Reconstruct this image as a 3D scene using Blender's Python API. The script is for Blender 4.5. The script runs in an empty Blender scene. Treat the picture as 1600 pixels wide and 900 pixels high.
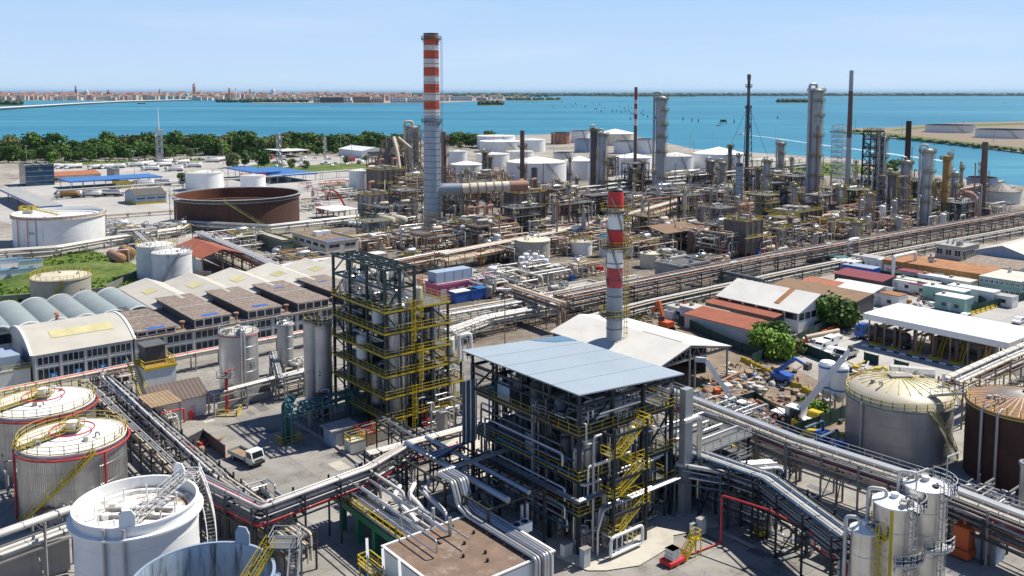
import bpy, math, random
from mathutils import Vector, Matrix
S = bpy.context.scene
R_ = random.Random(11)
rad = math.radians
# ------------------------------------------------------------------ camera, sky, sun, exposure
F, CX, CY, HZ, H = 1400.0, 800.0, 276.0, 143.5, 55.0
P = math.atan((CY - HZ) / F)
cam = bpy.data.cameras.new('camera'); camo = bpy.data.objects.new('camera', cam)
S.collection.objects.link(camo); S.camera = camo
camo.location = (0, 0, H); camo.rotation_euler = (math.pi / 2 - P, 0, 0)
cam.sensor_width = 36; cam.lens = 36 * F / 1600; cam.shift_y = -(450 - CY) / 1600
cam.clip_start = 1; cam.clip_end = 300000
SUN_AZ, SUN_EL = 61.0, 55.5
W = bpy.data.worlds.new('World'); S.world = W; W.use_nodes = True
nt = W.node_tree; bg = nt.nodes['Background']
sky = nt.nodes.new('ShaderNodeTexSky'); sky.sky_type = 'NISHITA'; sky.sun_disc = False
sky.sun_elevation = rad(SUN_EL); sky.sun_rotation = rad(SUN_AZ)
sky.altitude = 50; sky.air_density = 0.6; sky.dust_density = 0.0; sky.ozone_density = 8
wc = nt.nodes.new('ShaderNodeTexCoord'); sx = nt.nodes.new('ShaderNodeSeparateXYZ'); nt.links.new(wc.outputs['Generated'], sx.inputs[0])
wr = nt.nodes.new('ShaderNodeValToRGB'); nt.links.new(sx.outputs[2], wr.inputs[0])
wr.color_ramp.elements[0].color = (.60, .77, .97, 1); wr.color_ramp.elements[1].color = (.035, .09, .27, 1); wr.color_ramp.elements[1].position = .75
we = wr.color_ramp.elements.new(.12); we.color = (.46, .675, .985, 1)
we = wr.color_ramp.elements.new(.22); we.color = (.30, .50, .86, 1)
we = wr.color_ramp.elements.new(.36); we.color = (.10, .21, .50, 1)
ws = nt.nodes.new('ShaderNodeVectorMath'); ws.operation = 'SCALE'; ws.inputs['Scale'].default_value = 9.4; nt.links.new(wr.outputs[0], ws.inputs[0])
wm = nt.nodes.new('ShaderNodeMix'); wm.data_type = 'RGBA'; wm.inputs[0].default_value = .88; nt.links.new(sky.outputs[0], wm.inputs[6]); nt.links.new(ws.outputs[0], wm.inputs[7])
wp = nt.nodes.new('ShaderNodeMapping'); wp.inputs['Scale'].default_value = (1.6, 1.6, 14); nt.links.new(wc.outputs['Generated'], wp.inputs[0])
wn = nt.nodes.new('ShaderNodeTexNoise'); wn.inputs['Scale'].default_value = 2.2; wn.inputs['Detail'].default_value = 6; nt.links.new(wp.outputs[0], wn.inputs['Vector'])
wq = nt.nodes.new('ShaderNodeMapRange'); wq.inputs[1].default_value = .5; wq.inputs[2].default_value = .8; wq.inputs[4].default_value = .32; nt.links.new(wn.outputs[0], wq.inputs[0])
wx = nt.nodes.new('ShaderNodeMix'); wx.data_type = 'RGBA'; wx.inputs[7].default_value = (7.4, 8.3, 9.6, 1); nt.links.new(wq.outputs[0], wx.inputs[0]); nt.links.new(wm.outputs[2], wx.inputs[6])
nt.links.new(wx.outputs[2], bg.inputs[0]); bg.inputs[1].default_value = 0.082
sl = bpy.data.lights.new('sun', 'SUN'); sl.energy = 4.8; sl.angle = rad(0.5); sl.color = (1, 0.945, 0.85)
so = bpy.data.objects.new('sun', sl); S.collection.objects.link(so)
so.rotation_euler = (rad(90 - SUN_EL), 0, rad(180 - SUN_AZ) )
sdir = Vector((math.sin(rad(SUN_AZ)) * math.cos(rad(SUN_EL)), math.cos(rad(SUN_AZ)) * math.cos(rad(SUN_EL)), math.sin(rad(SUN_EL))))
so.rotation_euler = sdir.to_track_quat('Z', 'Y').to_euler()
S.view_settings.view_transform = 'Standard'; S.view_settings.look = 'None'
S.view_settings.exposure = 0.42; S.view_settings.gamma = 1; S.view_settings.use_curve_mapping = False
S.render.engine = 'CYCLES'; S.cycles.max_bounces = 5; S.cycles.diffuse_bounces = 2; S.cycles.glossy_bounces = 3
S.cycles.transmission_bounces = 2; S.cycles.volume_bounces = 0; S.cycles.caustics_reflective = False; S.cycles.caustics_refractive = False
# ------------------------------------------------------------------ picture <-> place
cP, sP = math.cos(P), math.sin(P)
def G(px, py, z=0.0):
 a, b = (px - CX) / F, (CY - py) / F
 dy, dz = cP + b * sP, b * cP - sP
 t = (z - H) / dz
 return a * t, dy * t
def V(px, py, z=0.0):
 x, y = G(px, py, z); return Vector((x, y, z))
def ZAT(y, py):
 k = (CY - py) / F
 return H + y * (k * cP - sP) / (cP + k * sP)
def M_PX(y, z=0): return (y * cP - (z - H) * sP) / F      # metres per picture pixel at that distance
GA = rad(38.9)
U = Vector((math.cos(GA), math.sin(GA), 0)); VV = Vector((-math.sin(GA), math.cos(GA), 0))
def rect(n, r, l, z=0.0):
 """near corner, right corner, left corner (pixels on height z) -> origin, length along U, length along V"""
 N, R, L = V(*n, z), V(*r, z), V(*l, z)
 return Vector((N.x, N.y, 0)), (R - N).dot(U), (L - N).dot(VV)
# ------------------------------------------------------------------ materials
MATS = {}
def mat(name, col, rough=.6, metal=0., var=.14, scale=.35, streak=0., dirt=(.16, .09, .05), thr=.56, corr=None, rnd=.10, sxy=.9, sz=.05, bump=0.):
 m = bpy.data.materials.new(name); m.use_nodes = True; MATS[name] = m
 t = m.node_tree; N = t.nodes; L = t.links; b = N['Principled BSDF']
 b.inputs['Roughness'].default_value = rough; b.inputs['Metallic'].default_value = metal
 tc = N.new('ShaderNodeTexCoord'); oi = N.new('ShaderNodeObjectInfo')
 n1 = N.new('ShaderNodeTexNoise'); n1.inputs['Scale'].default_value = scale; n1.inputs['Detail'].default_value = 6; n1.inputs['Roughness'].default_value = .65
 L.new(tc.outputs['Object'], n1.inputs['Vector'])
 mr = N.new('ShaderNodeMapRange'); mr.inputs[1].default_value = .3; mr.inputs[2].default_value = .7
 mr.inputs[3].default_value = 1 - var; mr.inputs[4].default_value = 1 + var
 L.new(n1.outputs[0], mr.inputs[0])
 rr = N.new('ShaderNodeMapRange'); rr.inputs[3].default_value = 1 - rnd; rr.inputs[4].default_value = 1 + rnd
 L.new(oi.outputs['Random'], rr.inputs[0])
 mu = N.new('ShaderNodeMath'); mu.operation = 'MULTIPLY'; L.new(mr.outputs[0], mu.inputs[0]); L.new(rr.outputs[0], mu.inputs[1])
 vm = N.new('ShaderNodeVectorMath'); vm.operation = 'SCALE'; vm.inputs[0].default_value = col; L.new(mu.outputs[0], vm.inputs['Scale'])
 out = vm.outputs[0]
 if streak > 0:
  mp = N.new('ShaderNodeMapping'); mp.inputs['Scale'].default_value = (sxy, sxy, sz); L.new(tc.outputs['Object'], mp.inputs[0])
  n2 = N.new('ShaderNodeTexNoise'); n2.inputs['Scale'].default_value = 1.; n2.inputs['Detail'].default_value = 7; n2.inputs['Roughness'].default_value = .7
  L.new(mp.outputs[0], n2.inputs['Vector'])
  m2 = N.new('ShaderNodeMapRange'); m2.inputs[1].default_value = thr; m2.inputs[2].default_value = thr + .16; m2.inputs[4].default_value = streak
  L.new(n2.outputs[0], m2.inputs[0])
  mx = N.new('ShaderNodeMix'); mx.data_type = 'RGBA'; L.new(m2.outputs[0], mx.inputs[0]); L.new(out, mx.inputs[6]); mx.inputs[7].default_value = (*dirt, 1)
  out = mx.outputs[2]
 L.new(out, b.inputs['Base Color'])
 if corr:
  ax, per, st = corr
  wv = N.new('ShaderNodeTexWave'); wv.bands_direction = ax; wv.inputs['Scale'].default_value = 6.2832 / 20 / per * 1.0
  L.new(tc.outputs['Object'], wv.inputs['Vector'])
  bp = N.new('ShaderNodeBump'); bp.inputs['Strength'].default_value = st; bp.inputs['Distance'].default_value = .1
  L.new(wv.outputs[1 if False else 0], bp.inputs['Height']); L.new(bp.outputs[0], b.inputs['Normal'])
 elif bump:
  bp = N.new('ShaderNodeBump'); bp.inputs['Strength'].default_value = bump; bp.inputs['Distance'].default_value = .2
  n3 = N.new('ShaderNodeTexNoise'); n3.inputs['Scale'].default_value = 1.3; n3.inputs['Detail'].default_value = 5
  L.new(tc.outputs['Object'], n3.inputs['Vector']); L.new(n3.outputs[0], bp.inputs['Height']); L.new(bp.outputs[0], b.inputs['Normal'])
 return m
RUST = (.20, .075, .03)
mat('white', (.78, .78, .75), .45, streak=.55, dirt=(.42, .36, .28), thr=.57, var=.08, sxy=.5, sz=.06)
mat('white_clean', (.85, .85, .83), .5, var=.06, streak=.4, dirt=(.5, .46, .39), thr=.58, sxy=.4, sz=.08)
mat('white_rust', (.72, .72, .70), .5, streak=.8, dirt=RUST, thr=.6, sxy=.5, sz=.1)
mat('cream', (.62, .56, .42), .6, streak=.4, dirt=(.3, .2, .1))
mat('cream_pipe', (.68, .60, .47), .5, streak=.6, dirt=(.33, .16, .07), thr=.55, sxy=.4, sz=.4)
mat('pipe_white', (.56, .545, .51), .45, streak=.35, dirt=(.36, .28, .2), sz=.5)
mat('pipe_grey', (.42, .42, .41), .45, .3, streak=.4, dirt=(.2, .15, .1), sz=.5)
mat('pipe_dark', (.12, .12, .125), .55, streak=.3, dirt=(.1, .06, .04), sz=.5)
mat('pipe_rust', (.36, .19, .12), .75, streak=.5, dirt=(.16, .07, .04), sz=.5)
mat('pipe_tan', (.58, .48, .36), .65, streak=.5, dirt=(.24, .14, .08), sz=.5)
mat('roof_stained', (.74, .73, .70), .55, var=.08, scale=.4, streak=.9, dirt=(.26, .13, .05), thr=.5, sxy=.55, sz=.55)
mat('pipe_red', (.50, .035, .04), .5, var=.2)
mat('pipe_pink', (.62, .16, .18), .5, var=.2)
mat('pipe_blue', (.07, .17, .33), .45, var=.2)
mat('pipe_teal', (.02, .11, .12), .5, var=.25)
mat('steel', (.52, .53, .54), .38, .75, var=.18, streak=.35, dirt=(.22, .2, .18), scale=.25)
mat('steel_bright', (.66, .65, .62), .34, .8, var=.2, streak=.4, dirt=(.38, .34, .27), thr=.5, scale=.3)
mat('steel_corr', (.60, .59, .57), .36, .8, var=.2, streak=.5, dirt=(.36, .34, .31), thr=.5, sxy=2.5, sz=.04)
mat('steel_old', (.34, .33, .31), .6, .3, var=.25, streak=.6, dirt=(.15, .09, .06))
mat('tower_grey', (.40, .42, .44), .5, .25, var=.12, streak=.4, dirt=(.2, .16, .12))
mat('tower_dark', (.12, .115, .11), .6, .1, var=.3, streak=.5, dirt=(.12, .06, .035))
mat('tower_brown', (.16, .10, .075), .7, .1, var=.3, streak=.5, dirt=(.09, .05, .03))
mat('frame_navy', (.016, .024, .034), .5, var=.25)
mat('frame_green', (.018, .034, .032), .5, var=.25)
mat('frame_grey', (.28, .275, .26), .6, var=.2, streak=.5, dirt=(.15, .08, .05))
mat('frame_rust', (.25, .16, .105), .75, var=.3)
mat('frame_black', (.035, .033, .032), .6, var=.3)
mat('frame_blue', (.045, .095, .16), .5, var=.2)
mat('galv', (.44, .46, .47), .45, .5, var=.15)
mat('yellow', (.56, .41, .015), .5, var=.18, streak=.3, dirt=(.25, .15, .05), sz=.5)
mat('yellow_pale', (.58, .50, .16), .6, var=.15)
mat('grating', (.13, .13, .125), .7, var=.25)
mat('concrete', (.36, .34, .31), .85, var=.18, streak=.45, dirt=(.2, .17, .14), bump=.1)
mat('concrete_dark', (.20, .19, .175), .9, var=.25, streak=.5, dirt=(.09, .08, .07), bump=.1)
mat('black', (.02, .02, .022), .6)
mat('rubber', (.018, .018, .018), .85)
mat('glass_dark', (.018, .028, .038), .12, var=.3, rnd=.3)
mat('glass_blue', (.03, .07, .12), .08, .3, var=.5, scale=.15)
mat('rust_tank', (.085, .038, .025), .8, var=.35, scale=.12, streak=.7, dirt=(.05, .024, .018), thr=.47)
mat('rust_inside', (.17, .055, .026), .85, var=.35, scale=.15, streak=.5, dirt=(.08, .035, .022))
mat('rust_roof', (.34, .15, .055), .8, var=.35, scale=.4, streak=.6, dirt=(.16, .06, .03), sz=.9)
mat('rust_brown', (.055, .022, .014), .8, var=.3, streak=.4, dirt=(.03, .014, .01))
mat('red_paint', (.58, .03, .03), .5, var=.12, streak=.25, dirt=(.35, .03, .025))
mat('orange_red', (.52, .075, .03), .6, var=.2, streak=.55, dirt=(.36, .22, .13), thr=.58, sxy=.8, sz=.4)
mat('stack_white', (.60, .58, .54), .6, var=.15, streak=.5, dirt=(.32, .27, .2), sxy=.7, sz=.3)
mat('stack_grey', (.32, .375, .43), .45, .3, var=.12, streak=.35, dirt=(.28, .28, .27))
mat('roof_terracotta', (.36, .13, .065), .8, var=.3, scale=1.)
mat('roof_red', (.30, .085, .04), .7, var=.2, streak=.4, dirt=(.17, .06, .035), sz=.9, corr=('X', .5, .5))
mat('roof_brown', (.20, .15, .115), .75, var=.22, streak=.8, dirt=(.42, .38, .33), thr=.5, sxy=1.3, sz=.9)
mat('roof_tar', (.20, .135, .095), .85, var=.25, scale=.6, streak=.75, dirt=(.40, .35, .30), thr=.55, sxy=.35, sz=.9)
mat('roof_white', (.66, .64, .585), .7, var=.1, scale=.15, streak=.35, dirt=(.4, .36, .29), sxy=.2, sz=.9)
mat('roof_cream', (.52, .49, .42), .7, var=.1, scale=.2, streak=.4, dirt=(.36, .32, .25), sxy=.2, sz=.9)
mat('roof_grey', (.36, .36, .34), .75, var=.15, scale=.3, streak=.5, dirt=(.22, .2, .17), sxy=.3, sz=.9)
mat('roof_vault', (.25, .29, .285), .6, var=.1, streak=.2, dirt=(.13, .17, .18))
mat('roof_blue', (.44, .51, .55), .45, .2, var=.06, scale=.12, streak=.25, dirt=(.33, .40, .45), sxy=.2, sz=.9)
mat('roof_bluebright', (.05, .17, .42), .5, var=.12)
mat('roof_slate', (.10, .09, .08), .8, var=.3, scale=1.)
mat('wall_grey', (.56, .56, .52), .75, var=.1, streak=.4, dirt=(.26, .24, .2))
mat('wall_white', (.74, .74, .71), .7, var=.08, streak=.35, dirt=(.42, .38, .32))
mat('wall_cream', (.60, .55, .44), .75, var=.1, streak=.4, dirt=(.3, .25, .18))
mat('wall_blue', (.30, .38, .48), .6, var=.1, streak=.3, dirt=(.2, .22, .26))
mat('wall_pink', (.62, .12, .23), .65, var=.15, streak=.4, dirt=(.55, .3, .32))
mat('wall_ochre', (.38, .20, .055), .75, var=.3, scale=.3, streak=.75, dirt=(.42, .34, .2), thr=.5)
mat('wall_mint', (.26, .44, .39), .7, var=.15, streak=.4, dirt=(.3, .25, .18))
mat('wall_teal', (.03, .18, .18), .6, var=.1)
mat('wall_dark', (.07, .07, .075), .7, var=.2)
mat('green_beam', (.03, .20, .11), .55, var=.15)
mat('green_net', (.012, .05, .042), .85, var=.2)
mat('orange', (.62, .12, .03), .5, var=.15)
mat('red_machine', (.42, .03, .025), .5, var=.15)
mat('blue_paint', (.03, .12, .45), .4, var=.12)
mat('blue_plastic', (.04, .11, .24), .5, var=.15)
mat('sign_blue', (.02, .20, .55), .5, var=.05)
mat('earth', (.22, .17, .12), .95, var=.3, scale=.4, bump=.5)
mat('timber', (.30, .21, .13), .85, var=.25)
mat('bag_white', (.50, .49, .46), .8, var=.1, bump=.6)
mat('bark', (.09, .065, .045), .9, var=.25)
mat('skin', (.45, .28, .2), .6); mat('hivis', (.55, .62, .04), .7); mat('trousers', (.04, .05, .09), .8)
# ------------------------------------------------------------------ mesh builder
class MB:
 def __init__(s, m='steel'):
  s.v = []; s.f = []; s.mi = []; s.sm = []; s.mats = []; s.m = m; s.subs = {}
 def sub(s, name, m=None):
  if name not in s.subs: s.subs[name] = MB(m or s.m)
  return s.subs[name]
 def _mi(s, m):
  m = m or s.m
  if m not in s.mats: s.mats.append(m)
  return s.mats.index(m)
 def add(s, vs, fs, m=None, smooth=False):
  o = len(s.v); i = s._mi(m); s.v.extend([tuple(p) for p in vs])
  for f in fs:
   s.f.append(tuple(o + k for k in f)); s.mi.append(i); s.sm.append(smooth)
  return s
 def box(s, x0, y0, z0, x1, y1, z1, m=None):
  return s.add([(x0, y0, z0), (x1, y0, z0), (x1, y1, z0), (x0, y1, z0), (x0, y0, z1), (x1, y0, z1), (x1, y1, z1), (x0, y1, z1)],
                     [(3, 2, 1, 0), (4, 5, 6, 7), (0, 1, 5, 4), (1, 2, 6, 5), (2, 3, 7, 6), (3, 0, 4, 7)], m)
 def cbox(s, c, d, m=None, rz=0.):
  a, b, h = d[0] / 2, d[1] / 2, d[2]
  cc, ss = math.cos(rz), math.sin(rz)
  vs = []
  for z in (0, h):
   for x, y in ((-a, -b), (a, -b), (a, b), (-a, b)):
    vs.append((c[0] + x * cc - y * ss, c[1] + x * ss + y * cc, c[2] + z))
  return s.add(vs, [(3, 2, 1, 0), (4, 5, 6, 7), (0, 1, 5, 4), (1, 2, 6, 5), (2, 3, 7, 6), (3, 0, 4, 7)], m)
 def bar(s, p, q, w=.2, h=None, m=None):
  p, q = Vector(p), Vector(q); h = h or w; d = q - p
  if d.length < 1e-5: return s
  d.normalize(); up = Vector((0, 0, 1)) if abs(d.z) < .95 else Vector((1, 0, 0))
  a = d.cross(up).normalized() * (w / 2); b = a.cross(d).normalized() * (h / 2)
  vs = [p - a - b, p + a - b, p + a + b, p - a + b, q - a - b, q + a - b, q + a + b, q - a + b]
  return s.add(vs, [(0, 1, 2, 3), (7, 6, 5, 4), (4, 5, 1, 0), (5, 6, 2, 1), (6, 7, 3, 2), (7, 4, 0, 3)], m)
 def tube(s, pts, r, m=None, n=8, bend=None, cap=True, k=3):
  P_ = [Vector(p) for p in pts]; out = [P_[0]]
  bd = bend if bend is not None else 2.0 * r + .08
  for i in range(1, len(P_) - 1):
   a, c, b = P_[i - 1], P_[i], P_[i + 1]; da, db = a - c, b - c
   la, lb = da.length, db.length
   if la < 1e-5 or lb < 1e-5: continue
   t = min(bd, la * .48, lb * .48)
   p0, p1 = c + da * (t / la), c + db * (t / lb)
   for j in range(k + 1):
    w = j / k; out.append((p0.lerp(c, w)).lerp(c.lerp(p1, w), w))
  out.append(P_[-1])
  vs = []; fs = []; prev = None
  for i, p in enumerate(out):
   d = (out[min(i + 1, len(out) - 1)] - out[max(i - 1, 0)])
   if d.length < 1e-7: d = Vector((0, 0, 1))
   d.normalize()
   if prev is None:
    up = Vector((0, 0, 1)) if abs(d.z) < .9 else Vector((1, 0, 0)); a = d.cross(up).normalized()
   else:
    a = prev - d * prev.dot(d)
    a = a.normalized() if a.length > 1e-6 else d.orthogonal().normalized()
   prev = a; b = d.cross(a)
   for q in range(n):
    t = 2 * math.pi * q / n; vs.append(p + a * (r * math.cos(t)) + b * (r * math.sin(t)))
  for i in range(len(out) - 1):
   for q in range(n):
    q2 = (q + 1) % n; fs.append((i * n + q, i * n + q2, (i + 1) * n + q2, (i + 1) * n + q))
  s.add(vs, fs, m, True)
  if cap:
   s.add(vs[:n], [tuple(range(n - 1, -1, -1))], m); s.add(vs[-n:], [tuple(range(n))], m)
  return s
 def lathe(s, prof, n=24, c=(0, 0, 0), m=None, smooth=False, axis='z', a0=0., a1=2 * math.pi):
  full = abs(a1 - a0 - 2 * math.pi) < 1e-6; nn = n if full else n + 1
  def ring(r, z):
   o = []
   for i in range(nn):
    t = a0 + (a1 - a0) * i / n; x, y = r * math.cos(t), r * math.sin(t)
    if axis == 'z': o.append((c[0] + x, c[1] + y, c[2] + z))
    elif axis == 'x': o.append((c[0] + z, c[1] + x, c[2] + y))
    else: o.append((c[0] + y, c[1] + z, c[2] + x))
   return o
  if smooth:
   vs = []; fs = []
   for r, z in prof: vs += ring(r, z)
   for k in range(len(prof) - 1):
    for i in range(n):
     j = (i + 1) % nn; fs.append((k * nn + i, k * nn + j, (k + 1) * nn + j, (k + 1) * nn + i))
   s.add(vs, fs, m, True)
  else:
   for (r0, z0), (r1, z1) in zip(prof, prof[1:]):
    vs = ring(r0, z0) + ring(r1, z1)
    s.add(vs, [(i, (i + 1) % nn, nn + (i + 1) % nn, nn + i) for i in range(n)], m, True)
  return s
 def cyl(s, c, r, h, m=None, n=16, axis='z', top=True, r1=None):
  r1 = r if r1 is None else r1
  return s.lathe([(0.0001, 0), (r, 0), (r1, h)] + ([(0.0001, h)] if top else []), n, c, m, False, axis)
 def drum(s, c, r, l, m=None, n=14, axis='x'):           # vessel with round heads, centred on c
  e = .35 * r
  pr = [(.001, -l / 2 - e), (r * .6, -l / 2 - e * .8), (r * .9, -l / 2 - e * .4), (r, -l / 2), (r, l / 2), (r * .9, l / 2 + e * .4), (r * .6, l / 2 + e * .8), (.001, l / 2 + e)]
  return s.lathe(pr, n, c, m, True, axis)
 def prism(s, poly, h0, h1, m=None, axis='z'):
  n = len(poly)
  def pt(a, b, h): return (a, b, h) if axis == 'z' else ((h, a, b) if axis == 'x' else (a, h, b))
  vs = [pt(a, b, h0) for a, b in poly] + [pt(a, b, h1) for a, b in poly]
  return s.add(vs, [tuple(range(n - 1, -1, -1)), tuple(range(n, 2 * n))] + [(i, (i + 1) % n, n + (i + 1) % n, n + i) for i in range(n)], m)
 def rail(s, pts, h=1.1, step=1.6, t=.07, m='yellow', closed=False):
  P_ = [Vector(p) for p in pts]
  if closed: P_.append(P_[0])
  for a, b in zip(P_, P_[1:]):
   for hh, tt in ((h, t), (h * .52, t * .8), (.1, t * 1.5)):
    s.bar(a + Vector((0, 0, hh)), b + Vector((0, 0, hh)), t, tt, m)
   k = max(1, int((b - a).length / step))
   for i in range(k + 1):
    p = a.lerp(b, i / k); s.bar(p, p + Vector((0, 0, h)), t, t, m)
  return s
 def stair(s, p, q, w=.9, m='yellow', tm='grating', rails=True, step=.26):
  p, q = Vector(p), Vector(q); d = q - p; hz = Vector((d.x, d.y, 0)).normalized(); sd = Vector((-hz.y, hz.x, 0)) * (w / 2)
  for k in (-1, 1):
   s.bar(p + sd * k, q + sd * k, .07, .26, m)
   if rails:
    hr = s.sub('handrail', m)
    for hh in (1.0, .5): hr.bar(p + sd * k + Vector((0, 0, hh)), q + sd * k + Vector((0, 0, hh)), .07, .07, m)
    n = max(1, int(d.length / 1.6))
    for i in range(n + 1):
     c = p.lerp(q, i / n) + sd * k; hr.bar(c, c + Vector((0, 0, 1)), .06, .06, m)
  n = max(2, int(abs(d.z) / step))
  for i in range(n):
   c = p.lerp(q, (i + .5) / n); s.bar(c - sd, c + sd, .24, .05, tm)
  return s
 def ladder(s, p, h, face=(0, -1, 0), m='yellow', cage=True):
  p = Vector(p); f = Vector(face).normalized(); sd = Vector((-f.y, f.x, 0)) * .25
  for k in (-1, 1): s.bar(p + sd * k, p + sd * k + Vector((0, 0, h)), .06, .06, m)
  z = .3
  while z < h: s.bar(p - sd + Vector((0, 0, z)), p + sd + Vector((0, 0, z)), .04, .04, m); z += .45
  if cage and h > 3:
   z = 2.2
   while z < h + .8:
    pts = [p + Vector((0, 0, z)) + sd * 1.4 * math.cos(a) * (1) + f * (.1 + .65 * math.sin(a)) for a in (0, .8, 1.57, 2.34, math.pi)]
    for a, b in zip(pts, pts[1:]): s.bar(a, b, .05, .07, m)
    z += 1.1
   for a in (.5, 1.57, 2.6):
    o = sd * 1.4 * math.cos(a) + f * (.1 + .65 * math.sin(a)); s.bar(p + o + Vector((0, 0, 2.2)), p + o + Vector((0, 0, h + .6)), .05, .05, m)
  return s
 def xform(s, M):
  s.v = [tuple(M @ Vector(p)) for p in s.v]; [k.xform(M) for k in s.subs.values()]; return s
 def mesh(s, name):
  me = bpy.data.meshes.new(name); me.from_pydata(s.v, [], s.f)
  for m in s.mats: me.materials.append(MATS[m])
  me.polygons.foreach_set('material_index', s.mi); me.polygons.foreach_set('use_smooth', s.sm); me.update()
  return me
 def build(s, name, parent=None, loc=None, rz=0.):
  if not s.f: return None
  o = bpy.data.objects.new(name, s.mesh(name)); S.collection.objects.link(o)
  if parent is not None: o.parent = parent
  if loc is not None: o.location = loc
  if rz: o.rotation_euler = (0, 0, rz)
  for k, v in s.subs.items(): v.build(k, o)
  return o
def thing(name, label, cat, loc=(0, 0, 0), rz=0., group=None):
 o = bpy.data.objects.new(name, None); S.collection.objects.link(o)
 o.location = loc; o.rotation_euler = (0, 0, rz); o.empty_display_size = .5
 return tag(o, label, cat, group)
def tag(o, label, cat, group=None):
 o['label'] = label; o['category'] = cat; o['kind'] = 'thing'
 if group: o['group'] = group
 return o
def setting(o, kind='structure', label=None, cat=None):
 o['kind'] = kind
 if label: o['label'] = label
 if cat: o['category'] = cat
 return o
def dup(o, loc, rz=None, label=None, scale=None):
 r = o.copy(); S.collection.objects.link(r); r.location = loc
 if rz is not None: r.rotation_euler = (0, 0, rz)
 if label: r['label'] = label
 if scale: r.scale = (scale,) * 3 if not isinstance(scale, tuple) else scale
 for ch in list(o.children):
  c = ch.copy(); S.collection.objects.link(c); c.parent = r
  for g in list(ch.children):
   d = g.copy(); S.collection.objects.link(d); d.parent = c
 return r
def text_faces(txt, size):
 cu = bpy.data.curves.new('lettering', 'FONT'); cu.body = txt; cu.size = size; cu.align_x = 'CENTER'; cu.resolution_u = 2
 o = bpy.data.objects.new('lettering', cu); S.collection.objects.link(o)
 bpy.context.view_layer.update()
 me = o.to_mesh(); vs = [tuple(v.co) for v in me.vertices]; fs = [tuple(p.vertices) for p in me.polygons]
 o.to_mesh_clear(); bpy.data.objects.remove(o); bpy.data.curves.remove(cu)
 return vs, fs
def text_flat(mb, txt, size, org, right, up, m):
 vs, fs = text_faces(txt, size); o, r, u = Vector(org), Vector(right), Vector(up)
 mb.add([o + r * x + u * y for x, y, z in vs], fs, m)
def text_round(mb, txt, size, Rr, ang, z, m):               # lettering wrapped on a shell, read from outside
 vs, fs = text_faces(txt, size)
 mb.add([((Rr + .025) * math.cos(ang + x / Rr), (Rr + .025) * math.sin(ang + x / Rr), z + y) for x, y, zz in vs], fs, m)
# ------------------------------------------------------------------ special materials: ground, water, leaves, grass
def noisemix(name, stops, rough=.9, scales=(.02, .15, 1.2), spec=.3, bump=.3, stretch=(1, 1, 1), bscale=1.2, joints=None):
 m = bpy.data.materials.new(name); m.use_nodes = True; MATS[name] = m
 t = m.node_tree; N = t.nodes; L = t.links; b = N['Principled BSDF']
 b.inputs['Roughness'].default_value = rough; b.inputs['Specular IOR Level'].default_value = spec
 tc = N.new('ShaderNodeTexCoord'); mp = N.new('ShaderNodeMapping'); mp.inputs['Scale'].default_value = stretch
 L.new(tc.outputs['Object'], mp.inputs[0]); acc = None
 for sc, w in zip(scales, (.5, .32, .18)):
  n = N.new('ShaderNodeTexNoise'); n.inputs['Scale'].default_value = sc; n.inputs['Detail'].default_value = 5; n.inputs['Roughness'].default_value = .6
  L.new(mp.outputs[0], n.inputs['Vector'])
  mu = N.new('ShaderNodeMath'); mu.operation = 'MULTIPLY_ADD'; mu.inputs[1].default_value = w; L.new(n.outputs[0], mu.inputs[0])
  if acc: L.new(acc, mu.inputs[2])
  else: mu.inputs[2].default_value = 0
  acc = mu.outputs[0]
 cr = N.new('ShaderNodeValToRGB'); L.new(acc, cr.inputs[0]); e = cr.color_ramp.elements
 while len(e) < len(stops): e.new(.5)
 for k, (p, c) in enumerate(stops): e[k].position = p; e[k].color = (*c, 1)
 L.new(cr.outputs[0], b.inputs['Base Color'])
 if joints:
  m9 = N.new('ShaderNodeMapping'); m9.inputs['Rotation'].default_value = (0, 0, -GA); L.new(tc.outputs['Object'], m9.inputs[0])
  bk = N.new('ShaderNodeTexBrick'); bk.offset = 0; bk.inputs['Scale'].default_value = 1; bk.inputs['Brick Width'].default_value = joints[0]; bk.inputs['Row Height'].default_value = joints[1]; bk.inputs['Mortar Size'].default_value = .035
  bk.inputs['Color1'].default_value = (1, 1, 1, 1); bk.inputs['Color2'].default_value = (.86, .86, .87, 1); bk.inputs['Mortar'].default_value = (.45, .44, .42, 1); L.new(m9.outputs[0], bk.inputs[0])
  mm = N.new('ShaderNodeMix'); mm.data_type = 'RGBA'; mm.blend_type = 'MULTIPLY'; mm.inputs[0].default_value = 1; L.new(cr.outputs[0], mm.inputs[6]); L.new(bk.outputs[0], mm.inputs[7]); L.new(mm.outputs[2], b.inputs['Base Color'])
 bp = N.new('ShaderNodeBump'); bp.inputs['Strength'].default_value = bump; bp.inputs['Distance'].default_value = .3
 n3 = N.new('ShaderNodeTexNoise'); n3.inputs['Scale'].default_value = bscale; n3.inputs['Detail'].default_value = 4
 L.new(mp.outputs[0], n3.inputs['Vector']); L.new(n3.outputs[0], bp.inputs['Height']); L.new(bp.outputs[0], b.inputs['Normal'])
 return m
noisemix('ground', [(.36, (.10, .09, .075)), (.46, (.25, .225, .19)), (.55, (.36, .335, .29)), (.66, (.43, .405, .36))], bump=.25)
noisemix('paving', [(.38, (.13, .12, .105)), (.46, (.26, .245, .22)), (.56, (.33, .315, .285)), (.66, (.39, .37, .34))], scales=(.05, .35, 2.6), bump=.1, joints=(7, 5))
noisemix('plant_floor', [(.36, (.07, .055, .042)), (.46, (.15, .125, .10)), (.56, (.25, .215, .175)), (.66, (.38, .34, .285))], scales=(.05, .3, 2.), bump=.2)
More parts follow.
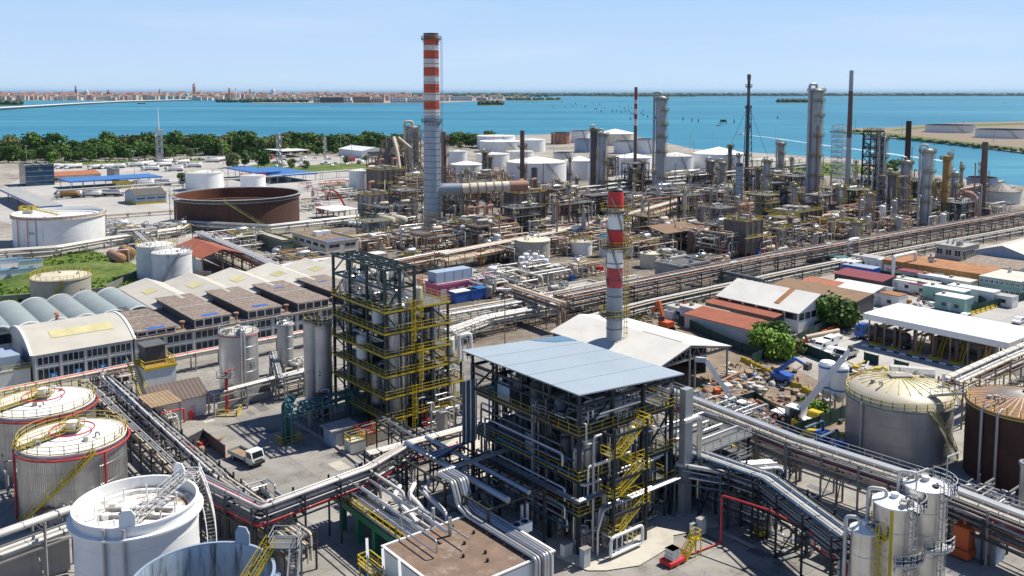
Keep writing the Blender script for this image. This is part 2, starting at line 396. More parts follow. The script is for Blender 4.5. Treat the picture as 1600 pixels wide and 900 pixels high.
noisemix('asphalt', [(.39, (.07, .07, .07)), (.47, (.15, .148, .145)), (.64, (.22, .215, .205))], scales=(.06, .4, 3), bump=.1)
noisemix('yard', [(.36, (.34, .325, .30)), (.5, (.43, .415, .385)), (.64, (.50, .485, .455))], scales=(.02, .12, 1), bump=.1, joints=(9, 7))
noisemix('grass', [(.36, (.03, .06, .012)), (.46, (.075, .125, .022)), (.55, (.14, .17, .04)), (.63, (.25, .21, .10))], scales=(.08, .5, 2.5), bump=.8)
noisemix('water', [(.37, (.006, .125, .205)), (.46, (.014, .165, .255)), (.54, (.03, .21, .30)), (.64, (.075, .28, .355))], rough=.42, spec=.22, scales=(.0014, .005, .02), bump=.5, stretch=(.35, 1.6, 1), bscale=.25)
noisemix('foam', [(.4, (.35, .5, .58)), (.6, (.75, .8, .82))], bump=.2)
def leafmat(name, c1, c2):
 m = bpy.data.materials.new(name); m.use_nodes = True; MATS[name] = m
 t = m.node_tree; N = t.nodes; L = t.links; b = N['Principled BSDF']; b.inputs['Roughness'].default_value = .65
 b.inputs['Specular IOR Level'].default_value = .25
 g = N.new('ShaderNodeNewGeometry'); oi = N.new('ShaderNodeObjectInfo')
 ad = N.new('ShaderNodeMath'); ad.operation = 'MULTIPLY_ADD'; ad.inputs[1].default_value = .55; L.new(g.outputs['Random Per Island'], ad.inputs[0])
 m2 = N.new('ShaderNodeMath'); m2.operation = 'MULTIPLY'; m2.inputs[1].default_value = .45; L.new(oi.outputs['Random'], m2.inputs[0]); L.new(m2.outputs[0], ad.inputs[2])
 mx = N.new('ShaderNodeMix'); mx.data_type = 'RGBA'; mx.inputs[6].default_value = (*c1, 1); mx.inputs[7].default_value = (*c2, 1)
 L.new(ad.outputs[0], mx.inputs[0]); L.new(mx.outputs[2], b.inputs['Base Color'])
leafmat('leaf', (.03, .075, .012), (.11, .20, .028)); leafmat('leaf_olive', (.07, .10, .03), (.17, .20, .06))
leafmat('leaf_light', (.08, .18, .015), (.20, .32, .035)); leafmat('leaf_far', (.015, .04, .018), (.05, .085, .035))
# ------------------------------------------------------------------ land and water
def sheet(name, px, z, m, kind='structure', zz=None):
 mb = MB(m); pts = [G(a, b) for a, b in px]
 mb.add([(x, y, 0) for x, y in pts], [tuple(range(len(pts)))])
 o = mb.build(name, None, (0, 0, z))
 if o.data.polygons[0].normal.z < 0: o.data.flip_normals()
 return setting(o, kind)
def flat(name, pts, z, m, kind='structure'):
 mb = MB(m); mb.add([(x, y, 0) for x, y in pts], [tuple(range(len(pts)))]); o = mb.build(name, None, (0, 0, z))
 if o.data.polygons[0].normal.z < 0: o.data.flip_normals()
 return setting(o, kind)
flat('lagoon_water', [(-150000, -2000), (150000, -2000), (150000, 200000), (-150000, 200000)], -1.2, 'water')
shore = [(-260, 238), (0, 235), (150, 231), (400, 224), (560, 222), (700, 220), (760, 213), (900, 208), (1000, 214), (1045, 224), (1085, 233), (1170, 238), (1250, 243), (1330, 248), (1400, 262), (1480, 276), (1600, 291), (1830, 318)]
sp = [G(a, b) for a, b in shore]
def landmass(name, pts, z, m, zb=-2.5):
 mb = MB(m); n = len(pts)
 mb.add([(x, y, 0) for x, y in pts], [tuple(range(n))])
 mb.add([(x, y, 0) for x, y in pts] + [(x, y, zb) for x, y in pts], [(i, (i + 1) % n, n + (i + 1) % n, n + i) for i in range(n)], 'concrete_dark')
 o = mb.build(name, None, (0, 0, z))
 if o.data.polygons[0].normal.z < 0: o.data.flip_normals()
 return setting(o)
landmass('ground', [(-2500, -400)] + [(-2500, sp[0][1])] + sp + [(1600, 300), (1600, -400)], 0, 'ground')
isl = [(1296, 205), (1340, 208), (1382, 214), (1450, 221), (1530, 230), (1600, 238.5), (1760, 258), (1900, 200), (1600, 189.5), (1500, 192), (1450, 194.5), (1400, 199), (1340, 200)]
landmass('island', [G(a, b) for a, b in isl], .1, 'earth')
sheet('island_grass', [(1390, 203), (1450, 197), (1500, 194.5), (1600, 192), (1600, 195), (1450, 200), (1400, 205)], .12, 'grass')
sheet('island_bank_grass', [(1300, 205), (1345, 204), (1400, 209), (1450, 215), (1530, 224), (1620, 234), (1620, 238), (1530, 229), (1450, 220), (1382, 213), (1340, 207.5)], .13, 'grass')
landmass('city_ground', [G(a, b) for a, b in [(-300, 158.5), (0, 157.3), (120, 157), (200, 157.6), (300, 155.5), (352, 157.5), (400, 160.8), (560, 161.5), (680, 161), (760, 157.5), (830, 155), (830, 151), (400, 150.5), (-300, 150.5)]], .1, 'ground')
landmass('far_shore', [G(a, b) for a, b in [(-500, 149.9), (600, 149.9), (1000, 150.2), (1300, 150.2), (2100, 150.2), (2100, 148.8), (-500, 148.8)]], .1, 'leaf_far')
landmass('wooded_islet', [G(a, b) for a, b in [(746, 164.2), (766, 165), (786, 164.2), (784, 163), (748, 163)]], .1, 'grass')
landmass('low_island', [G(a, b) for a, b in [(790, 156.8), (840, 157.3), (888, 156), (876, 154.8), (800, 154.8)]], .1, 'grass')
landmass('low_island', [G(a, b) for a, b in [(1212, 160.3), (1264, 160.3), (1262, 159), (1216, 159)]], .1, 'grass')
landmass('low_island', [G(a, b) for a, b in [(925, 150.8), (1090, 151), (1090, 150), (925, 150)]], .1, 'grass')
landmass('low_island', [G(a, b) for a, b in [(-40, 164.8), (36, 164.4), (30, 162.6), (-40, 162.6)]], .1, 'grass')
# ------------------------------------------------------------------ trees
def crown_mesh(seed, w, h, n, leaf, lobes, m, name='crown'):
 r = random.Random(seed); mb = MB(m); cs = []
 for i in range(lobes):
  a = r.uniform(0, 6.283); q = r.uniform(.1, .55) * w; zz = r.uniform(.25, .85)
  k = (1 - abs(zz - .5) * 1.1)
  cs.append((q * k * math.cos(a), q * k * math.sin(a), zz * h, r.uniform(.2, .34) * w))
 cs.append((0, 0, h * .8, w * .26)); cs.append((0, 0, h * .45, w * .4))
 for i in range(n):
  c = r.choice(cs); d = Vector((r.gauss(0, 1), r.gauss(0, 1), r.gauss(0, .8)))
  if d.length < .01: continue
  d.normalize(); q = c[3] * (r.uniform(.55, 1.) if r.random() < .8 else r.uniform(1, 1.2))
  p = Vector((c[0] + d.x * q, c[1] + d.y * q, max(.12 * h, c[2] + d.z * q * .85)))
  nn = (d + Vector((r.gauss(0, .5), r.gauss(0, .5), r.gauss(0, .5) + .3))).normalized()
  a = nn.orthogonal().normalized(); b = nn.cross(a); t = r.uniform(0, 6.28); a, b = a * math.cos(t) + b * math.sin(t), b * math.cos(t) - a * math.sin(t)
  sz = leaf * r.uniform(.6, 1.3)
  mb.add([p - a * sz, p + b * sz * .7, p + a * sz, p - b * sz * .7], [(0, 1, 2, 3)])
 return mb
def trunk_mb(h, r, seed=0):
 q = random.Random(seed); mb = MB('bark'); mb.lathe([(r * 1.3, -.2), (r, .4), (r * .7, h * .6), (r * .3, h)], 7, smooth=True)
 for i in range(5):
  a = q.uniform(0, 6.28); z = h * q.uniform(.4, .8); l = h * q.uniform(.25, .45)
  mb.tube([(0, 0, z), (l * .5 * math.cos(a), l * .5 * math.sin(a), z + l * .5), (l * .8 * math.cos(a), l * .8 * math.sin(a), z + l)], r * .3, n=5)
 return mb
TREE = []
for i, (w, h, m) in enumerate([(12, 15, 'leaf'), (13, 13, 'leaf_olive'), (10, 16, 'leaf'), (15, 15, 'leaf'), (11, 12, 'leaf_olive'), (9, 13, 'leaf_light')]):
 TREE.append((crown_mesh(20 + i, w, h, 900, .95, 11, m).mesh('crown'), trunk_mb(h * .75, .35, i).mesh('trunk')))
def tree_from(mc, mt, x, y, s, rz, label, group, cat='tree', z=0):
 t = thing('tree', label, cat, (x, y, z), rz, group); t.scale = (s, s, s)
 for nm, me in (('crown', mc), ('trunk', mt)):
  o = bpy.data.objects.new(nm, me); S.collection.objects.link(o); o.parent = t
 return t
r = random.Random(5)
def belt(x0, x1, ya, yb, n, s0, s1, where):
 for i in range(n):
  f = (i + r.uniform(.1, .9)) / n; px = x0 + (x1 - x0) * f; py = r.uniform(ya(px), yb(px))
  x, y = G(px, py); k = r.choices(range(6), (5, 3, 5, 5, 3, 1))[0]
  tree_from(*TREE[k], x, y, r.uniform(s0, s1), r.uniform(0, 6.28), ['dark green broad tree in the shoreline wood ', 'olive green spreading tree in the shoreline wood ', 'tall dark green tree in the shoreline wood ', 'wide dark green tree in the shoreline wood ', 'small olive green tree in the shoreline wood ', 'bright light green tree in the shoreline wood '][k] + where, 'trees of the shoreline wood')
ytop = lambda p: 250 - p * .026
belt(-30, 290, lambda p: ytop(p) - 9, ytop, 46, .7, 1.45, 'left of the lattice mast')
belt(-30, 290, ytop, lambda p: ytop(p) + 5, 34, .5, .95, 'along the truck park edge')
belt(-30, 300, lambda p: ytop(p) - 2, lambda p: ytop(p) + 6, 40, .45, .7, 'as low growth left of the mast')
belt(300, 640, lambda p: 238, lambda p: 243, 44, .4, .65, 'as low growth before the car park')
belt(290, 440, lambda p: 236, lambda p: 243, 32, .9, 1.35, 'behind the car park')
belt(440, 640, lambda p: 232, lambda p: 238, 44, .8, 1.2, 'behind the open sheds')
belt(690, 770, lambda p: 226, lambda p: 231, 16, .7, 1.05, 'right of the tall chimney')
def woods(name, x0, x1, py, n, h, label, step=1., m='leaf_far'):
 mb = MB(m); q = random.Random(name + str(x0))
 for i in range(n):
  px = q.uniform(x0, x1); y0 = py + q.uniform(-.35, .35); x, y = G(px, y0); hh = h * q.uniform(.55, 1.); ww = hh * (q.uniform(.7, 1.4) if py > 150 else q.uniform(1, 4))
  k = 6; ph = q.uniform(0, 6)
  for lv in ((1., .0, .55), (.95, .35, .8), (.6, .75, 1.)):
   pass
  mb.lathe([(ww * .4, 0), (ww * .62, hh * .35), (ww * .5, hh * .7), (.1, hh)], 7, (x, y, 0), None, True)
 o = mb.build(name); return setting(o, 'stuff', label, 'woods')
woods('far_woods', -60, 34, 163.6, 60, 24, 'dark wooded island beside the long causeway')
woods('far_woods', 340, 480, 159.6, 120, 22, 'dark tree belt along the city quay')
woods('far_woods', 748, 784, 163.6, 40, 22, 'small round wooded islet right of the tall chimney')
woods('far_woods', 792, 876, 156, 70, 20, 'low green wooded island right of the wooded islet')
woods('far_woods', 1214, 1264, 159.6, 60, 22, 'low dark wooded island left of the silver column')
woods('far_woods', 960, 1090, 150.5, 80, 40, 'thin wooded island in front of the far shore')
woods('far_woods', -500, 2100, 149.3, 2600, 46, 'long thin line of trees along the horizon')
woods('far_woods', 0, 860, 151.5, 260, 40, 'trees standing among and behind the city roofs')
woods('bank_scrub', 1300, 1382, 206.5, 50, 4, 'dark scrub on the tip of the island', m='leaf')
for i in range(12):
 xa = 1380 + i * 20; woods('bank_scrub', xa, xa + 22, 215 + i * 2.1 - (0 if i else 1), 16, 3.6, 'green scrub along the island bank', m='leaf_olive')
# ------------------------------------------------------------------ the city across the water
mat('roof_city', (.34, .17, .12), .85); mat('wall_terracotta', (.42, .24, .16), .85); mat('wall_rose', (.50, .32, .26), .85)
HV = []
for i in range(8):
 q = random.Random(i); w, d, h = q.uniform(13, 26), q.uniform(10, 16), q.uniform(13, 24); rh = q.uniform(3, 5)
 wm = q.choice(['wall_cream', 'wall_white', 'wall_terracotta', 'wall_rose', 'wall_cream'])
 mb = MB(wm); mb.box(-w / 2, -d / 2, -1, w / 2, d / 2, h)
 for k in range(int(w / 4)):
  for f in range(int(h / 4)):
   mb.box(-w / 2 + 1.4 + k * 4, -d / 2 - .05, 1.5 + f * 4, -w / 2 + 2.8 + k * 4, -d / 2, 3.6 + f * 4, 'glass_dark')
 b2 = MB('roof_city'); b2.prism([(-d / 2 - .6, h), (d / 2 + .6, h), (0, h + rh)], -w / 2 - .4, w / 2 + .4, axis='x'); b2.box(w * .2, -1, h + rh * .4, w * .2 + 1.2, 0, h + rh + 1.4, wm)
 HV.append((mb.mesh('wall'), b2.mesh('roof')))
def house(px, py, s, k, label, group):
 x, y = G(px, py); t = thing('city_house', label, 'house', (x, y, 0), r.uniform(-.5, .5), group); t.scale = (s, s, s)
 for nm, me in zip(('wall', 'roof'), HV[k]):
  o = bpy.data.objects.new(nm, me); S.collection.objects.link(o); o.parent = t
rows = [(0, 345, 156.6, 62, 1.15), (0, 345, 155.3, 58, 1.4), (0, 380, 154.0, 50, 1.75), (390, 700, 157.5, 40, 1.05), (560, 830, 155.0, 34, 1.15), (380, 640, 155.4, 34, 1.45)]
for x0, x1, py, n, s in rows:
 for i in range(n):
  house(x0 + (x1 - x0) * (i + r.random()) / n, py + r.uniform(-.4, .4), s * r.uniform(1., 1.4), r.randrange(8), 'small pale house with a terracotta roof in the far city across the lagoon', 'houses of the far city')
mbc = MB('roof_city')
for i in range(420):
 px = r.uniform(-40, 640); x, y = G(px, r.uniform(152.2, 153.6)); w = r.uniform(15, 40); h = r.uniform(18, 50)
 mbc.cbox((x, y, 0), (w, 20, h), r.choice(['wall_cream', 'wall_white', 'wall_rose', 'wall_terracotta'])); mbc.prism([(y - 12, h), (y + 12, h), (y, h + 6)], x - w / 2 - 1, x + w / 2 + 1, r.choice(['roof_city', 'roof_city', 'wall_rose', 'leaf_far']), 'x')
setting(mbc.build('city_roofscape'), 'stuff', 'dense far roofs of the city behind the waterfront houses', 'city')
def campanile(px, pyb, pyt, wpx, label, m='wall_terracotta', spire='roof_terracotta'):
 x, y = G(px, pyb); h = ZAT(y, pyt); w = wpx * M_PX(y)
 t = thing('bell_tower', label, 'tower', (x, y, 0))
 MB(m).box(-w / 2, -w / 2, -1, w / 2, w / 2, h * .72).build('shaft', t)
 b = MB('wall_white'); b.box(-w * .55, -w * .55, h * .72, w * .55, w * .55, h * .74)
 for a in (-.45, -.15, .15, .45):
  for c in (-.45, .45): b.cbox((a * w, c * w, h * .74), (w * .12, w * .12, h * .08)); b.cbox((c * w, a * w, h * .74), (w * .12, w * .12, h * .08))
 b.box(-w * .55, -w * .55, h * .82, w * .55, w * .55, h * .84); b.build('belfry', t)
 MB(spire).lathe([(w * .62, h * .84), (.05, h)], 4).build('spire', t)
campanile(119, 155, 132.5, 2.2, 'thin dark bell tower standing alone left in the far city', 'wall_dark', 'wall_dark')
campanile(304, 155, 128.5, 4, 'tallest pale bell tower of the far city')
campanile(359, 154.5, 136, 3, 'broad brick bell tower right of the tallest one')
campanile(391, 155, 138, 2.5, 'short brick bell tower above the tree belt')
campanile(250, 155, 138, 2.2, 'short bell tower left of the green dome')
campanile(369, 154.5, 134.5, 1.3, 'needle thin white bell tower near the broad brick one', 'wall_white', 'wall_white')
campanile(170, 154.5, 139.5, 3, 'squat dark tower block in the middle of the far city', 'wall_dark', 'wall_dark')
campanile(510, 155, 141, 2.6, 'short brick bell tower behind the docks')
def domed(px, pyb, wpx, pyt, label, dm):
 x, y = G(px, pyb); h = ZAT(y, pyt); w = wpx * M_PX(y); t = thing('domed_church', label, 'church', (x, y, 0))
 MB('wall_white').box(-w * .8, -w * .5, -1, w * .8, w * .5, h * .45).lathe([(w * .45, h * .4), (w * .45, h * .6)], 12).build('wall', t)
 MB(dm).lathe([(w * .5, h * .6), (w * .46, h * .72), (w * .3, h * .85), (w * .08, h * .92), (w * .06, h), (.01, h)], 14, smooth=True).build('dome', t)
mat('copper_green', (.20, .42, .36), .6); mat('lead', (.45, .47, .5), .5)
domed(293, 156.3, 8, 144.5, 'green domed church on the far waterfront', 'copper_green'); domed(427, 155.5, 7, 137, 'pale domed church with lantern behind the docks', 'lead')
domed(136, 155, 7, 139, 'grey domed church in the middle of the far city', 'lead')
for i, (xa, xb, pt, m) in enumerate([(500, 536, 152, 'wall_dark'), (537, 548, 152, 'wall_white'), (552, 578, 151, 'wall_terracotta'), (580, 600, 154, 'wall_rose'), (610, 634, 153.5, 'wall_white'), (636, 664, 154.2, 'wall_white'), (697, 738, 150.5, 'wall_white'), (490, 500, 150, 'wall_cream'), (744, 760, 153, 'wall_rose')]):
 x0, y0 = G(xa, 160.6 if xa < 690 else 157.3); x1, _ = G(xb, 160.6 if xa < 690 else 157.3); h = ZAT(y0, pt); t = thing('dock_building', ['long dark glass dock building at the left of the port', 'white block beside the dark dock building', 'brick red dock warehouse on the quay', 'low rose dock shed on the quay', 'white dock shed left of the tall chimney', 'second white dock shed nearest the tall chimney', 'long pale port terminal right of the tall chimney', 'cream block at the tree belt end', 'rose block right of the port terminal'][i], 'building', (x0, y0, 0))
 MB(m).box(0, 0, -1, x1 - x0, 40, h).build('wall', t); b = MB('glass_dark'); n = max(2, int((x1 - x0) / 12))
 for k in range(n):
  for f in range(2): b.box((k + .2) * (x1 - x0) / n, -.2, h * (.2 + .4 * f), (k + .8) * (x1 - x0) / n, 0, h * (.42 + .4 * f))
 b.build('window', t); MB('roof_grey').box(-1, -1, h, x1 - x0 + 1, 41, h + 1).build('roof', t)
t = thing('causeway_bridge', 'long low white causeway bridge running to the far city', 'bridge', (0, 0, 0))
pts = [V(a, b, 6) for a, b in [(-60, 172.5), (0, 168.5), (60, 165), (120, 161.5), (190, 158.2), (300, 155.2)]]
b = MB('wall_white'); pr = MB('wall_rose')
for p, q in zip(pts, pts[1:]):
 b.bar(p, q, 16, 1.6); b.bar(p + Vector((0, -8, 1.4)), q + Vector((0, -8, 1.4)), .8, 1.6)
 n = int((q - p).length / 14)
 for i in range(n):
  c = p.lerp(q, (i + .5) / n); pr.cbox((c.x, c.y, -2), (4, 14, c.z - .2 + 1.2))
b.build('deck', t); o = pr.build('pier', t); o['kind'] = 'stuff'
for i in range(46):
 px = r.uniform(815, 1010); py = 157 + (px - 815) * .09 + r.uniform(-5, 9) * .8;
 x, y = G(px, py, -1.2); h = r.uniform(4, 7)
 m = MB('bark'); [m.tube([(dx, dy, -2), (0, 0, h)], .45, n=5) for dx, dy in ((1.4, 0), (-.7, 1.2), (-.7, -1.2))]
 tag(m.build('mooring_post', None, (x, y, 0)), 'dark timber mooring post standing in the lagoon', 'post', 'mooring posts in the lagoon')
for px, py in [(1024, 186), (1067, 188), (1081, 190), (1091, 191), (1012, 184), (1172, 201), (1215, 186), (1390, 158), (1500, 160), (1570, 162), (985, 188), (1147, 192)]:
 x, y = G(px, py, -1.2); m = MB('bark'); [m.tube([(dx, dy, -2), (0, 0, 5.5)], .45, n=5) for dx, dy in ((1.4, 0), (-.7, 1.2), (-.7, -1.2))]
 tag(m.build('mooring_post', None, (x, y, 0)), 'dark timber mooring post standing in the lagoon', 'post', 'mooring posts in the lagoon')
def boat(px, py, l, label, hull='white_clean', rz=0., name='motor_boat'):
 x, y = G(px, py, -1.2); t = thing(name, label, 'boat', (x, y, -1.2), rz); b = MB(hull); w = l * .26
 top = [(-l / 2, -w / 2), (l * .2, -w / 2), (l / 2, 0), (l * .2, w / 2), (-l / 2, w / 2)]
 n = 5; b.add([(a * .9, c * .7, -.3) for a, c in top] + [(a, c, l * .1) for a, c in top], [tuple(range(4, -1, -1)), tuple(range(5, 10))] + [(i, (i + 1) % n, n + (i + 1) % n, n + i) for i in range(n)]); b.build('hull', t)
 MB('white_clean').box(-l * .2, -w * .32, l * .1, l * .1, w * .32, l * .22).box(-l * .22, -w * .35, l * .22, l * .05, w * .35, l * .24).build('cabin', t)
 MB('glass_dark').box(l * .1, -w * .28, l * .13, l * .105, w * .28, l * .2).build('windscreen', t)
boat(1158, 210.3, 14, 'small white motor boat heading the long foam wake', rz=math.pi)
boat(519, 166.3, 20, 'white motor boat off the city quay'); boat(221, 162.3, 40, 'long dark barge near the causeway', 'pipe_dark', 0, 'barge')
boat(437, 211, 9, 'small red and white boat off the shoreline wood', 'red_paint', .8); boat(1460, 223.5, 9, 'small red boat beside the island bank', 'red_paint', .2)
boat(1123, 196.5, 10, 'rusty red work boat in the lagoon', 'pipe_rust', .3, 'work_boat')
def wake(px, w0, w1, label):
 mb = MB('foam'); pts = [V(a, b, -1.15) for a, b in px]; n = len(pts); vs = []
 for i, p in enumerate(pts):
  d = (pts[min(i + 1, n - 1)] - pts[max(i - 1, 0)]).normalized(); sd = Vector((-d.y, d.x, 0)); w = w0 + (w1 - w0) * i / (n - 1); vs += [p + sd * w, p - sd * w]
 mb.add(vs, [(2 * i, 2 * i + 1, 2 * i + 3, 2 * i + 2) for i in range(n - 1)]); o = mb.build('wake', None);
 if o.data.polygons[0].normal.z < 0: o.data.flip_normals()
 setting(o, 'stuff', label, 'wake')
wake([(1160, 210.3), (1190, 213.5), (1220, 217.2), (1260, 223), (1300, 228.5), (1340, 233.5), (1400, 241.5), (1480, 252)], 1.4, 3.2, 'long white foam wake behind the motor boat')
wake([(518, 166.4), (502, 166.8)], 2, 4, 'short foam wake of the boat off the quay')
x, y = G(1130, 193, -1.2); t = thing('water_platform', 'dark wooden hut platform on piles in the lagoon', 'platform', (x, y, -1.2))
m = MB('wall_dark'); m.box(-6, -4, 3, 6, 4, 3.6); m.box(-5, -3, 3.6, 5, 3, 7); m.build('hut', t)
m = MB('bark'); [m.cyl((a, c, -1), .4, 4.2, n=6) for a in (-5.5, 0, 5.5) for c in (-3.5, 3.5)]; m.build('piling', t)
# ------------------------------------------------------------------ builders
def polar(R, a, z=0): return (R * math.cos(a), R * math.sin(a), z)
def cam_ang(x, y): return math.atan2(-y, -x)            # direction from a thing towards the viewer
def spiral(mb, R, z0, z1, a0, a1, m='yellow', w=.8, tm='grating'):
 n = max(6, int(abs(z1 - z0) / .3)); L0 = L1 = None
 for i in range(n + 1):
  f = i / n; a = a0 + (a1 - a0) * f; z = z0 + (z1 - z0) * f
  p, q = Vector(polar(R + .12, a, z)), Vector(polar(R + .12 + w, a, z)); mb.bar(p, q, .28, .05, tm)
  if i % 5 == 0: mb.bar(q, q + Vector((0, 0, 1.1)), .07, .07, m)
  if L0 is not None:
   mb.bar(L0, p, .06, .26, m); mb.bar(L1, q, .06, .28, m)
   for hh in (.55, 1.1): mb.bar(L1 + Vector((0, 0, hh)), q + Vector((0, 0, hh)), .07, .07, m)
  L0, L1 = p, q
def arc(R, a0, a1, z, n=24): return [polar(R, a0 + (a1 - a0) * i / n, z) for i in range(n + 1)]
TAU = 2 * math.pi
def tank(cx, cy, hw, z, label, shell='white', roof='cone', roofm=None, rise=None, rail='yellow', stair=None, stairm='yellow', ring=None, text=None, name='storage_tank', group=None, n=48, inner=None, depth=3, innerm=None, seams=True, girder=True, drops=(), cat='tank', ribs=0, zbase=0., raildetail=1.6, tsize=1.2, tang=0.):
 x, y = G(cx, cy, z + zbase); R = hw * M_PX(y, z) / math.sqrt(1 + (x / y) ** 2); R = max(R, .5)
 t = thing(name, label, cat, (x, y, zbase), 0, group); ca = cam_ang(x, y)
 b = MB(shell)
 b.lathe([(R, 0), (R, z)], n)
 if seams:
  k = max(2, int(z / 2.2))
  for i in range(1, k): b.lathe([(R + .004, z * i / k - .03), (R + .03, z * i / k), (R + .004, z * i / k + .03)], n)
 b.build('shell', t)
 rm = roofm or shell
 rise = rise if rise is not None else R * .12
 if roof in ('cone', 'dome'):
  b = MB(rm)
  if roof == 'cone': b.lathe([(R + .12, z - .15), (R + .12, z + .02), (.35, z + rise)], n); b.cyl((0, 0, z + rise - .1), .4, .5)
  else:
   k = 7; b.lathe([(R + .1, z - .1)] + [(R * math.cos(i / k * 1.5708) + .001, z + rise * math.sin(i / k * 1.5708)) for i in range(k + 1)], n, smooth=True)
  b.build('roof', t)
  if ribs:
   b = MB('yellow_pale' if roof == 'dome' else 'roof_cream')
   for i in range(ribs):
    a = TAU * i / ribs; pr = [(R, 0), (R * .75, rise * .66), (R * .5, rise * .866), (R * .25, rise * .968), (.3, rise)] if roof == 'dome' else [(R, 0), (.4, rise)]
    for (r0, h0), (r1, h1) in zip(pr, pr[1:]): b.bar(polar(r0, a, z + h0 + .05), polar(r1, a, z + h1 + .05), .14, .09)
   b.build('roof_rib', t)
  b = MB('steel_old')                                   # vents and manholes on the roof
  q = random.Random(label)
  for i in range(3):
   b = MB('steel_old'); a = q.uniform(0, 6.28); rr = R * q.uniform(.35, .8); zz = z + rise * (1 - rr / R) if roof == 'cone' else z + rise * math.sqrt(max(0, 1 - (rr / R) ** 2))
   b.cyl((*polar(rr, a)[:2], zz - .1), .35, .55, n=8)
   a2 = a + .4; b.tube([(*polar(rr, a2)[:2], zz - .2), (*polar(rr, a2)[:2], zz + .7), (*polar(rr + .6, a2)[:2], zz + .7), (*polar(rr + .6, a2)[:2], zz + .3)], .12, n=6); b.build('roof_vent', t)
 elif roof in ('open', 'float'):
  im = innerm or shell
  b = MB(im); b.lathe([(R - .15, z - .02), (R - .15, z - depth - 1)], n); b.build('inner_wall', t)
  b = MB(rm); d = z - depth
  b.lathe([(R - .2, d + .35), (R * .84, d + .4), (R * .84, d), (.01, d + .25)], n); b.build('floating_roof', t)
  b = MB('white'); q = random.Random(label)
  for i in range(11 if y < 200 else 0):
   a = TAU * i / 11; MB('white').cyl((*polar(R * .66, a)[:2], d), .1, 1.4, n=6).build('roof_leg', t)
  for i in range(5 if y < 450 else 0):
   a = q.uniform(0, 6.28); MB('white').cyl((*polar(R * q.uniform(.1, .6), a)[:2], d + .1), .45, .5, n=8).build('roof_manhole', t)
 if girder:
  b = MB(shell if girder is True else girder)
  if roof in ('open', 'float'):
   b.lathe([(R - .15, z - .02), (R - .15, z + .08), (R + .12, z + .08), (R + .12, z - .1), (R, z - .1)], n)
   b.lathe([(R, z - 1.25), (R + .55, z - 1.2), (R + .55, z - 1.0), (R, z - 1.0)], n)
  else: b.lathe([(R, z - .4), (R + .18, z - .36), (R + .18, z - .2), (R, z - .2)], n)
  b.build('wind_girder', t)
 if rail:
  b = MB(rail); Rr = R + .05 if roof not in ('open', 'float') else R + .5
  zz = z + .08 if roof not in ('open', 'float') else z - 1.0
  k = max(12, int(TAU * R / raildetail)); b.rail([polar(Rr, TAU * i / k, zz) for i in range(k)], step=raildetail * 1.2, closed=True, m=rail)
  b.build('railing', t)
 if stair:
  a0, a1 = stair; b = MB(stairm); spiral(b, R + .05, 0, z, ca + a0, ca + a1, stairm)
  b.build('stair', t)
 if ring:
  b = MB(ring); k = 40; zz = z - .55
  b.tube([polar(R + .45, TAU * i / k, zz) for i in range(k + 1)], .13, n=6, bend=.01, k=1); b.build('ring_pipe', t)
  for a in drops:
   b = MB(ring); b.tube([polar(R + .45, ca + a, zz), polar(R + .45, ca + a, .2)], .15, n=6); b.build('riser_pipe', t)
 elif drops:
  for a in drops:
   b = MB('pipe_grey'); b.tube([polar(R + .3, ca + a, z), polar(R + .3, ca + a, .2)], .16, n=6); b.build('riser_pipe', t)
 if text:
  b = MB('black'); text_round(b, text, tsize, R, ca + tang, z * .45, 'black'); b.build('lettering', t)
 return t, R, ca
def ringplat(b, R, a0, a1, z, w=1.2, m='grating', rm='yellow'):
 n = max(4, int(abs(a1 - a0) * 4))
 b.lathe([(R + .02, z), (R + w, z), (R + w, z - .18), (R + .02, z - .18), (R + .02, z)], n, m=m, a0=a0, a1=a1)
 b.sub('railing', rm).rail(arc(R + w - .05, a0, a1, z, n), m=rm, step=1.2, t=.08)
 for i in range(0, n + 1, 2):
  a = a0 + (a1 - a0) * i / n; b.bar(polar(R, a, z - 1.1), polar(R + w, a, z - .15), .1, .1, m)
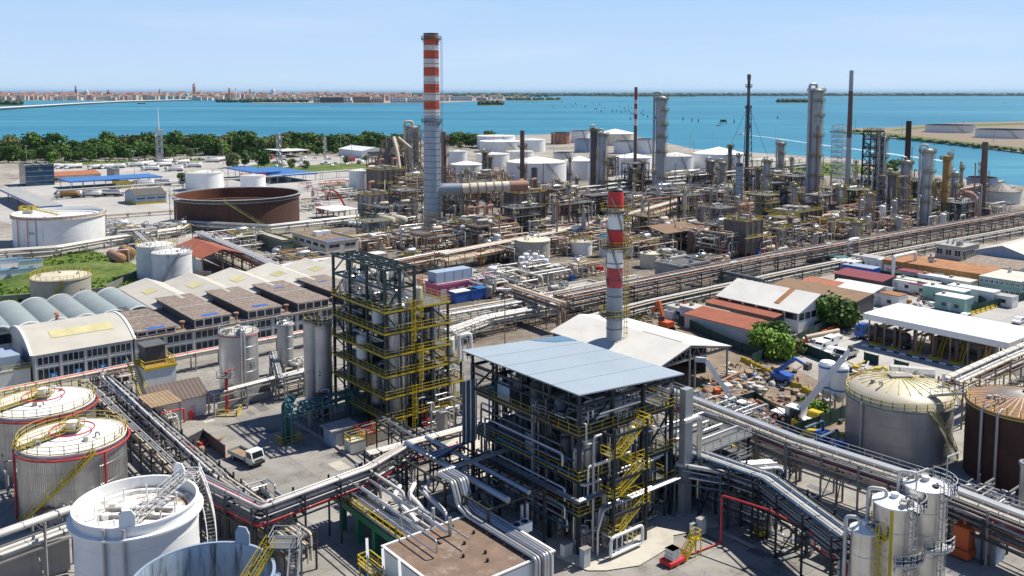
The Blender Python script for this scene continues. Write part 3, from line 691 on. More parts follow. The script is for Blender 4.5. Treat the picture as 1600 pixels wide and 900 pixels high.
def column(px, pyb, pyt, hw, label, shell='tower_grey', plats=(), platm='yellow', pipe=True, name='process_tower', cat='column', rb=None, bands=5, group=None, z0=0., platw=1.3, pipem=None, skirt=True, off=0.):
 x, y = G(px, pyb); Ht = ZAT(y, pyt); R = hw * M_PX(y); t = thing(name, label, cat, (x, y, 0), 0, group); ca = cam_ang(x, y)
 b = MB(shell); hh = Ht - R * .4
 b.lathe([(R * 1.12, 0), (R, hh * .06), (R, hh)] if skirt else [(R, 0), (R, hh)], 18); b.lathe([(R, hh), (R * .92, hh + R * .2), (R * .6, hh + R * .36), (.01, hh + R * .42)], 18, smooth=True)
 for i in range(1, bands + 1): b.lathe([(R, hh * i / (bands + .3) - .1), (R + .06, hh * i / (bands + .3)), (R, hh * i / (bands + .3) + .1)], 18)
 b.build('shell', t)
 q = random.Random(label)
 for i, pl in enumerate(plats):
  b = MB('grating'); z = Ht * pl; full = i == len(plats) - 1 and pl > .9
  a = ca + (q.uniform(.2, 1.3) if off == 0 else off)
  ringplat(b, R, a - (math.pi if full else 1.2), a + (math.pi if full else 1.2), z, platw, 'grating', platm); b.build('platform', t)
 if plats:
  b = MB(platm); a = ca + 1.1
  b.ladder(polar(R + .35, a, 0), Ht * plats[-1] + 1, (math.cos(a), math.sin(a), 0), platm); b.build('ladder', t)
 if pipe:
  pm = pipem or q.choice(['pipe_grey', 'pipe_white', 'pipe_tan']); a = ca - q.uniform(.9, 1.5); pr = max(.14, R * .22)
  b = MB(pm); b.tube([(0, 0, Ht - .2), (0, 0, Ht + pr * 3), polar(R + pr * 1.5, a, Ht + pr * 3), polar(R + pr * 1.5, a, 1.5), polar(R + pr * 6, a, 1.5)], pr, n=8); b.build('overhead_pipe', t)
  b = MB(q.choice(['pipe_tan', 'pipe_rust', 'pipe_grey'])); a = ca + q.uniform(-.5, .6); b.tube([polar(R, a, Ht * .7), polar(R + .4, a, Ht * .7), polar(R + .4, a, 1), polar(R + 2, a, 1)], pr * .6, n=6); b.build('side_pipe', t)
 return t
def stack(px, pyb, pyt, hwb, hwt, label, bands, plats=(), rings=0, name='chimney', platm='yellow', ladder=True, platw=1.2, cap=True, ladm=None):
 """bands: [(pixel row of the lower edge, material), ...] from the top down"""
 x, y = G(px, pyb); Ht = ZAT(y, pyt); rb, rt = hwb * M_PX(y), hwt * M_PX(y); t = thing(name, label, 'chimney', (x, y, 0)); ca = cam_ang(x, y)
 rr = lambda z: rb + (rt - rb) * min(1, z / Ht)
 b = MB('stack_grey'); z1 = Ht
 for py, m in bands:
  z0 = max(0, ZAT(y, py)); b.lathe([(rr(z0), z0), (rr(z1), z1)], 28, m=m); z1 = z0
 if z1 > 0: b.lathe([(rr(0), 0), (rr(z1), z1)], 28, m=bands[-1][1])
 b.lathe([(rt, Ht), (rt * .86, Ht), (rt * .84, Ht - 4)], 28, m='black'); b.add([polar(rt * .84, TAU * i / 28, Ht - 3.9) for i in range(28)], [tuple(range(28))], 'black')
 b.build('shaft', t)
 if rings:
  b = MB('tower_dark'); z = rings
  while z < Ht - 1: b.lathe([(rr(z), z - .09), (rr(z) + .07, z - .07), (rr(z) + .07, z + .07), (rr(z), z + .09)], 28); z += rings
  b.build('flange', t)
 for py in plats:
  z = ZAT(y, py); b = MB('grating'); ringplat(b, rr(z), 0, TAU, z, platw, 'grating', platm); b.build('platform', t)
 if ladder:
  lm = ladm or platm; a = ca + 1.35; b = MB(lm); zt = max([ZAT(y, p) for p in plats] + [Ht * .6]); b.ladder(polar(rb + .35, a, 0), zt, (math.cos(a), math.sin(a), 0), lm); b.build('ladder', t)
 return t, x, y, Ht
PAL = {'mix': ['pipe_white'] * 4 + ['pipe_tan'] * 4 + ['pipe_grey'] * 4 + ['pipe_rust'] * 2 + ['pipe_dark'] * 3 + ['cream_pipe'],
       'rusty': ['pipe_tan'] * 5 + ['pipe_rust'] * 4 + ['pipe_grey'] * 3 + ['pipe_dark'] * 3 + ['cream_pipe'] * 2,
       'white': ['pipe_white'] * 7 + ['pipe_grey'] * 4 + ['cream_pipe'] * 2 + ['pipe_red'],
       'grey': ['pipe_grey'] * 6 + ['pipe_white'] * 3 + ['pipe_dark'] * 3 + ['steel'] * 4,
       'dark': ['pipe_dark'] * 5 + ['pipe_grey'] * 3 + ['frame_navy'] * 2 + ['steel'] * 3,
       'navy': ['steel'] * 5 + ['pipe_dark'] * 3 + ['frame_blue'] + ['pipe_grey'] * 3 + ['pipe_white'] * 2}
def offset_path(P_, o):
 out = []
 for i, p in enumerate(P_):
  ds = []
  if i > 0: ds.append((p - P_[i - 1]).normalized())
  if i < len(P_) - 1: ds.append((P_[i + 1] - p).normalized())
  ns = [Vector((-d.y, d.x, 0)) for d in ds]
  if len(ns) == 2:
   nrm = (ns[0] + ns[1]); k = nrm.length
   nrm = nrm.normalized() / max(.35, nrm.normalized().dot(ns[0])) if k > .1 else ns[0]
  else: nrm = ns[0]
  out.append(p + nrm * o)
 return out
def rack(pix, label, w=5., zs=(4.5,), npipe=6, pal='mix', frame='frame_grey', rmin=.12, rmax=.32, step=6., zpx=0., seed=None, world=None, brace=True, rails=None, lane=0.0, cols=True, ends=True, group=None, cable=False):
 """a run of pipes on steel trestles: pixels of the ground path -> one thing, the trestles and every pipe a part"""
 q = random.Random(seed if seed is not None else label)
 P_ = [Vector((*G(a, b, zpx), 0)) for a, b in pix] if world is None else [Vector(p) for p in world]
 o0 = P_[0].copy(); P_ = [p - o0 for p in P_]; t = thing('pipe_rack', label, 'pipe rack', o0, 0, group)
 b = MB(frame)
 top = max(zs)
 for p, d_ in zip(P_, P_[1:]):
  L = (d_ - p).length; dr = (d_ - p) / L; sd = Vector((-dr.y, dr.x, 0)); k = max(1, round(L / step))
  for i in range(k + 1):
   c = p.lerp(d_, i / k)
   for s in (-1, 1):
    if cols: b.bar(c + sd * (s * w / 2), c + sd * (s * w / 2) + Vector((0, 0, top + .5)), .22, .22)
   for z in zs: b.bar(c - sd * (w / 2), c + sd * (w / 2) + Vector((0, 0, 0)), .2, .2) if False else b.bar(c - sd * (w / 2) + Vector((0, 0, z - .15)), c + sd * (w / 2) + Vector((0, 0, z - .15)), .2, .24)
   if brace and cols and i % 4 == 1: b.bar(c - sd * (w / 2), c + sd * (w / 2) + Vector((0, 0, zs[0])), .12, .12)
  for s in (-1, 1):
   for z in zs: b.bar(p + sd * (s * w / 2) + Vector((0, 0, z - .2)), d_ + sd * (s * w / 2) + Vector((0, 0, z - .2)), .14, .2)
 b.build('trestle', t)
 for z in zs:
  offs = [(-w / 2 + .4 + (w - .8) * (i + q.uniform(.3, .7)) / npipe) for i in range(npipe)]
  for o in offs:
   rr = q.uniform(rmin, rmax);
   if q.random() < .12 and len(zs) > 1: continue
   pp = [v + Vector((0, 0, z + rr)) for v in offset_path(P_, o)]
   if ends and q.random() < .5: pp = pp + [pp[-1] + Vector((0, 0, -z * q.uniform(.5, .9)))]
   m = MB(q.choice(PAL[pal]));
   if q.random() < .25 and len(pp) == 2 and (pp[1] - pp[0]).length > 24:      # expansion loop
    d = (pp[1] - pp[0]); e = d.normalized(); f = q.uniform(.3, .7); c0 = pp[0] + d * f; up = Vector((0, 0, q.uniform(1., 1.8)))
    pp = [pp[0], c0, c0 + up, c0 + e * 2.5 + up, c0 + e * 2.5, pp[1]]
   m.tube(pp, rr, n=7, k=2)
   if rr > .11 and o0.y < 230:
    for e, f in zip(pp, pp[1:]):
     L = (f - e).length; d = (f - e) / max(L, .01); k = int(L / 2.6)
     for i in range(k): c = e + d * (L * (i + .5) / k); m.tube([c - d * .07, c + d * .07], rr * 1.14, 'pipe_grey' if i % 3 else 'pipe_dark', n=7)
   m.build('pipe', t)
 if rails:
  b = MB(rails);
  for s in (-1, 1): b.rail([v + Vector((0, 0, top + .2)) for v in offset_path(P_, s * (w / 2))], m=rails, step=2.2)
  b.build('railing', t)
 if cable:
  b = MB('galv')
  for p, d_ in zip(offset_path(P_, w * .2), offset_path(P_, w * .2)[1:]): b.bar(p + Vector((0, 0, top + .5)), d_ + Vector((0, 0, top + .5)), 1.1, .14)
  b.build('cable_tray', t)
 return t
def frame_tower(org, Lu, Lv, zs, nu, nv, label, m='frame_navy', col=.34, rails='yellow', plats=True, brace=True, kick=True, roofless=False, name='process_structure', cat='structure', holes=True, base=0., group=None, rz=None, t=None, x0=0., y0=0., skip=0):
 """steel structure: columns, beams, braces (frame), one platform and one railing per level"""
 t = t or thing(name, label, cat, org, GA if rz is None else rz, group); b = MB(m); q = random.Random(label); top = zs[-1]; SH = Matrix.Translation((x0, y0, 0)); Lu_, Lv_ = Lu, Lv
 xs = [Lu * i / nu for i in range(nu + 1)]; ys = [Lv * j / nv for j in range(nv + 1)]
 for x in xs:
  for y in ys: b.box(x - col / 2, y - col / 2, base, x + col / 2, y + col / 2, top)
 for z in zs:
  for x in xs: b.box(x - col * .3, 0, z - col * .9, x + col * .3, Lv, z - .02)
  for y in ys: b.box(0, y - col * .3, z - col * .9 - .01, Lu, y + col * .3, z - .03)
 if brace:
  lv = [base] + list(zs)
  for z0, z1 in zip(lv, lv[1:]):
   for side in (0, Lv):
    i = q.randrange(nu); a, c = (xs[i], xs[i + 1]) if q.random() < .5 else (xs[i + 1], xs[i]); b.bar((a, side, z0), (c, side, z1 - .3), .2, .2)
   for side in (0, Lu):
    j = q.randrange(nv); a, c = (ys[j], ys[j + 1]) if q.random() < .5 else (ys[j + 1], ys[j]); b.bar((side, a, z0), (side, c, z1 - .3), .2, .2)
 b.xform(SH).build('frame', t)
 for k, z in enumerate(zs):
  if roofless and k >= len(zs) - roofless: break
  if plats:
   b = MB('grating'); b.box(-.3, -.3, z, Lu + .3, Lv + .3, z + .06)
   b.xform(SH).build('platform', t)
  if rails:
   b = MB(rails); b.rail([(-.3, -.3, z + .06), (Lu + .3, -.3, z + .06), (Lu + .3, Lv + .3, z + .06), (-.3, Lv + .3, z + .06)], m=rails, closed=True, t=.055, step=1.7)
   if kick: b.box(-.36, -.36, z - .1, Lu + .36, -.3, z + .07); b.box(-.36, -.3, z - .1, -.3, Lv + .36, z + .07); b.box(Lu + .3, -.3, z - .16, Lu + .36, Lv + .3, z + .08)
   b.xform(SH).build('railing', t)
 return t
def pipes_in(t, Lu, Lv, z0, z1, n, pal, seed, rmin=.08, rmax=.22, x0=0., y0=0., levels=(1.2, 2.6, 4.2, 6), shell=False, vert=.55, nm='pipe'):
 """n separate pipes with bends inside a box of the thing t"""
 q = random.Random(seed)
 for i in range(n):
  r = q.uniform(rmin, rmax); x, y = x0 + q.uniform(0, Lu), y0 + q.uniform(0, Lv)
  if shell:
   s = q.random()
   if s < .5: y = y0 - .5 - q.uniform(0, .5)
   else: x = x0 - .5 - q.uniform(0, .5)
  z = q.uniform(z0, z1) if not levels else min(z1, z0 + q.choice(levels) + q.choice((0, .35, .7)))
  pts = [Vector((x, y, z))]; ax = q.randrange(2)
  for k in range(q.choice((2, 3, 3, 4, 5))):
   p = pts[-1].copy()
   if ax == 2 or (k and q.random() < vert):
    p.z = max(z0 + .2, min(z1, q.uniform(z0, z1))); ax = q.randrange(2)
   elif ax == 0: p.x = x0 + q.uniform(0, Lu); ax = 1 if q.random() < .6 else 2
   else: p.y = y0 + q.uniform(0, Lv); ax = 0 if q.random() < .6 else 2
   if (p - pts[-1]).length > 6 * r: pts.append(p)
  if len(pts) < 2: continue
  if q.random() < .5: pts.append(Vector((pts[-1].x, pts[-1].y, z0)))
  MB(q.choice(PAL[pal])).tube(pts, r, n=6, k=2).build(nm, t)
def vessel(x, y, r, h, label, m, z=0., legs=True, group=None, dome=True, name='vessel', top=True, rail=None, insul=False, n=18):
 t = thing(name, label, 'vessel', (x, y, z), 0, group); b = MB(m); lz = min(1.5, h * .2) if legs else 0
 b.lathe([(r * .35, lz * .35), (r * .8, lz * .7), (r, lz)], n, smooth=True) if legs else None
 b.lathe([(r, lz), (r, h)], n); b.lathe([(r, h), (r * .88, h + r * .22), (r * .55, h + r * .38), (.01, h + r * .44)] if dome else [(r + .03, h), (.01, h + r * .25)], n, smooth=dome)
 k = max(2, int(h / 1.4))
 for i in range(1, k): b.lathe([(r, h * i / k - .025), (r + .025, h * i / k), (r, h * i / k + .025)], n)
 b.build('shell', t)
 if legs:
  for i in range(4): a = TAU * (i + .5) / 4; MB('frame_grey').bar(polar(r * .9, a, 0), polar(r * .9, a, lz + .4), .16, .16).build('leg', t)
 if top:
  b = MB('steel'); b.tube([(r * .3, 0, h + r * .2), (r * .3, 0, h + r * .4 + .6), (r + .3, 0, h + r * .4 + .6), (r + .3, 0, h * .3)], max(.07, r * .12), n=6); b.cyl((-.2 * r, .2 * r, h + r * .2), r * .22, r * .45, n=8); b.build('nozzle_pipe', t)
 if rail: b = MB(rail); b.rail([polar(r, TAU * i / 12, h + .05) for i in range(12)], closed=True, m=rail, step=1); b.build('railing', t)
 return t
def drum_thing(x, y, r, l, z, label, m='steel', rz=GA, group=None):
 t = thing('horizontal_drum', label, 'vessel', (x, y, z), rz, group); MB(m).drum((0, 0, r + .5), r, l).build('shell', t)
 for s in (-.3, .3): MB('concrete').cbox((s * l, 0, 0), (.4, r * 1.6, r * .75)).build('saddle', t)
 b = MB('pipe_grey'); b.tube([(l * .2, 0, 2 * r + .4), (l * .2, 0, 2 * r + 1.1), (l * .2, r * 2, 2 * r + 1.1), (l * .2, r * 2, -.2)], r * .16, n=6); b.build('nozzle_pipe', t)
 return t
def unit(px, py, Lu, Lv, h, where, n=36, pal='rusty', frame='frame_grey', tables=2, vess=3, drums=2, seed=None, rails='yellow', vm=None, rmax=.26, off=(0, 0), boxes=3):
 """open-air process area: steel tables, pipes, vessels and drums; px,py = near corner on the ground"""
 q = random.Random(seed or where); o = V(px, py); o.z = 0; W_ = lambda a, c: (o + U * a + VV * c)
 t = thing('pipework_area', 'tangled ' + {'rusty': 'rust and tan', 'mix': 'mixed colour', 'white': 'white', 'grey': 'grey', 'dark': 'dark', 'navy': 'silver and navy'}[pal] + ' pipework ' + where, 'pipework', o, GA)
 for k in range(tables):
  a, c = q.uniform(2, max(3, Lu * .6)), q.uniform(2, max(3, Lv * .6)); la, lc = Lu * q.uniform(.22, .4), Lv * q.uniform(.22, .4); zz = h * q.uniform(.45, 1.); lev = [zz * (i + 1) / max(1, round(zz / 4)) for i in range(max(1, round(zz / 4)))]
  b = MB(frame); nu, nv = max(1, round(la / 5)), max(1, round(lc / 5))
  for i in range(nu + 1):
   for j in range(nv + 1): b.box(a + la * i / nu - .14, c + lc * j / nv - .14, 0, a + la * i / nu + .14, c + lc * j / nv + .14, zz)
  for z in lev:
   for i in range(nu + 1): b.box(a + la * i / nu - .1, c, z - .35, a + la * i / nu + .1, c + lc, z - .02)
   for j in range(nv + 1): b.box(a, c + lc * j / nv - .1, z - .36, a + la, c + lc * j / nv + .1, z - .03)
  b.bar((a, c, 0), (a + la / nu, c, lev[0]), .16); b.bar((a, c + lc / nv, 0), (a, c, lev[0]), .16)
  b.build('steel_table', t)
  MB('grating').box(a + .2, c + .2, zz, a + la * q.uniform(.5, .95), c + lc - .2, zz + .06).build('platform', t)
  b = MB(rails); b.rail([(a, c, zz), (a + la, c, zz), (a + la, c + lc, zz), (a, c + lc, zz)], closed=True, m=rails, t=.09); b.build('railing', t)
  if drums and q.random() < .7:
   p = W_(a + la * .5, c + lc * .5); drum_thing(p.x, p.y, q.uniform(.6, 1.1), la * .5, zz + .06, 'horizontal drum on top of a steel table ' + where, q.choice(['steel_old', 'pipe_tan', 'white', 'steel']), GA, 'drums ' + where)
 pipes_in(t, Lu, Lv, .2, h, n, pal, where, .08, rmax, levels=(.5, 2., 3.5, 5., h * .8))
 for k in range(boxes):
  b = MB(q.choice(['concrete', 'steel_old', 'wall_grey', 'red_paint', 'blue_paint', 'frame_rust'])); a, c = q.uniform(0, Lu), q.uniform(0, Lv); b.box(a, c, 0, a + q.uniform(.8, 2.2), c + q.uniform(.8, 2), q.uniform(.8, 2)); b.tube([(a + .4, c + .4, .5), (a + .4, c + .4, 2.6), (a + .4, c + 2.5, 2.6)], .12, n=6); b.build('pump', t)
 for k in range(vess):
  p = W_(q.uniform(1, Lu), q.uniform(1, Lv)); m = vm or q.choice(['steel_old', 'tower_grey', 'white', 'pipe_tan', 'tower_brown', 'steel'])
  vessel(p.x, p.y, q.uniform(.6, 1.3), h * q.uniform(.5, 1.25), {'steel_old': 'weathered grey', 'tower_grey': 'grey', 'white': 'white', 'pipe_tan': 'tan', 'tower_brown': 'brown', 'steel': 'silver', 'steel_bright': 'bright silver', 'tower_dark': 'dark'}[m] + ' upright vessel among the pipes ' + where, m, group='vessels ' + where)
 for k in range(drums):
  p = W_(q.uniform(1, Lu), q.uniform(1, Lv)); drum_thing(p.x, p.y, q.uniform(.5, .9), q.uniform(3, 6), .1, 'horizontal drum on concrete saddles ' + where, q.choice(['steel_old', 'pipe_tan', 'white']), GA + q.choice((0, math.pi / 2)), 'saddle drums ' + where)
 return t
def windows(b, axis, fixed, a0, a1, z0, z1, n, out=-.04, mull='white_clean', gap=.25, m='glass_dark'):
 w = (a1 - a0) / n
 for i in range(n):
  p, q_ = a0 + w * (i + gap / 2), a0 + w * (i + 1 - gap / 2)
  if axis == 'x': b.box(p, fixed + out, z0, q_, fixed - .001 * (1 if out < 0 else -1), z1, m) if out < 0 else b.box(p, fixed, z0, q_, fixed + out, z1, m)
  else: b.box(fixed + out, p, z0, fixed, q_, z1, m)
def block(n, r, l, z, label, wall='wall_grey', roof='roof_grey', name='flat_roof_building', win=None, parapet=.5, cat='building', group=None, dims=None, door=True, roofbits=3, winm='glass_dark', zb=0.):
 """flat roofed building; pixels of the near, right and left roof corners at height z; win=(rows, cols on the right face, cols on the left face)"""
 o, Lu, Lv = rect(n, r, l, z) if dims is None else dims
 o.z = zb
 t = thing(name, label, cat, o, GA, group); q = random.Random(label)
 MB(wall).box(0, 0, 0, Lu, Lv, z).build('wall', t)
 b = MB(roof); b.box(-.15, -.15, z, Lu + .15, Lv + .15, z + .12)
 if parapet:
  for (a, c, d, e) in ((-.15, -.15, Lu + .15, .15), (-.15, Lv - .15, Lu + .15, Lv + .15), (-.15, .15, .15, Lv - .15), (Lu - .15, .15, Lu + .15, Lv - .15)): b.box(a, c, z + .12, d, e, z + .12 + parapet, wall)
 b.build('roof', t)
 if win:
  rows, cu, cv = win; fh = z / rows
  for k in range(rows):
   for i in range(cu):
    b = MB('white_clean'); w = Lu / cu; a = w * (i + .15); c = w * (i + .85); z0, z1 = fh * k + fh * .3, fh * k + fh * .78
    b.box(a, -.07, z0, c, 0, z1); p_ = b.sub('pane', winm); p_.box(a + .1, -.09, z0 + .1, (a + c) / 2 - .05, -.07, z1 - .1, winm); p_.box((a + c) / 2 + .05, -.09, z0 + .1, c - .1, -.07, z1 - .1, winm); b.build('window', t)
   for i in range(cv):
    b = MB('white_clean'); w = Lv / cv; a = w * (i + .15); c = w * (i + .85); z0, z1 = fh * k + fh * .3, fh * k + fh * .78
    b.box(-.07, a, z0, 0, c, z1); p_ = b.sub('pane', winm); p_.box(-.09, a + .1, z0 + .1, -.07, (a + c) / 2 - .05, z1 - .1, winm); p_.box(-.09, (a + c) / 2 + .05, z0 + .1, -.07, c - .1, z1 - .1, winm); b.build('window', t)
 if door: MB('wall_dark').box(Lu * .1, -.06, 0, Lu * .1 + min(1.4, Lu * .2), 0, min(2.2, z * .7)).build('door', t)
 for k in range(roofbits):
  b = MB(q.choice(['white', 'steel_old', 'wall_grey'])); a, c = Lu * q.uniform(.1, .8), Lv * q.uniform(.1, .8); w = q.uniform(.8, 2.2); b.box(a, c, z + .12, a + w, c + w * .7, z + .3 + q.uniform(.5, 1.2)); b.cyl((a + w * .5, c + w * .3, z + .3), w * .2, 1.5, 'steel_old', 8); b.build('roof_unit', t)
 return t, Lu, Lv
def gable(n, r, l, z, rise, label, axis='u', wall='wall_grey', roof='roof_white', name='gabled_shed', ov=.5, cat='building', group=None, open_=False, win=None, dims=None, ridge=.5, posts='frame_grey', door=None, skylight=None):
 o, Lu, Lv = rect(n, r, l, z) if dims is None else dims
 t = thing(name, label, cat, o, GA, group)
 b = MB(wall)
 if not open_:
  if axis == 'u': b.prism([(0, 0), (Lv, 0), (Lv, z), (Lv * ridge, z + rise), (0, z)], 0, Lu, axis='x')
  else: b.prism([(0, 0), (Lu, 0), (Lu, z), (Lu * ridge, z + rise), (0, z)], 0, Lv, axis='y')
  b.build('wall', t)
 else:
  nu, nv = max(1, round(Lu / 8)), max(1, round(Lv / 8)); b = MB(posts)
  for i in range(nu + 1):
   for j in range(nv + 1):
    if i in (0, nu) or j in (0, nv): b.box(Lu * i / nu - .15, Lv * j / nv - .15, 0, Lu * i / nu + .15, Lv * j / nv + .15, z)
  for i in range(nu + 1): b.bar((Lu * i / nu, 0, z - .3), (Lu * i / nu, Lv, z - .3), .2, .3)
  for j in (0, nv): b.bar((0, Lv * j / nv, z - .3), (Lu, Lv * j / nv, z - .3), .2, .3)
  b.build('post', t)
 th = .14; b = MB(roof); W_, L_ = (Lv, Lu) if axis == 'u' else (Lu, Lv)
 for (a0, h0, a1, h1) in ((-ov, z - ov * rise / (W_ * ridge) if ridge else z, W_ * ridge, z + rise), (W_ * ridge, z + rise, W_ + ov, z - (ov * rise / (W_ * (1 - ridge)) if ridge < 1 else 0))):
  if abs(a1 - a0) < ov * 1.5: continue
  b.prism([(a0, h0 + .02), (a1, h1 + .02), (a1, h1 + th), (a0, h0 + th)], -ov, L_ + ov, axis='x' if axis == 'u' else 'y')
 b.build('roof', t)
 if skylight:
  for (f0, f1, g0, g1, m) in skylight:     # along length f0..f1, down the near slope g0..g1
   b = MB(m); hh = lambda g: z + rise * g / ridge + th + .03
   p = [(L_ * f0, W_ * g0, hh(g0)), (L_ * f1, W_ * g0, hh(g0)), (L_ * f1, W_ * g1, hh(g1)), (L_ * f0, W_ * g1, hh(g1))]
   if axis != 'u': p = [(v, u, h) for u, v, h in p]
   b.add(p + [(a, c, d + .06) for a, c, d in p], [(0, 1, 2, 3), (4, 5, 6, 7), (0, 1, 5, 4), (1, 2, 6, 5), (2, 3, 7, 6), (3, 0, 4, 7)]); b.build('skylight', t)
 if win:
  z0, z1, cu, cv = win
  for i in range(cu):
   b = MB('glass_dark'); w = Lu / cu; b.box(w * (i + .1), -.06, z0, w * (i + .9), 0, z1); b.build('window', t)
  for i in range(cv):
   b = MB('glass_dark'); w = Lv / cv; b.box(-.06, w * (i + .1), z0, 0, w * (i + .9), z1); b.build('window', t)
 if door:
  a, c, hh, m = door
  MB(m).box(Lu * a, -.08, 0, Lu * c, 0, hh).build('door', t)
 return t, Lu, Lv
# ------------------------------------------------------------------ ground sheets
sheet('paving', [(-700, 640), (150, 585), (480, 500), (700, 540), (1050, 600), (1250, 690), (2400, 900), (2600, 1500), (-1800, 1500), (-1700, 900)], .012, 'paving')
sheet('road', [(880, 905), (1040, 852), (1250, 770), (1430, 850), (1400, 1050), (900, 1050)], .02, 'paving')
sheet('road', [(420, 650), (520, 640), (590, 690), (560, 715), (470, 745), (400, 770), (385, 720)], .02, 'paving')
sheet('road', [(1235, 700), (1330, 720), (1480, 800), (1430, 840), (1250, 765)], .024, 'paving')
sheet('road', [(980, 470), (1240, 412), (1420, 372), (1600, 340), (1600, 346), (1420, 382), (1240, 424), (1000, 482)], .016, 'yard')
sheet('truck_park', [(60, 262), (180, 256), (300, 252), (420, 250), (520, 246), (640, 244), (640, 262), (580, 300), (470, 345), (170, 390), (-60, 330)], .016, 'yard')
sheet('loading_yard', [(1230, 560), (1290, 500), (1400, 470), (1600, 450), (1750, 520), (1640, 640), (1400, 600)], .016, 'yard')
sheet('works_yard', [(1000, 560), (985, 490), (1075, 470), (1140, 530), (1240, 575), (1330, 620), (1320, 690), (1180, 660), (1060, 610)], .02, 'earth')
sheet('plant_floor', [(430, 462), (395, 430), (560, 352), (600, 300), (720, 262), (1000, 254), (1170, 268), (1240, 280), (1400, 290), (1640, 330), (1640, 360), (1240, 428), (1000, 486), (870, 530), (700, 560)], .02, 'plant_floor')
sheet('lawn', [(0, 255), (120, 252), (240, 250), (350, 247), (420, 243), (420, 246), (350, 251), (240, 254), (120, 258)], .03, 'grass')
sheet('lawn', [(-20, 445), (90, 398), (140, 390), (170, 400), (215, 425), (215, 470), (100, 500), (-20, 480)], .03, 'grass')
sheet('lawn', [(1225, 262), (1250, 253), (1340, 256), (1370, 268), (1320, 276), (1250, 272)], .03, 'grass')
sheet('lawn', [(440, 262), (520, 255), (600, 256), (590, 266), (500, 270)], .03, 'grass')
sheet('lawn', [(370, 262), (430, 252), (450, 258), (400, 275)], .034, 'grass')
sheet('bund_floor', [(180, 470), (216, 440), (330, 440), (330, 470)], .04, 'concrete_dark')
b = MB('grass'); q = random.Random(3)          # grassed mound at the left
o = V(118, 432); n = 15; vs = []; fs = []
for i in range(n + 1):
 for j in range(n + 1):
  a, c = i / n, j / n; h = 2.4 * math.sin(math.pi * a) ** .8 * math.sin(math.pi * c) ** .8 if 0 < i < n and 0 < j < n else -.1
  p = U * (a * 40 - 20) + VV * (c * 30 - 10); vs.append((p.x, p.y, h + q.uniform(-.15, .15)))
for i in range(n):
 for j in range(n): k = i * (n + 1) + j; fs.append((k, k + n + 1, k + n + 2, k + 1))
b.add(vs, fs, None, True); setting(b.build('grass_mound', None, (o.x, o.y, 0)), 'structure')
# ------------------------------------------------------------------ storage tanks, near to far
white_big, R, ca = tank(213, 782, 99, 13, 'white open-topped tank with gangway over its stained roof, nearest the camera', 'white_clean', 'open', 'roof_stained', depth=1.5, innerm='white', rail=None, drops=(-.5, -.2), n=64, text=None)
b = MB('white_clean')                     # raised gussets of the rim
for a in (-.15, 2.3):
 b = MB('white_clean'); c = Vector(polar(R - .05, ca + a, 13)); e = Vector((-math.sin(ca + a), math.cos(ca + a), 0)); f = Vector((math.cos(ca + a), math.sin(ca + a), 0)) * .08
 pl = [c - e * .75, c + e * .75, c + e * .75 + Vector((0, 0, 1.1)), c + e * .4 + Vector((0, 0, 1.7)), c - e * .4 + Vector((0, 0, 1.7)), c - e * .75 + Vector((0, 0, 1.1))]
 b.add([p - f for p in pl] + [p + f for p in pl], [(5, 4, 3, 2, 1, 0), (6, 7, 8, 9, 10, 11)] + [(i, (i + 1) % 6, 6 + (i + 1) % 6, 6 + i) for i in range(6)]); b.build('rim_gusset', white_big)
b = MB('steel_bright'); p0 = Vector(polar(R - .2, ca + 2.15, 13.3)); p1 = Vector(polar(R * .55, ca - .25, 11.9)); sd = Vector((-(p1 - p0).y, (p1 - p0).x, 0)).normalized() * .55
b.stair(p0, p1, 1.0, 'pipe_white', 'grating', True, .16); n = 9
for k in (-1, 1):
 for i in range(n):
  b.bar(p0.lerp(p1, i / n) + sd * k, p0.lerp(p1, (i + 1) / n) + sd * k + Vector((0, 0, 1)), .05)
b.build('gangway', white_big)
b = MB('steel_old'); [b.box(-3.4, v - .12, 11.7, 3.6, v + .12, 12.0) for v in (-1.2, .4)]; b.build('roof_rail', white_big)
a = ca + 1.4; b = MB('galv'); spiral(b, R + .7, 5.5, 13.2, a - .05, a + .75, 'white', .9); b.build('stair', white_big)
p = Vector(polar(R + .8, ca + 2.25, 12.4)); b = MB('grating'); b.cbox(p, (2.6, 1.6, .1)); b.rail([p + Vector((x, y, .1)) for x, y in ((-1.3, -.8), (1.3, -.8), (1.3, .8), (-1.3, .8))], m='white', closed=True); b.build('stair_landing', white_big)
grey_open, R, ca = tank(318, 901, 114, 12.5, 'blue-grey open tank with a black stained inside, cut by the bottom edge', 'wall_blue', 'open', 'steel_old', depth=9, innerm='inside_stain' if 'inside_stain' in MATS else mat('inside_stain', (.36, .44, .52), .5, streak=.9, dirt=(.03, .03, .03), thr=.50, sxy=1.4, sz=.12).name, rail=None, n=64)
b = MB('wall_blue'); c = Vector(polar(R - .05, ca + 2.5, 12.5)); e = Vector((-math.sin(ca + 2.5), math.cos(ca + 2.5), 0)); f = Vector((math.cos(ca + 2.5), math.sin(ca + 2.5), 0)) * .08
pl = [c - e * .75, c + e * .75, c + e * .75 + Vector((0, 0, 1.1)), c + e * .4 + Vector((0, 0, 1.7)), c - e * .4 + Vector((0, 0, 1.7)), c - e * .75 + Vector((0, 0, 1.1))]
b.add([p - f for p in pl] + [p + f for p in pl], [(5, 4, 3, 2, 1, 0), (6, 7, 8, 9, 10, 11)] + [(i, (i + 1) % 6, 6 + (i + 1) % 6, 6 + i) for i in range(6)]); b.build('rim_gusset', grey_open)
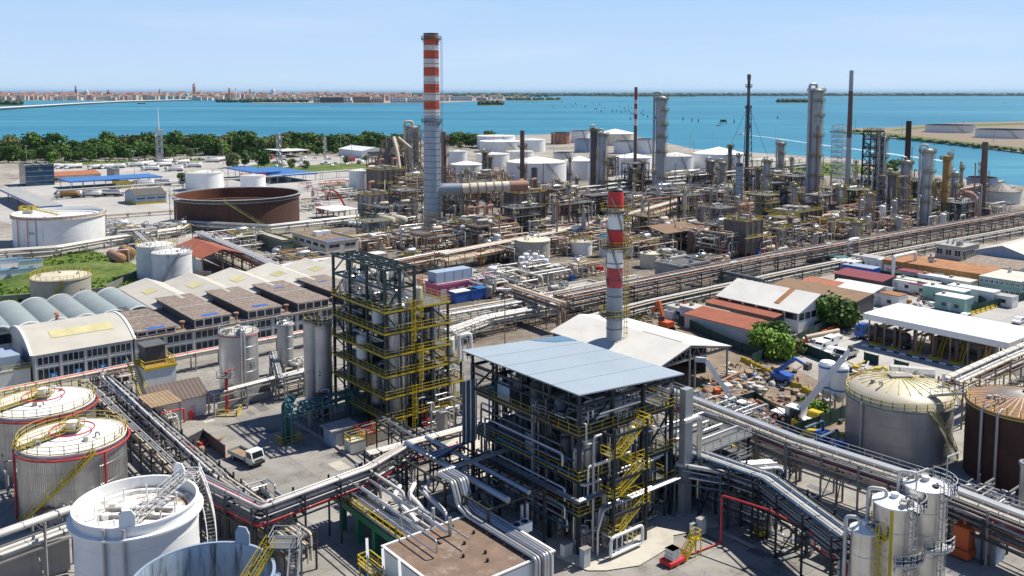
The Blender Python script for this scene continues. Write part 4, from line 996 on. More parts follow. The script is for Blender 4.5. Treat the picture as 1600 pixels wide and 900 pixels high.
p0 = Vector(polar(R + .2, ca + 1.9, 13.2)); p1 = Vector(polar(R * .35, ca + .6, 8.5)); b = MB('yellow'); b.stair(p0, p1, 1.0, 'yellow', 'grating'); sd = Vector((-(p1 - p0).y, (p1 - p0).x, 0)).normalized() * .5
for k in (-1, 1):
 for i in range(10): b.bar(p0.lerp(p1, i / 10) + sd * k, p0.lerp(p1, (i + 1) / 10) + sd * k + Vector((0, 0, 1)), .05)
b.build('gangway', grey_open)
p = Vector(polar(R + 1.5, ca + 1.85, 13.2)); b = MB('grating'); b.cbox(p, (2.6, 2.2, .1)); b.rail([p + Vector((x, y, .1)) for x, y in ((-1.3, -1.1), (1.3, -1.1), (1.3, 1.1), (-1.3, 1.1))], m='galv', closed=True); b.stair(p + Vector((1.2, -1.1, 0)), p + Vector((1.6, -6, -5.5)), .9, 'galv', 'grating'); [b.bar(p + Vector((x, y, 0)), p + Vector((x, y, -13.2)), .18) for x, y in ((-1.2, -1), (1.2, -1), (1.2, 1))]; b.build('access_tower', grey_open)
def lagged(cx, cy, hw, z, label, seed, stair):
 t, R, ca = tank(cx, cy, hw, z, label, 'steel_corr', 'cone', 'white_clean', rise=.7, rail='yellow', stair=stair, ring='pipe_red', drops=(-1.35, .55), n=64, seams=True, girder=False)
 b = MB('steel_corr')                      # vertical ribs of the cladding
 k = 150
 for i in range(k): a = TAU * i / k; c, e = Vector(polar(R + .02, a, .1)), Vector(polar(R + .02, a, z - .3)); b.bar(c, e, .03, .05)
 b.build('cladding_rib', t)
 b = MB('pipe_red'); k = 26; b.tube([polar(R * .42, TAU * i / k, z + 1.05) for i in range(k + 1)], .1, n=6, bend=.01, k=1); b.build('foam_ring', t)
 b = MB('grating'); p, q = Vector(polar(R + .6, ca - 1.2, z + .3)), Vector((0, 0, z + 1.0)); b.bar(p, q, 1., .1)
 d = (q - p); sd = Vector((-d.y, d.x, 0)).normalized() * .5
 b.rail([p + sd, q + sd], m='yellow'); b.rail([p - sd, q - sd], m='yellow'); b.cbox((q.x, q.y, q.z), (2.2, 2.2, .1)); b.rail([q + Vector((x, y, .1)) for x, y in ((-1.1, -1.1), (1.1, -1.1), (1.1, 1.1), (-1.1, 1.1))], m='yellow', closed=True); b.build('roof_walkway', t)
 b = MB('white'); b.cyl((0, 0, z + .8), .7, 1.3, n=12); b.cyl((.3, 1.2, z + .7), .3, 1.1, n=8); b.tube([(.8, .3, z + .8), (.8, .3, z + 2.3), (1.8, .3, z + 2.3)], .15, n=6); b.build('roof_vent', t)
 return t, R, ca
lagged(113, 682, 86, 9.7, 'silver ribbed tank with white roof, red ring pipe and yellow spiral stair', 1, (-1.1, .35))
lagged(68, 628, 82, 9.5, 'silver ribbed tank behind its twin, cut by the left edge', 2, None)
t, R, ca = tank(1405, 617, 85, 8.3, 'grey steel tank with a pale domed roof and a side stair beside the works yard', 'steel_old2' if 'steel_old2' in MATS else mat('steel_old2', (.36, .36, .355), .42, .45, var=.12, streak=.4, dirt=(.22, .21, .2)).name, 'dome', 'dome_cream' if 'dome_cream' in MATS else mat('dome_cream', (.60, .54, .41), .5, .1, var=.12, streak=.5, dirt=(.40, .32, .18), scale=.3).name, rise=2.9, rail='yellow_pale', stair=(1.35, .55), stairm='yellow_pale', ribs=22, n=64, drops=(-.7,))
b = MB('grating'); ringplat(b, R, ca + 1.4, ca + 4.3, 8.3, 1.0, 'steel_old', 'yellow_pale'); b.build('ring_walkway', t)
b = MB('steel_old'); b.cbox((0, 0, 11), (3.2, 1.6, .5)); b.tube([(0, 0, 11), polar(R, ca + 3.4, 9.3)], .16, n=6); b.tube([polar(R * .8, ca + 1.7, 9.6), polar(R * .8, ca + 1.7, 12.3)], .25, 'white', 8); b.build('roof_fitting', t)
t, R, ca = tank(1602, 630, 96, 10.7, 'dark rust brown tank with a streaky rusted roof at the right edge', 'rust_brown', 'cone', 'rust_roof', rise=1.6, rail='yellow_pale', ribs=40, n=64, girder='yellow_pale')
for a in (-.72, -.42, .12):
 MB('pipe_grey').tube([polar(R + .3, ca + a, .2), polar(R + .3, ca + a, 10.7), polar(R - 1, ca + a, 11.2)], .2, n=7).build('riser_pipe', t)
b = MB('grating'); p0 = Vector(polar(R, ca - 1.5, 11)); b.bar(p0, p0 + Vector((-6, 2, -1.2)), 1., .1); b.rail([p0, p0 + Vector((-6, 2, -1.2))], m='galv'); b.build('link_walkway', t)
tank(1606, 722, 12, 8, 'slim silver tank at the right edge in front of the rust brown tank', 'steel', 'cone', rail=None, name='slim_tank', n=20)
for cx, cy, hw, z, lab, rm in ((1352, 826, 23, 10, 'shortest bright steel silo with yellow ladder cage', 'white'), (1398, 783, 34, 13, 'middle bright steel silo with a yellow stripe', 'white'), (1446, 757, 34, 14, 'tallest bright steel silo with rust lines on its roof', 'white_rust')):
 t, R, ca = tank(cx, cy, hw, z, lab, 'steel_bright', 'cone', rm, rise=.5, rail=None, name='steel_silo', cat='silo', n=40, girder=False, ribs=0)
 lm = 'yellow' if z == 10 else 'galv'; a = ca + .75; b = MB(lm); b.ladder(polar(R + .3, a, .5), z + .5, (math.cos(a), math.sin(a), 0), lm); b.build('ladder', t)
 b = MB('grating'); ringplat(b, R, ca + .1 if z > 10 else ca + .2, ca + 1.4, z * .58 if z > 10 else z * .12 + 1, 1., lm, lm); b.build('platform', t); b = MB('grating'); ringplat(b, R, ca + .9, ca + 2.9, z - .1, 1., lm, lm); b.build('platform', t)
 if z == 13: b = MB('yellow'); b.lathe([(R + .04, .5), (R + .04, z - .2)], 3, a0=ca - .18, a1=ca - .02); b.build('painted_stripe', t)
 b = MB('pipe_white'); a = ca - 1.5; b.tube([polar(R * .4, a, z + .2), polar(R * .4, a, z + 1.1), polar(R + .5, a, z + 1.1), polar(R + .5, a, .3)], .2, n=8); b.build('vent_pipe', t)
 b = MB('galv'); a = ca + 2.2; p = Vector(polar(R + .4, a, z)); b.bar(p, p + Vector((0, 0, 2.8)), .1); b.bar(p + Vector((0, 0, 2.8)), p + Vector((.9, -.5, 3.5)), .22, .12, 'white'); b.build('lamp_arm', t)
 b = MB('black'); b.cyl((*polar(R * .6, ca + .9)[:2], z + .05), .35, .35, n=10); b.build('hatch', t)
t, R, ca = tank(92, 331, 73, 11.2, 'wide white floating-roof tank marked 300 at the upper left', 'white', 'open', 'white', depth=1.6, innerm='white', rail='yellow_pale', n=64, ring='pipe_pink', drops=(-1.0, -.7), text='300', tang=-.62, tsize=1.5)
b = MB('yellow_pale'); p = Vector(polar(R, ca - 2.4, 11.3)); b.stair(p + Vector((0, 0, .6)), Vector((0, 0, 10)), 1., 'yellow_pale', 'grating', True, .3); b.cbox((p.x, p.y, 11.3), (5, 4, .2)); b.rail([p + Vector((x, y, .2)) for x, y in ((-2.5, -2), (2.5, -2), (2.5, 2), (-2.5, 2))], m='yellow', closed=True, t=.16); b.build('gangway', t)
MB('wall_blue').lathe([(R + .05, 0), (R + .05, 11)], 2, a0=ca - .52, a1=ca - .48).build('cable_strip', t)
t, R, ca = tank(371, 303, 98, 12, 'huge rusty brown open tank with a red inner wall', 'rust_tank', 'open', 'rust_tank', depth=4.5, innerm='rust_inside', rail='galv', n=72, girder='steel_old', stair=(.45, -.2), stairm='yellow_pale', raildetail=2.4)
b = MB('steel_old'); b.lathe([(R - .1, 12.1), (R - .1, 12.3), (R + 1.2, 12.3), (R + 1.2, 12.1)], 72); b.build('rim_walkway', t)
b = MB('steel_old'); p = Vector(polar(R + .6, ca - 1.55, 12)); b.cbox(p, (2, 2, .2)); b.rail([p + Vector((x, y, .2)) for x, y in ((-1, -1), (1, -1), (1, 1), (-1, 1))], m='yellow', closed=True); [b.bar(p + Vector((x, 0, -12)), p + Vector((x, 0, 3.5)), .2) for x in (-1, 1)]; b.build('access_tower', t)
tank(243, 382, 31, 9.7, 'taller white tank of the twin pair on the grass', 'white_rust', 'cone', 'white_rust', rise=.9, rail='yellow', n=40)
t, R, ca = tank(268, 393, 32, 8.7, 'shorter white tank of the twin pair with rust stains and a side stair', 'white_rust', 'cone', 'white_rust', rise=.8, rail='galv', n=40, stair=(-.6, .35), stairm='galv')
t, R, ca = tank(94.6, 431, 48, 6.6, 'tan grey tank marked 317 in front of the grass mound', 'concrete_tank' if 'concrete_tank' in MATS else mat('concrete_tank', (.36, .335, .28), .7, var=.12, streak=.5, dirt=(.24, .2, .15)).name, 'cone', 'cream', rise=.8, rail='yellow', n=48, stair=(-.5, .1), stairm='yellow', text='317', tang=.75, tsize=1.2)
tank(319, 269, 30, 9.8, 'white cylindrical tank behind the rusty open tank', 'white_clean', 'cone', 'white', rail='yellow', n=40)
tank(395, 274, 20, 8.5, 'small white tank with red rim behind the rusty open tank', 'white_clean', 'cone', 'white', rail='red_paint', n=32)
tank(562, 266, 17, 13.6, 'tall smooth white tank left of the tall striped chimney', 'white_clean', 'cone', 'white', rail='yellow', n=32)
tank(833, 374, 26.5, 8, 'tan weathered tank in the middle of the pipework', 'concrete_tank', 'cone', 'cream', rail=None, n=40, rise=.6)
tank(908, 377, 17, 4.5, 'low white tank right of the tan weathered tank', 'white', 'cone', 'roof_cream', rail='yellow', n=32)
tank(1016, 395, 16, 4.5, 'low tan tank right of the red and white stack', 'cream', 'cone', 'cream', rail=None, n=32)
tank(945, 368, 9, 7, 'small white and teal tank left of the red and white stack', 'white', 'cone', 'wall_teal', rail=None, n=24)
t, R, ca = tank(372, 517, 31, 11.5, 'silver insulated tank with a pink rim in front of the workshops', 'steel', 'cone', 'roof_cream', rise=.7, rail='galv', n=40, girder='pipe_pink', text='S1', tang=.75, tsize=1.5)
b = MB('steel_bright'); [b.tube([polar(R + .25, ca + a, .3), polar(R + .25, ca + a, 12.6), polar(R * .5, ca + a, 12.6)], .22, n=8) for a in (.15, .27)]; b.build('riser_pipe', t)
tank(445, 505, 13, 11.5, 'slim silver silo right of the pink rimmed tank', 'steel', 'cone', 'white', rail='galv', name='slim_silo', n=24, cat='silo')
tank(486, 502, 12.5, 16, 'slim tall silo lettered C 03 beside the twin silo', 'steel', 'cone', 'steel', rail='yellow', n=28, text='C 03', tsize=1.0, name='slim_silo', cat='silo', tang=.1, rise=.4)
tank(503.5, 507, 14.5, 15.5, 'slim tall silo numbered 2, nearest the dark steel structure', 'steel', 'cone', 'steel', rail='yellow', n=28, text='2', tsize=1.2, name='slim_silo', cat='silo', tang=-.4, rise=.4)
TF = [(838, 252, 47, 12, 'big white cone roofed tank left of the twin grey columns', 'yellow', 'white_clean', 3), (905, 250, 23, 12, 'white cone roofed tank behind the twin grey columns', None, 'white_clean', 2.5), (988, 245, 30, 12, 'white cone roofed tank behind the thin striped stack', None, 'white_clean', 2.5),
      (1055, 243, 28.5, 14, 'white cone roofed tank right of the silver column', 'yellow', 'white', 2.2), (1123, 239, 40.5, 15, 'largest white cone roofed tank behind the dark flare', None, 'white_clean', 4), (961, 208, 31, 12, 'wide pale tank with a peaked white roof near the lagoon', None, 'cream', 4.5),
      (729, 256, 25, 9, 'white tank right of the tall striped chimney', None, 'white', 2), (775, 212, 30, 12, 'far white tank at the wood, left end of the farm', 'yellow', 'white_clean', 1), (782, 220, 33, 10, 'low white tank in front of the far one by the wood', None, 'white', 1.2),
      (715, 236, 15, 12, 'small white tank right behind the tall chimney', 'galv', 'white', .8), (832, 218, 20, 11, 'old white tank before the rust banded one', None, 'white', 1), (770, 240, 26, 9, 'white tank half hidden behind the dark double column', 'yellow', 'white', 1), (812, 236, 22, 9, 'white tank left behind the big cone roofed one', 'yellow', 'white', 1)]
for cx, cy, hw, z, lab, rl, sm, rs in TF: tank(cx, cy, hw, z, lab, sm, 'cone', 'white_clean' if sm != 'white' else 'white', rise=rs, rail=rl, n=40, raildetail=3, stair=(.9, .3) if hw > 27 else None, stairm='galv')
mat('rustband', (.33, .13, .07), .8, var=.4, streak=.8, dirt=(.55, .5, .44), thr=.5)
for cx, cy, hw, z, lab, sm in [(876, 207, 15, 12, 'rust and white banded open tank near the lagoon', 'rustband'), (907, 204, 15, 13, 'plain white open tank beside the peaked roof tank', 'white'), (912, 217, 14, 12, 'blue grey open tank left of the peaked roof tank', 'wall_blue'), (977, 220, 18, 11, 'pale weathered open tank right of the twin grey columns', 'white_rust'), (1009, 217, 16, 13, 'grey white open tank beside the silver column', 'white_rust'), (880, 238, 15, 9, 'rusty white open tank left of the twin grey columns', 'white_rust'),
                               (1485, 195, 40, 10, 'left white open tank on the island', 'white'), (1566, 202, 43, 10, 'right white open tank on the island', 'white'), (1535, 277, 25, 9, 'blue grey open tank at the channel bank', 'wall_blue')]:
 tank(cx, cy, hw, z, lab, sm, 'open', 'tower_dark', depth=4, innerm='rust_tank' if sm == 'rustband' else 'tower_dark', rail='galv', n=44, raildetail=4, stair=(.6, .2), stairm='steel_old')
tank(1566, 298, 31, 6, 'low grey tank with a dark conical roof at the channel bank', 'wall_grey', 'cone', 'tower_dark', rise=4, rail='yellow', n=36, ribs=14)
# ------------------------------------------------------------------ chimneys and stacks
RW = [(54, 'black'), (62, 'pipe_rust'), (70, 'orange_red'), (79, 'stack_white'), (92, 'orange_red'), (105, 'stack_white'), (118, 'orange_red'), (131, 'stack_white'), (145, 'orange_red'), (158, 'stack_white'), (171, 'orange_red'), (180, 'stack_white'), (330, 'stack_grey'), (375, 'stack_tan' if 'stack_tan' in MATS else mat('stack_tan', (.42, .37, .27), .6, streak=.5, dirt=(.3, .24, .17)).name)]
t, cx_, cy_, hh = stack(676, 364, 52, 13.6, 11.6, 'tallest chimney, grey below with red and white bands on top', RW, plats=(61, 190), rings=2.35, platm='tower_dark', ladm='steel_old', platw=.9)
b = MB('steel_old'); z = ZAT(cy_, 294); Rb = 3.1; m = M_PX(cy_)
t2 = thing('flue_duct', 'fat cream and rust flue duct entering the tall chimney', 'duct', (cx_, cy_, 0)); e = V(820, 330);
d = Vector((1, .35, 0)).normalized(); pts = [Vector((2.8, .4, z + 3.4)), Vector((2.9, .4, z)), Vector((8, 1., z)), Vector((8, 1, z)) + d * 30]
MB('stack_grey').tube([(2, .2, z - .5), (11, 2, z - .5)], 2.35, n=18).build('elbow', t2)
dd = [(11, 2, z - .5), (22, 5.2, z - .2), (30, 7.5, z)]
MB('cream_pipe').tube(dd, 2.1, n=18).build('shell', t2); MB('pipe_rust').tube([(30, 7.5, z), (37, 9.5, z)], 2.15, n=18).build('rusty_section', t2)
b = MB('pipe_rust')
for k in range(7): p = Vector(dd[0]).lerp(Vector(dd[2]), k / 6.); b.tube([p - d * .15, p + d * .15], 2.3, n=18)
b.build('flange', t2)
for k in (.05, .35, .65, 1.2):
 b = MB('frame_rust'); p = Vector(dd[0]).lerp(Vector(dd[2]), k)
 for s in (-1.6, 1.6): b.bar((p.x, p.y + s, 0), (p.x, p.y + s, z - 1.4), .35)
 b.bar((p.x, p.y - 1.6, 3), (p.x, p.y + 1.6, z - 2), .2); b.bar((p.x, p.y - 1.6, z - 2.2), (p.x, p.y + 1.6, z - 2.2), .35); b.build('support_frame', t2)
MIDB = [(325, 'red_paint'), (332, 'white_clean'), (357, 'white_clean'), (387, 'red_paint'), (417, 'white_clean'), (448, 'pinkred' if 'pinkred' in MATS else mat('pinkred', (.50, .06, .07), .5, var=.12).name), (600, 'stack_grey')]
t, sx_, sy_, sh_ = stack(959, 588, 299, 12.6, 12.0, 'stout red and white banded stack behind the blue roofed structure', MIDB, plats=(328, 385, 490), rings=3.2, platm='yellow', platw=1.4)
b = MB('steel_old')                           # helical strakes near the top
for k in range(3):
 b = MB('steel_old'); pts = [polar(1.75, k * 2.09 + f * 3.6, sh_ - 1 - f * 17) for f in [i / 24 for i in range(25)]]
 for p, q in zip(pts, pts[1:]): b.bar(p, q, .12, .3)
 b.build('helical_strake', t)
stack(992, 276, 136, 2.8, 2.4, 'thin striped stack with a rusty lower half before the white tanks', [(143, 'tower_brown'), (156, 'rustred' if 'rustred' in MATS else mat('rustred', (.26, .05, .03), .7, var=.2).name), (162, 'stack_white'), (170, 'rustred'), (178, 'stack_white'), (186, 'rustred'), (196, 'stack_white'), (300, 'tower_brown')], ladder=False)
stack(1324, 298, 110, 4.6, 3.0, 'tall plain grey and brown tapering stack at the right', [(142, 'tower_grey'), (215, 'tower_brown'), (300, 'tower_grey')], ladder=False)
stack(1416, 292, 189, 4.6, 4.0, 'dark brown stack right of the lattice tower', [(300, 'rust_brown')], plats=(262,), platm='frame_rust')
stack(1534, 336, 222, 5.0, 4.3, 'plain brown stack beside the fat rust duct at the far right', [(340, 'tower_brown')], ladder=True, ladm='frame_rust')
stack(1154, 336, 255, 6.4, 5.6, 'short grey flue stack on top of the dark furnace', [(260, 'tower_dark'), (340, 'stack_grey')], plats=(322,), rings=2)
stack(816, 338, 204, 4.2, 3.4, 'dark brown column stack right of the flue duct', [(340, 'tower_brown')], plats=(228, 262, 290), platm='frame_rust')
stack(835, 336, 262, 5.4, 5, 'short dark furnace stack beside the dark brown column', [(340, 'tower_dark')], plats=(290,), platm='frame_rust')
# ------------------------------------------------------------------ process columns
C = column
C(1031, 308, 150, 8.2, 'tall silver column with a gooseneck pipe left of the dark flare', 'tower_grey', (.2, .45, .6, .72, .86, .97), bands=8, pipem='tower_grey')
C(1270, 331, 138, 9.6, 'tallest silver column with a pipe loop on top at the right', 'tower_grey', (.18, .3, .46, .62, .78, .9, .98), bands=9, pipem='pipe_grey')
C(928, 304, 199, 5.2, 'left one of two grey columns before the white tanks', 'tower_dark', (.3, .6, .95), bands=6)
C(941.5, 307, 206, 6, 'right one of two grey columns before the white tanks', 'tower_grey', (.25, .55, .96), bands=6)
C(1445, 350, 232, 8.2, 'stout grey column with yellow platforms right of the brown stack', 'tower_grey', (.3, .5, .7, .96), bands=5)
C(1474, 348, 243, 4.5, 'thin ochre column with yellow rings at the right', 'wall_ochre', (.3, .5, .7, .95), bands=5, pipe=False)
C(1413, 345, 250, 6.5, 'grey column in front of the brown stack', 'tower_grey', (.35, .65, .95), bands=4)
C(1376, 322, 212, 5.4, 'slender blue grey column inside the lattice tower', 'stack_grey', (.4, .7, .95), bands=6)
C(1391, 352, 268, 6, 'short dark grey column left of the pair under the brown stack', 'tower_dark', (.5, .95), bands=3)
C(1312, 350, 290, 4, 'short silver column right of the tallest one', 'steel', (.6, .95), bands=4)
C(1219, 282, 222, 5, 'weathered column left of the tallest silver one', 'steel_old', (.4, .7, .95), bands=4)
C(1211, 330, 275, 4, 'short weathered column below the tallest silver one', 'steel_old', (.6, .95), bands=3)
C(1197, 336, 248, 4.2, 'narrow grey column between flue stack and tallest column', 'tower_grey', (.4, .7, .95), bands=4)
C(1184, 320, 262, 3.6, 'narrow dark column right of the flue stack', 'tower_dark', (.5, .95), bands=3)
C(1110, 288, 250, 6, 'squat grey column with pipes before the largest white tank', 'steel_old', (.5, .95), bands=3)
C(1128, 290, 252, 5.5, 'second squat grey column before the largest white tank', 'steel_old', (.5, .95), bands=3)
C(1140, 282, 226, 2.6, 'thin dark column left of the dark flare', 'tower_dark', (.3, .6, .95), bands=3)
C(758, 282, 236, 4, 'dark column with platforms before the white tanks', 'tower_dark', (.3, .6, .95), bands=3)
C(766, 286, 244, 3, 'thin dark column of the pair before the white tanks', 'tower_dark', (.5, .95), bands=3)
C(645, 268, 196, 9.5, 'wide dark grey reactor with rusty frames left of the tall chimney', 'steel_old', (.3, .5, .65, .8, .97), platm='frame_rust', bands=6, platw=2)
C(694, 330, 205, 4.2, 'dark rusty column just right of the tall chimney', 'tower_brown', (.3, .5, .7, .9), platm='frame_rust', bands=6)
C(1240, 345, 286, 3.4, 'short grey column left foot of the tallest silver one', 'tower_grey', (.95,), bands=3)
C(1338, 390, 345, 4.6, 'tan upright column in front of the pipework at the right', 'pipe_tan', (.95,), bands=2)
C(1162, 392, 355, 5, 'tan column at the foot of the dark furnace', 'pipe_tan', (.6, .95), bands=3)
C(988, 302, 262, 5, 'small dark column at the foot of the thin striped stack', 'tower_dark', (.5, .9), bands=2)
C(1097, 362, 318, 4, 'slim tan column in the centre right pipework', 'pipe_tan', (.9,), bands=2)
C(1356, 360, 300, 5, 'grey column below the lattice tower', 'steel_old', (.6, .95), bands=3)
C(1490, 330, 268, 5, 'bluish short column before the channel', 'stack_grey', (.9,), bands=3)
x, y = G(1166, 300); hF = ZAT(y, 116); t = thing('flare_stack', 'dark guyed flare stack with a lattice frame before the lagoon', 'flare', (x, y, 0))
MB('tower_dark').lathe([(1.0, 0), (.8, hF - 3)], 14).lathe([(1.0, hF - 3), (1.1, hF - .6), (.9, hF)], 14).build('riser', t)
b = MB('frame_black'); w0, w1 = 3.4, 1.4; zt = ZAT(y, 165)
cor = lambda f, k: Vector(((w0 + (w1 - w0) * f) * (1, -.5, -.5)[k], (w0 + (w1 - w0) * f) * (0, .87, -.87)[k], zt * f))
for i in range(14):
 for k in range(3):
  b.bar(cor(i / 14, k), cor((i + 1) / 14, k), .3); b.bar(cor(i / 14, k), cor((i + 1) / 14, (k + 1) % 3), .16); b.bar(cor(i / 14, k), cor(i / 14, (k + 1) % 3), .16)
b.build('lattice', t); b = MB('frame_black')
for a in (.3, 2.4, 4.5): b.bar((0, 0, zt), polar(22, a, 0), .12)
b.build('guy_wire', t); b = MB('grating')
for z in (.72, .9): ringplat(b, 1., 0, TAU, hF * z, .9, 'tower_dark', 'frame_black')
b.build('platform', t)
def lattice_tower(px, pyb, pyt, wpx, label, m='frame_grey', levels=9, plat='grating', name='lattice_tower', rails='frame_rust', bw=.3, cat='tower', rz=GA):
 x, y = G(px, pyb); h = ZAT(y, pyt); w = wpx * M_PX(y) / 2; t = thing(name, label, cat, (x, y, 0), rz); b = MB(m)
 for a in (-w, w):
  for c in (-w, w): b.bar((a, c, 0), (a, c, h), bw)
 for i in range(levels):
  z0, z1 = h * i / levels, h * (i + 1) / levels
  for (a, c), (d, e) in (((-w, -w), (w, -w)), ((w, -w), (w, w)), ((w, w), (-w, w)), ((-w, w), (-w, -w))):
   b.bar((a, c, z1), (d, e, z1), bw * .8); b.bar((a, c, z0) if i % 2 else (d, e, z0), (d, e, z1) if i % 2 else (a, c, z1), bw * .6)
 b.build('lattice', t)
 if plat:
  b = MB(plat)
  for i in range(1, levels + 1): b.box(-w, -w, h * i / levels, w, w, h * i / levels + .12); b.rail([(-w, -w, h * i / levels), (w, -w, h * i / levels), (w, w, h * i / levels), (-w, w, h * i / levels)], closed=True, m=rails, t=.12, step=3)
  b.build('platform', t)
 return t
t = lattice_tower(1361, 326, 204, 22, 'broad dark lattice tower with pipes left of the brown stack', 'frame_black', 9, bw=.5)
hL = ZAT(G(1361, 326)[1], 204); pipes_in(t, 9, 9, 2, hL, 16, 'dark', 4, .15, .4, x0=-4.5, y0=-4.5, levels=None)
lattice_tower(1310, 294, 198, 18, 'pale see-through scaffold tower beside the plain tapering stack', 'galv', 12, plat='galv', rails='galv', bw=.22)
lattice_tower(656, 300, 205, 12, 'rusty lattice frame at the wide dark reactor', 'frame_rust', 8, bw=.35)
lattice_tower(703, 345, 262, 12, 'rusty stair tower right of the tall chimney', 'frame_rust', 7, bw=.3)
lattice_tower(1098, 376, 322, 14, 'tan steel stair tower in the centre right pipework', 'frame_grey', 5, bw=.25)
# ------------------------------------------------------------------ helper roofs
def canopy(n, r, l, z, label, roofm, th=.4, posts='frame_grey', nu=None, nv=None, name='canopy_roof', fascia=None, ov=1.0):
 o, Lu, Lv = rect(n, r, l, z); t = thing(name, label, 'canopy', o, GA)
 b = MB(roofm); b.box(0, 0, z - th, Lu, Lv, z); b.build('roof', t)
 if fascia: MB(fascia).box(-.05, -.06, z - th - .02, Lu + .05, 0, z + .02).box(-.06, 0, z - th - .02, 0, Lv, z + .02).build('fascia', t)
 nu, nv = nu or max(1, round(Lu / 7)), nv or max(1, round(Lv / 7))
 for i in range(nu + 1):
  for j in range(nv + 1): x, y = ov + (Lu - 2 * ov) * i / nu, ov + (Lv - 2 * ov) * j / nv; MB(posts).box(x - .14, y - .14, 0, x + .14, y + .14, z - th).build('post', t)
 return t, Lu, Lv
def wl(o, a, c, z=0): p = o + U * a + VV * c; return (p.x, p.y, z)
# ------------------------------------------------------------------ dark steel process tower in the middle
o, Lu, Lv = rect((601, 421), (649, 415), (521, 397), 27.1); O1 = o
print('TOWER1', Lu, Lv)
zs = [2.5, 6.1, 9.6, 12.9, 16.6, 20.1, 24, 27.1]
t1 = frame_tower(o, Lu, Lv, zs, 2, 3, 'dark green steel tower with yellow railings and silver vessels, open frame on top', 'frame_green', .4, roofless=2)
b = MB('frame_green')                        # roof grid of the open top
for i in range(1, 6): b.bar((Lu * i / 6, 0, 27), (Lu * i / 6, Lv, 27), .18)
for i in range(1, 5): b.bar((0, Lv * i / 5, 27.05), (Lu, Lv * i / 5, 27.05), .16)
for i in range(3): b.bar((0, Lv * i / 3, 27), (Lu, Lv * (i + 1) / 3, 27), .12)
b.build('roof_grid', t1)
o2, Lw, _ = rect((604, 490), (697, 471), (521, 466), 20.1)
frame_tower(o, Lw - Lu, Lv * .62, [2.5, 6.1, 9.6, 12.9, 16.6, 20.1], 2, 2, 'wing of tower', 'frame_green', .34, t=t1, x0=Lu, y0=0)
o3, Lx, _ = rect((604, 595), (726, 569), (521, 556), 9.6)
frame_tower(o, Lx - Lw, Lv * .5, [2.5, 6.1, 9.6], 1, 2, 'low wing of tower', 'frame_green', .3, t=t1, x0=Lw, y0=0, brace=False)
b = MB('yellow')
for k, (z0, z1) in enumerate(((0, 6.1), (6.1, 12.9), (12.9, 20.1), (16.6, 24))): b = MB('yellow'); b.ladder((Lu + (.6 if k % 2 else -.8), -.75, z0), z1 - z0 + 1, (0, -1, 0), 'yellow'); b.build('ladder', t1)
for a, c, z0, z1 in ((Lu * .2, Lv * .5, 2.5, 6.1), (Lu * .2, Lv * .5, 9.6, 12.9), (Lw * .7, 2.4, 12.9, 16.6)): b = MB('yellow'); b.stair((a, c, z0), (a + 3.2, c, z1), .9); b.build('stair', t1)
pipes_in(t1, Lw, Lv, .3, 21, 58, 'navy', 91, .09, .22, levels=(.5, 3.5, 7.2, 10.5, 14, 17.5)); pipes_in(t1, Lu, Lv, 20, 25.5, 18, 'grey', 92, .1, .25, levels=(.8, 2.2)); pipes_in(t1, Lx - Lw + 4, Lv * .5, .3, 9.5, 14, 'navy', 93, .1, .25, x0=Lw - 2, levels=(.6, 3, 6.4))
for k, (a, c, z0, r, h, m, lab) in enumerate([(Lu * .62, 2.0, 0, 1.5, 20.5, 'steel', 'tall silver reactor just inside the lit corner of the dark green tower'), (Lu * .25, Lv * .55, 9.7, 1.25, 4.2, 'white', 'white vessel on the third floor of the dark green tower'), (Lu * .3, Lv * .8, 2.6, 1.1, 6, 'steel_old', 'grey vessel at the far left foot of the dark green tower'), (Lu * .3, Lv * .33, 2.6, 1.3, 6.5, 'steel', 'silver vessel low on the shaded side of the dark green tower'),
  (Lu * .55, Lv * .62, 20.2, 1.3, 4.2, 'steel_bright', 'bright silver vessel on the top floor of the dark green tower'), (Lu * .3, Lv * .3, 16.7, 1.0, 3, 'white', 'white vessel on the fifth floor of the dark green tower'), (Lu + 4.5, 2.6, 12.9, 1.4, 5.5, 'steel_bright', 'silver hopper vessel in the wing of the dark green tower'), (Lu + 3, 5.4, 6.2, 1.2, 5, 'steel', 'silver vessel deep in the wing of the dark green tower'), (Lu * .4, Lv * .82, 13, 1.1, 5, 'steel', 'silver vessel at the far end of the dark green tower'), (Lu + 7, 2, .2, 1.0, 4, 'steel_old', 'grey vessel at the foot of the wing of the dark green tower'), (Lu + 9, 3, 9.7, .9, 3, 'white', 'small white vessel on the low wing of the dark green tower'), (Lu * .75, Lv * .7, 9.7, 1.0, 3, 'steel', 'silver vessel deep inside the third floor of the dark green tower'), (Lu * .7, Lv * .9, 16.7, 1.1, 3, 'steel_bright', 'bright vessel at the far end of the fifth floor of the dark green tower'), (Lu * .3, Lv * .62, 6.2, 1.1, 3, 'steel_old', 'dull vessel on the second floor of the dark green tower'), (Lu * .8, Lv * .45, 20.2, .9, 4.6, 'white', 'slim white vessel on the open top of the dark green tower'), (Lu * .35, Lv * .85, 20.2, 1.0, 3.2, 'steel', 'silver vessel at the far left of the open top of the dark green tower'), (Lu + 2, 2, 20.2, .8, 2.6, 'white', 'small white vessel on the roof deck of the tower wing')]):
 vessel(*wl(o, a, c)[:2], r, h, lab, m, z0, legs=k not in (0,))
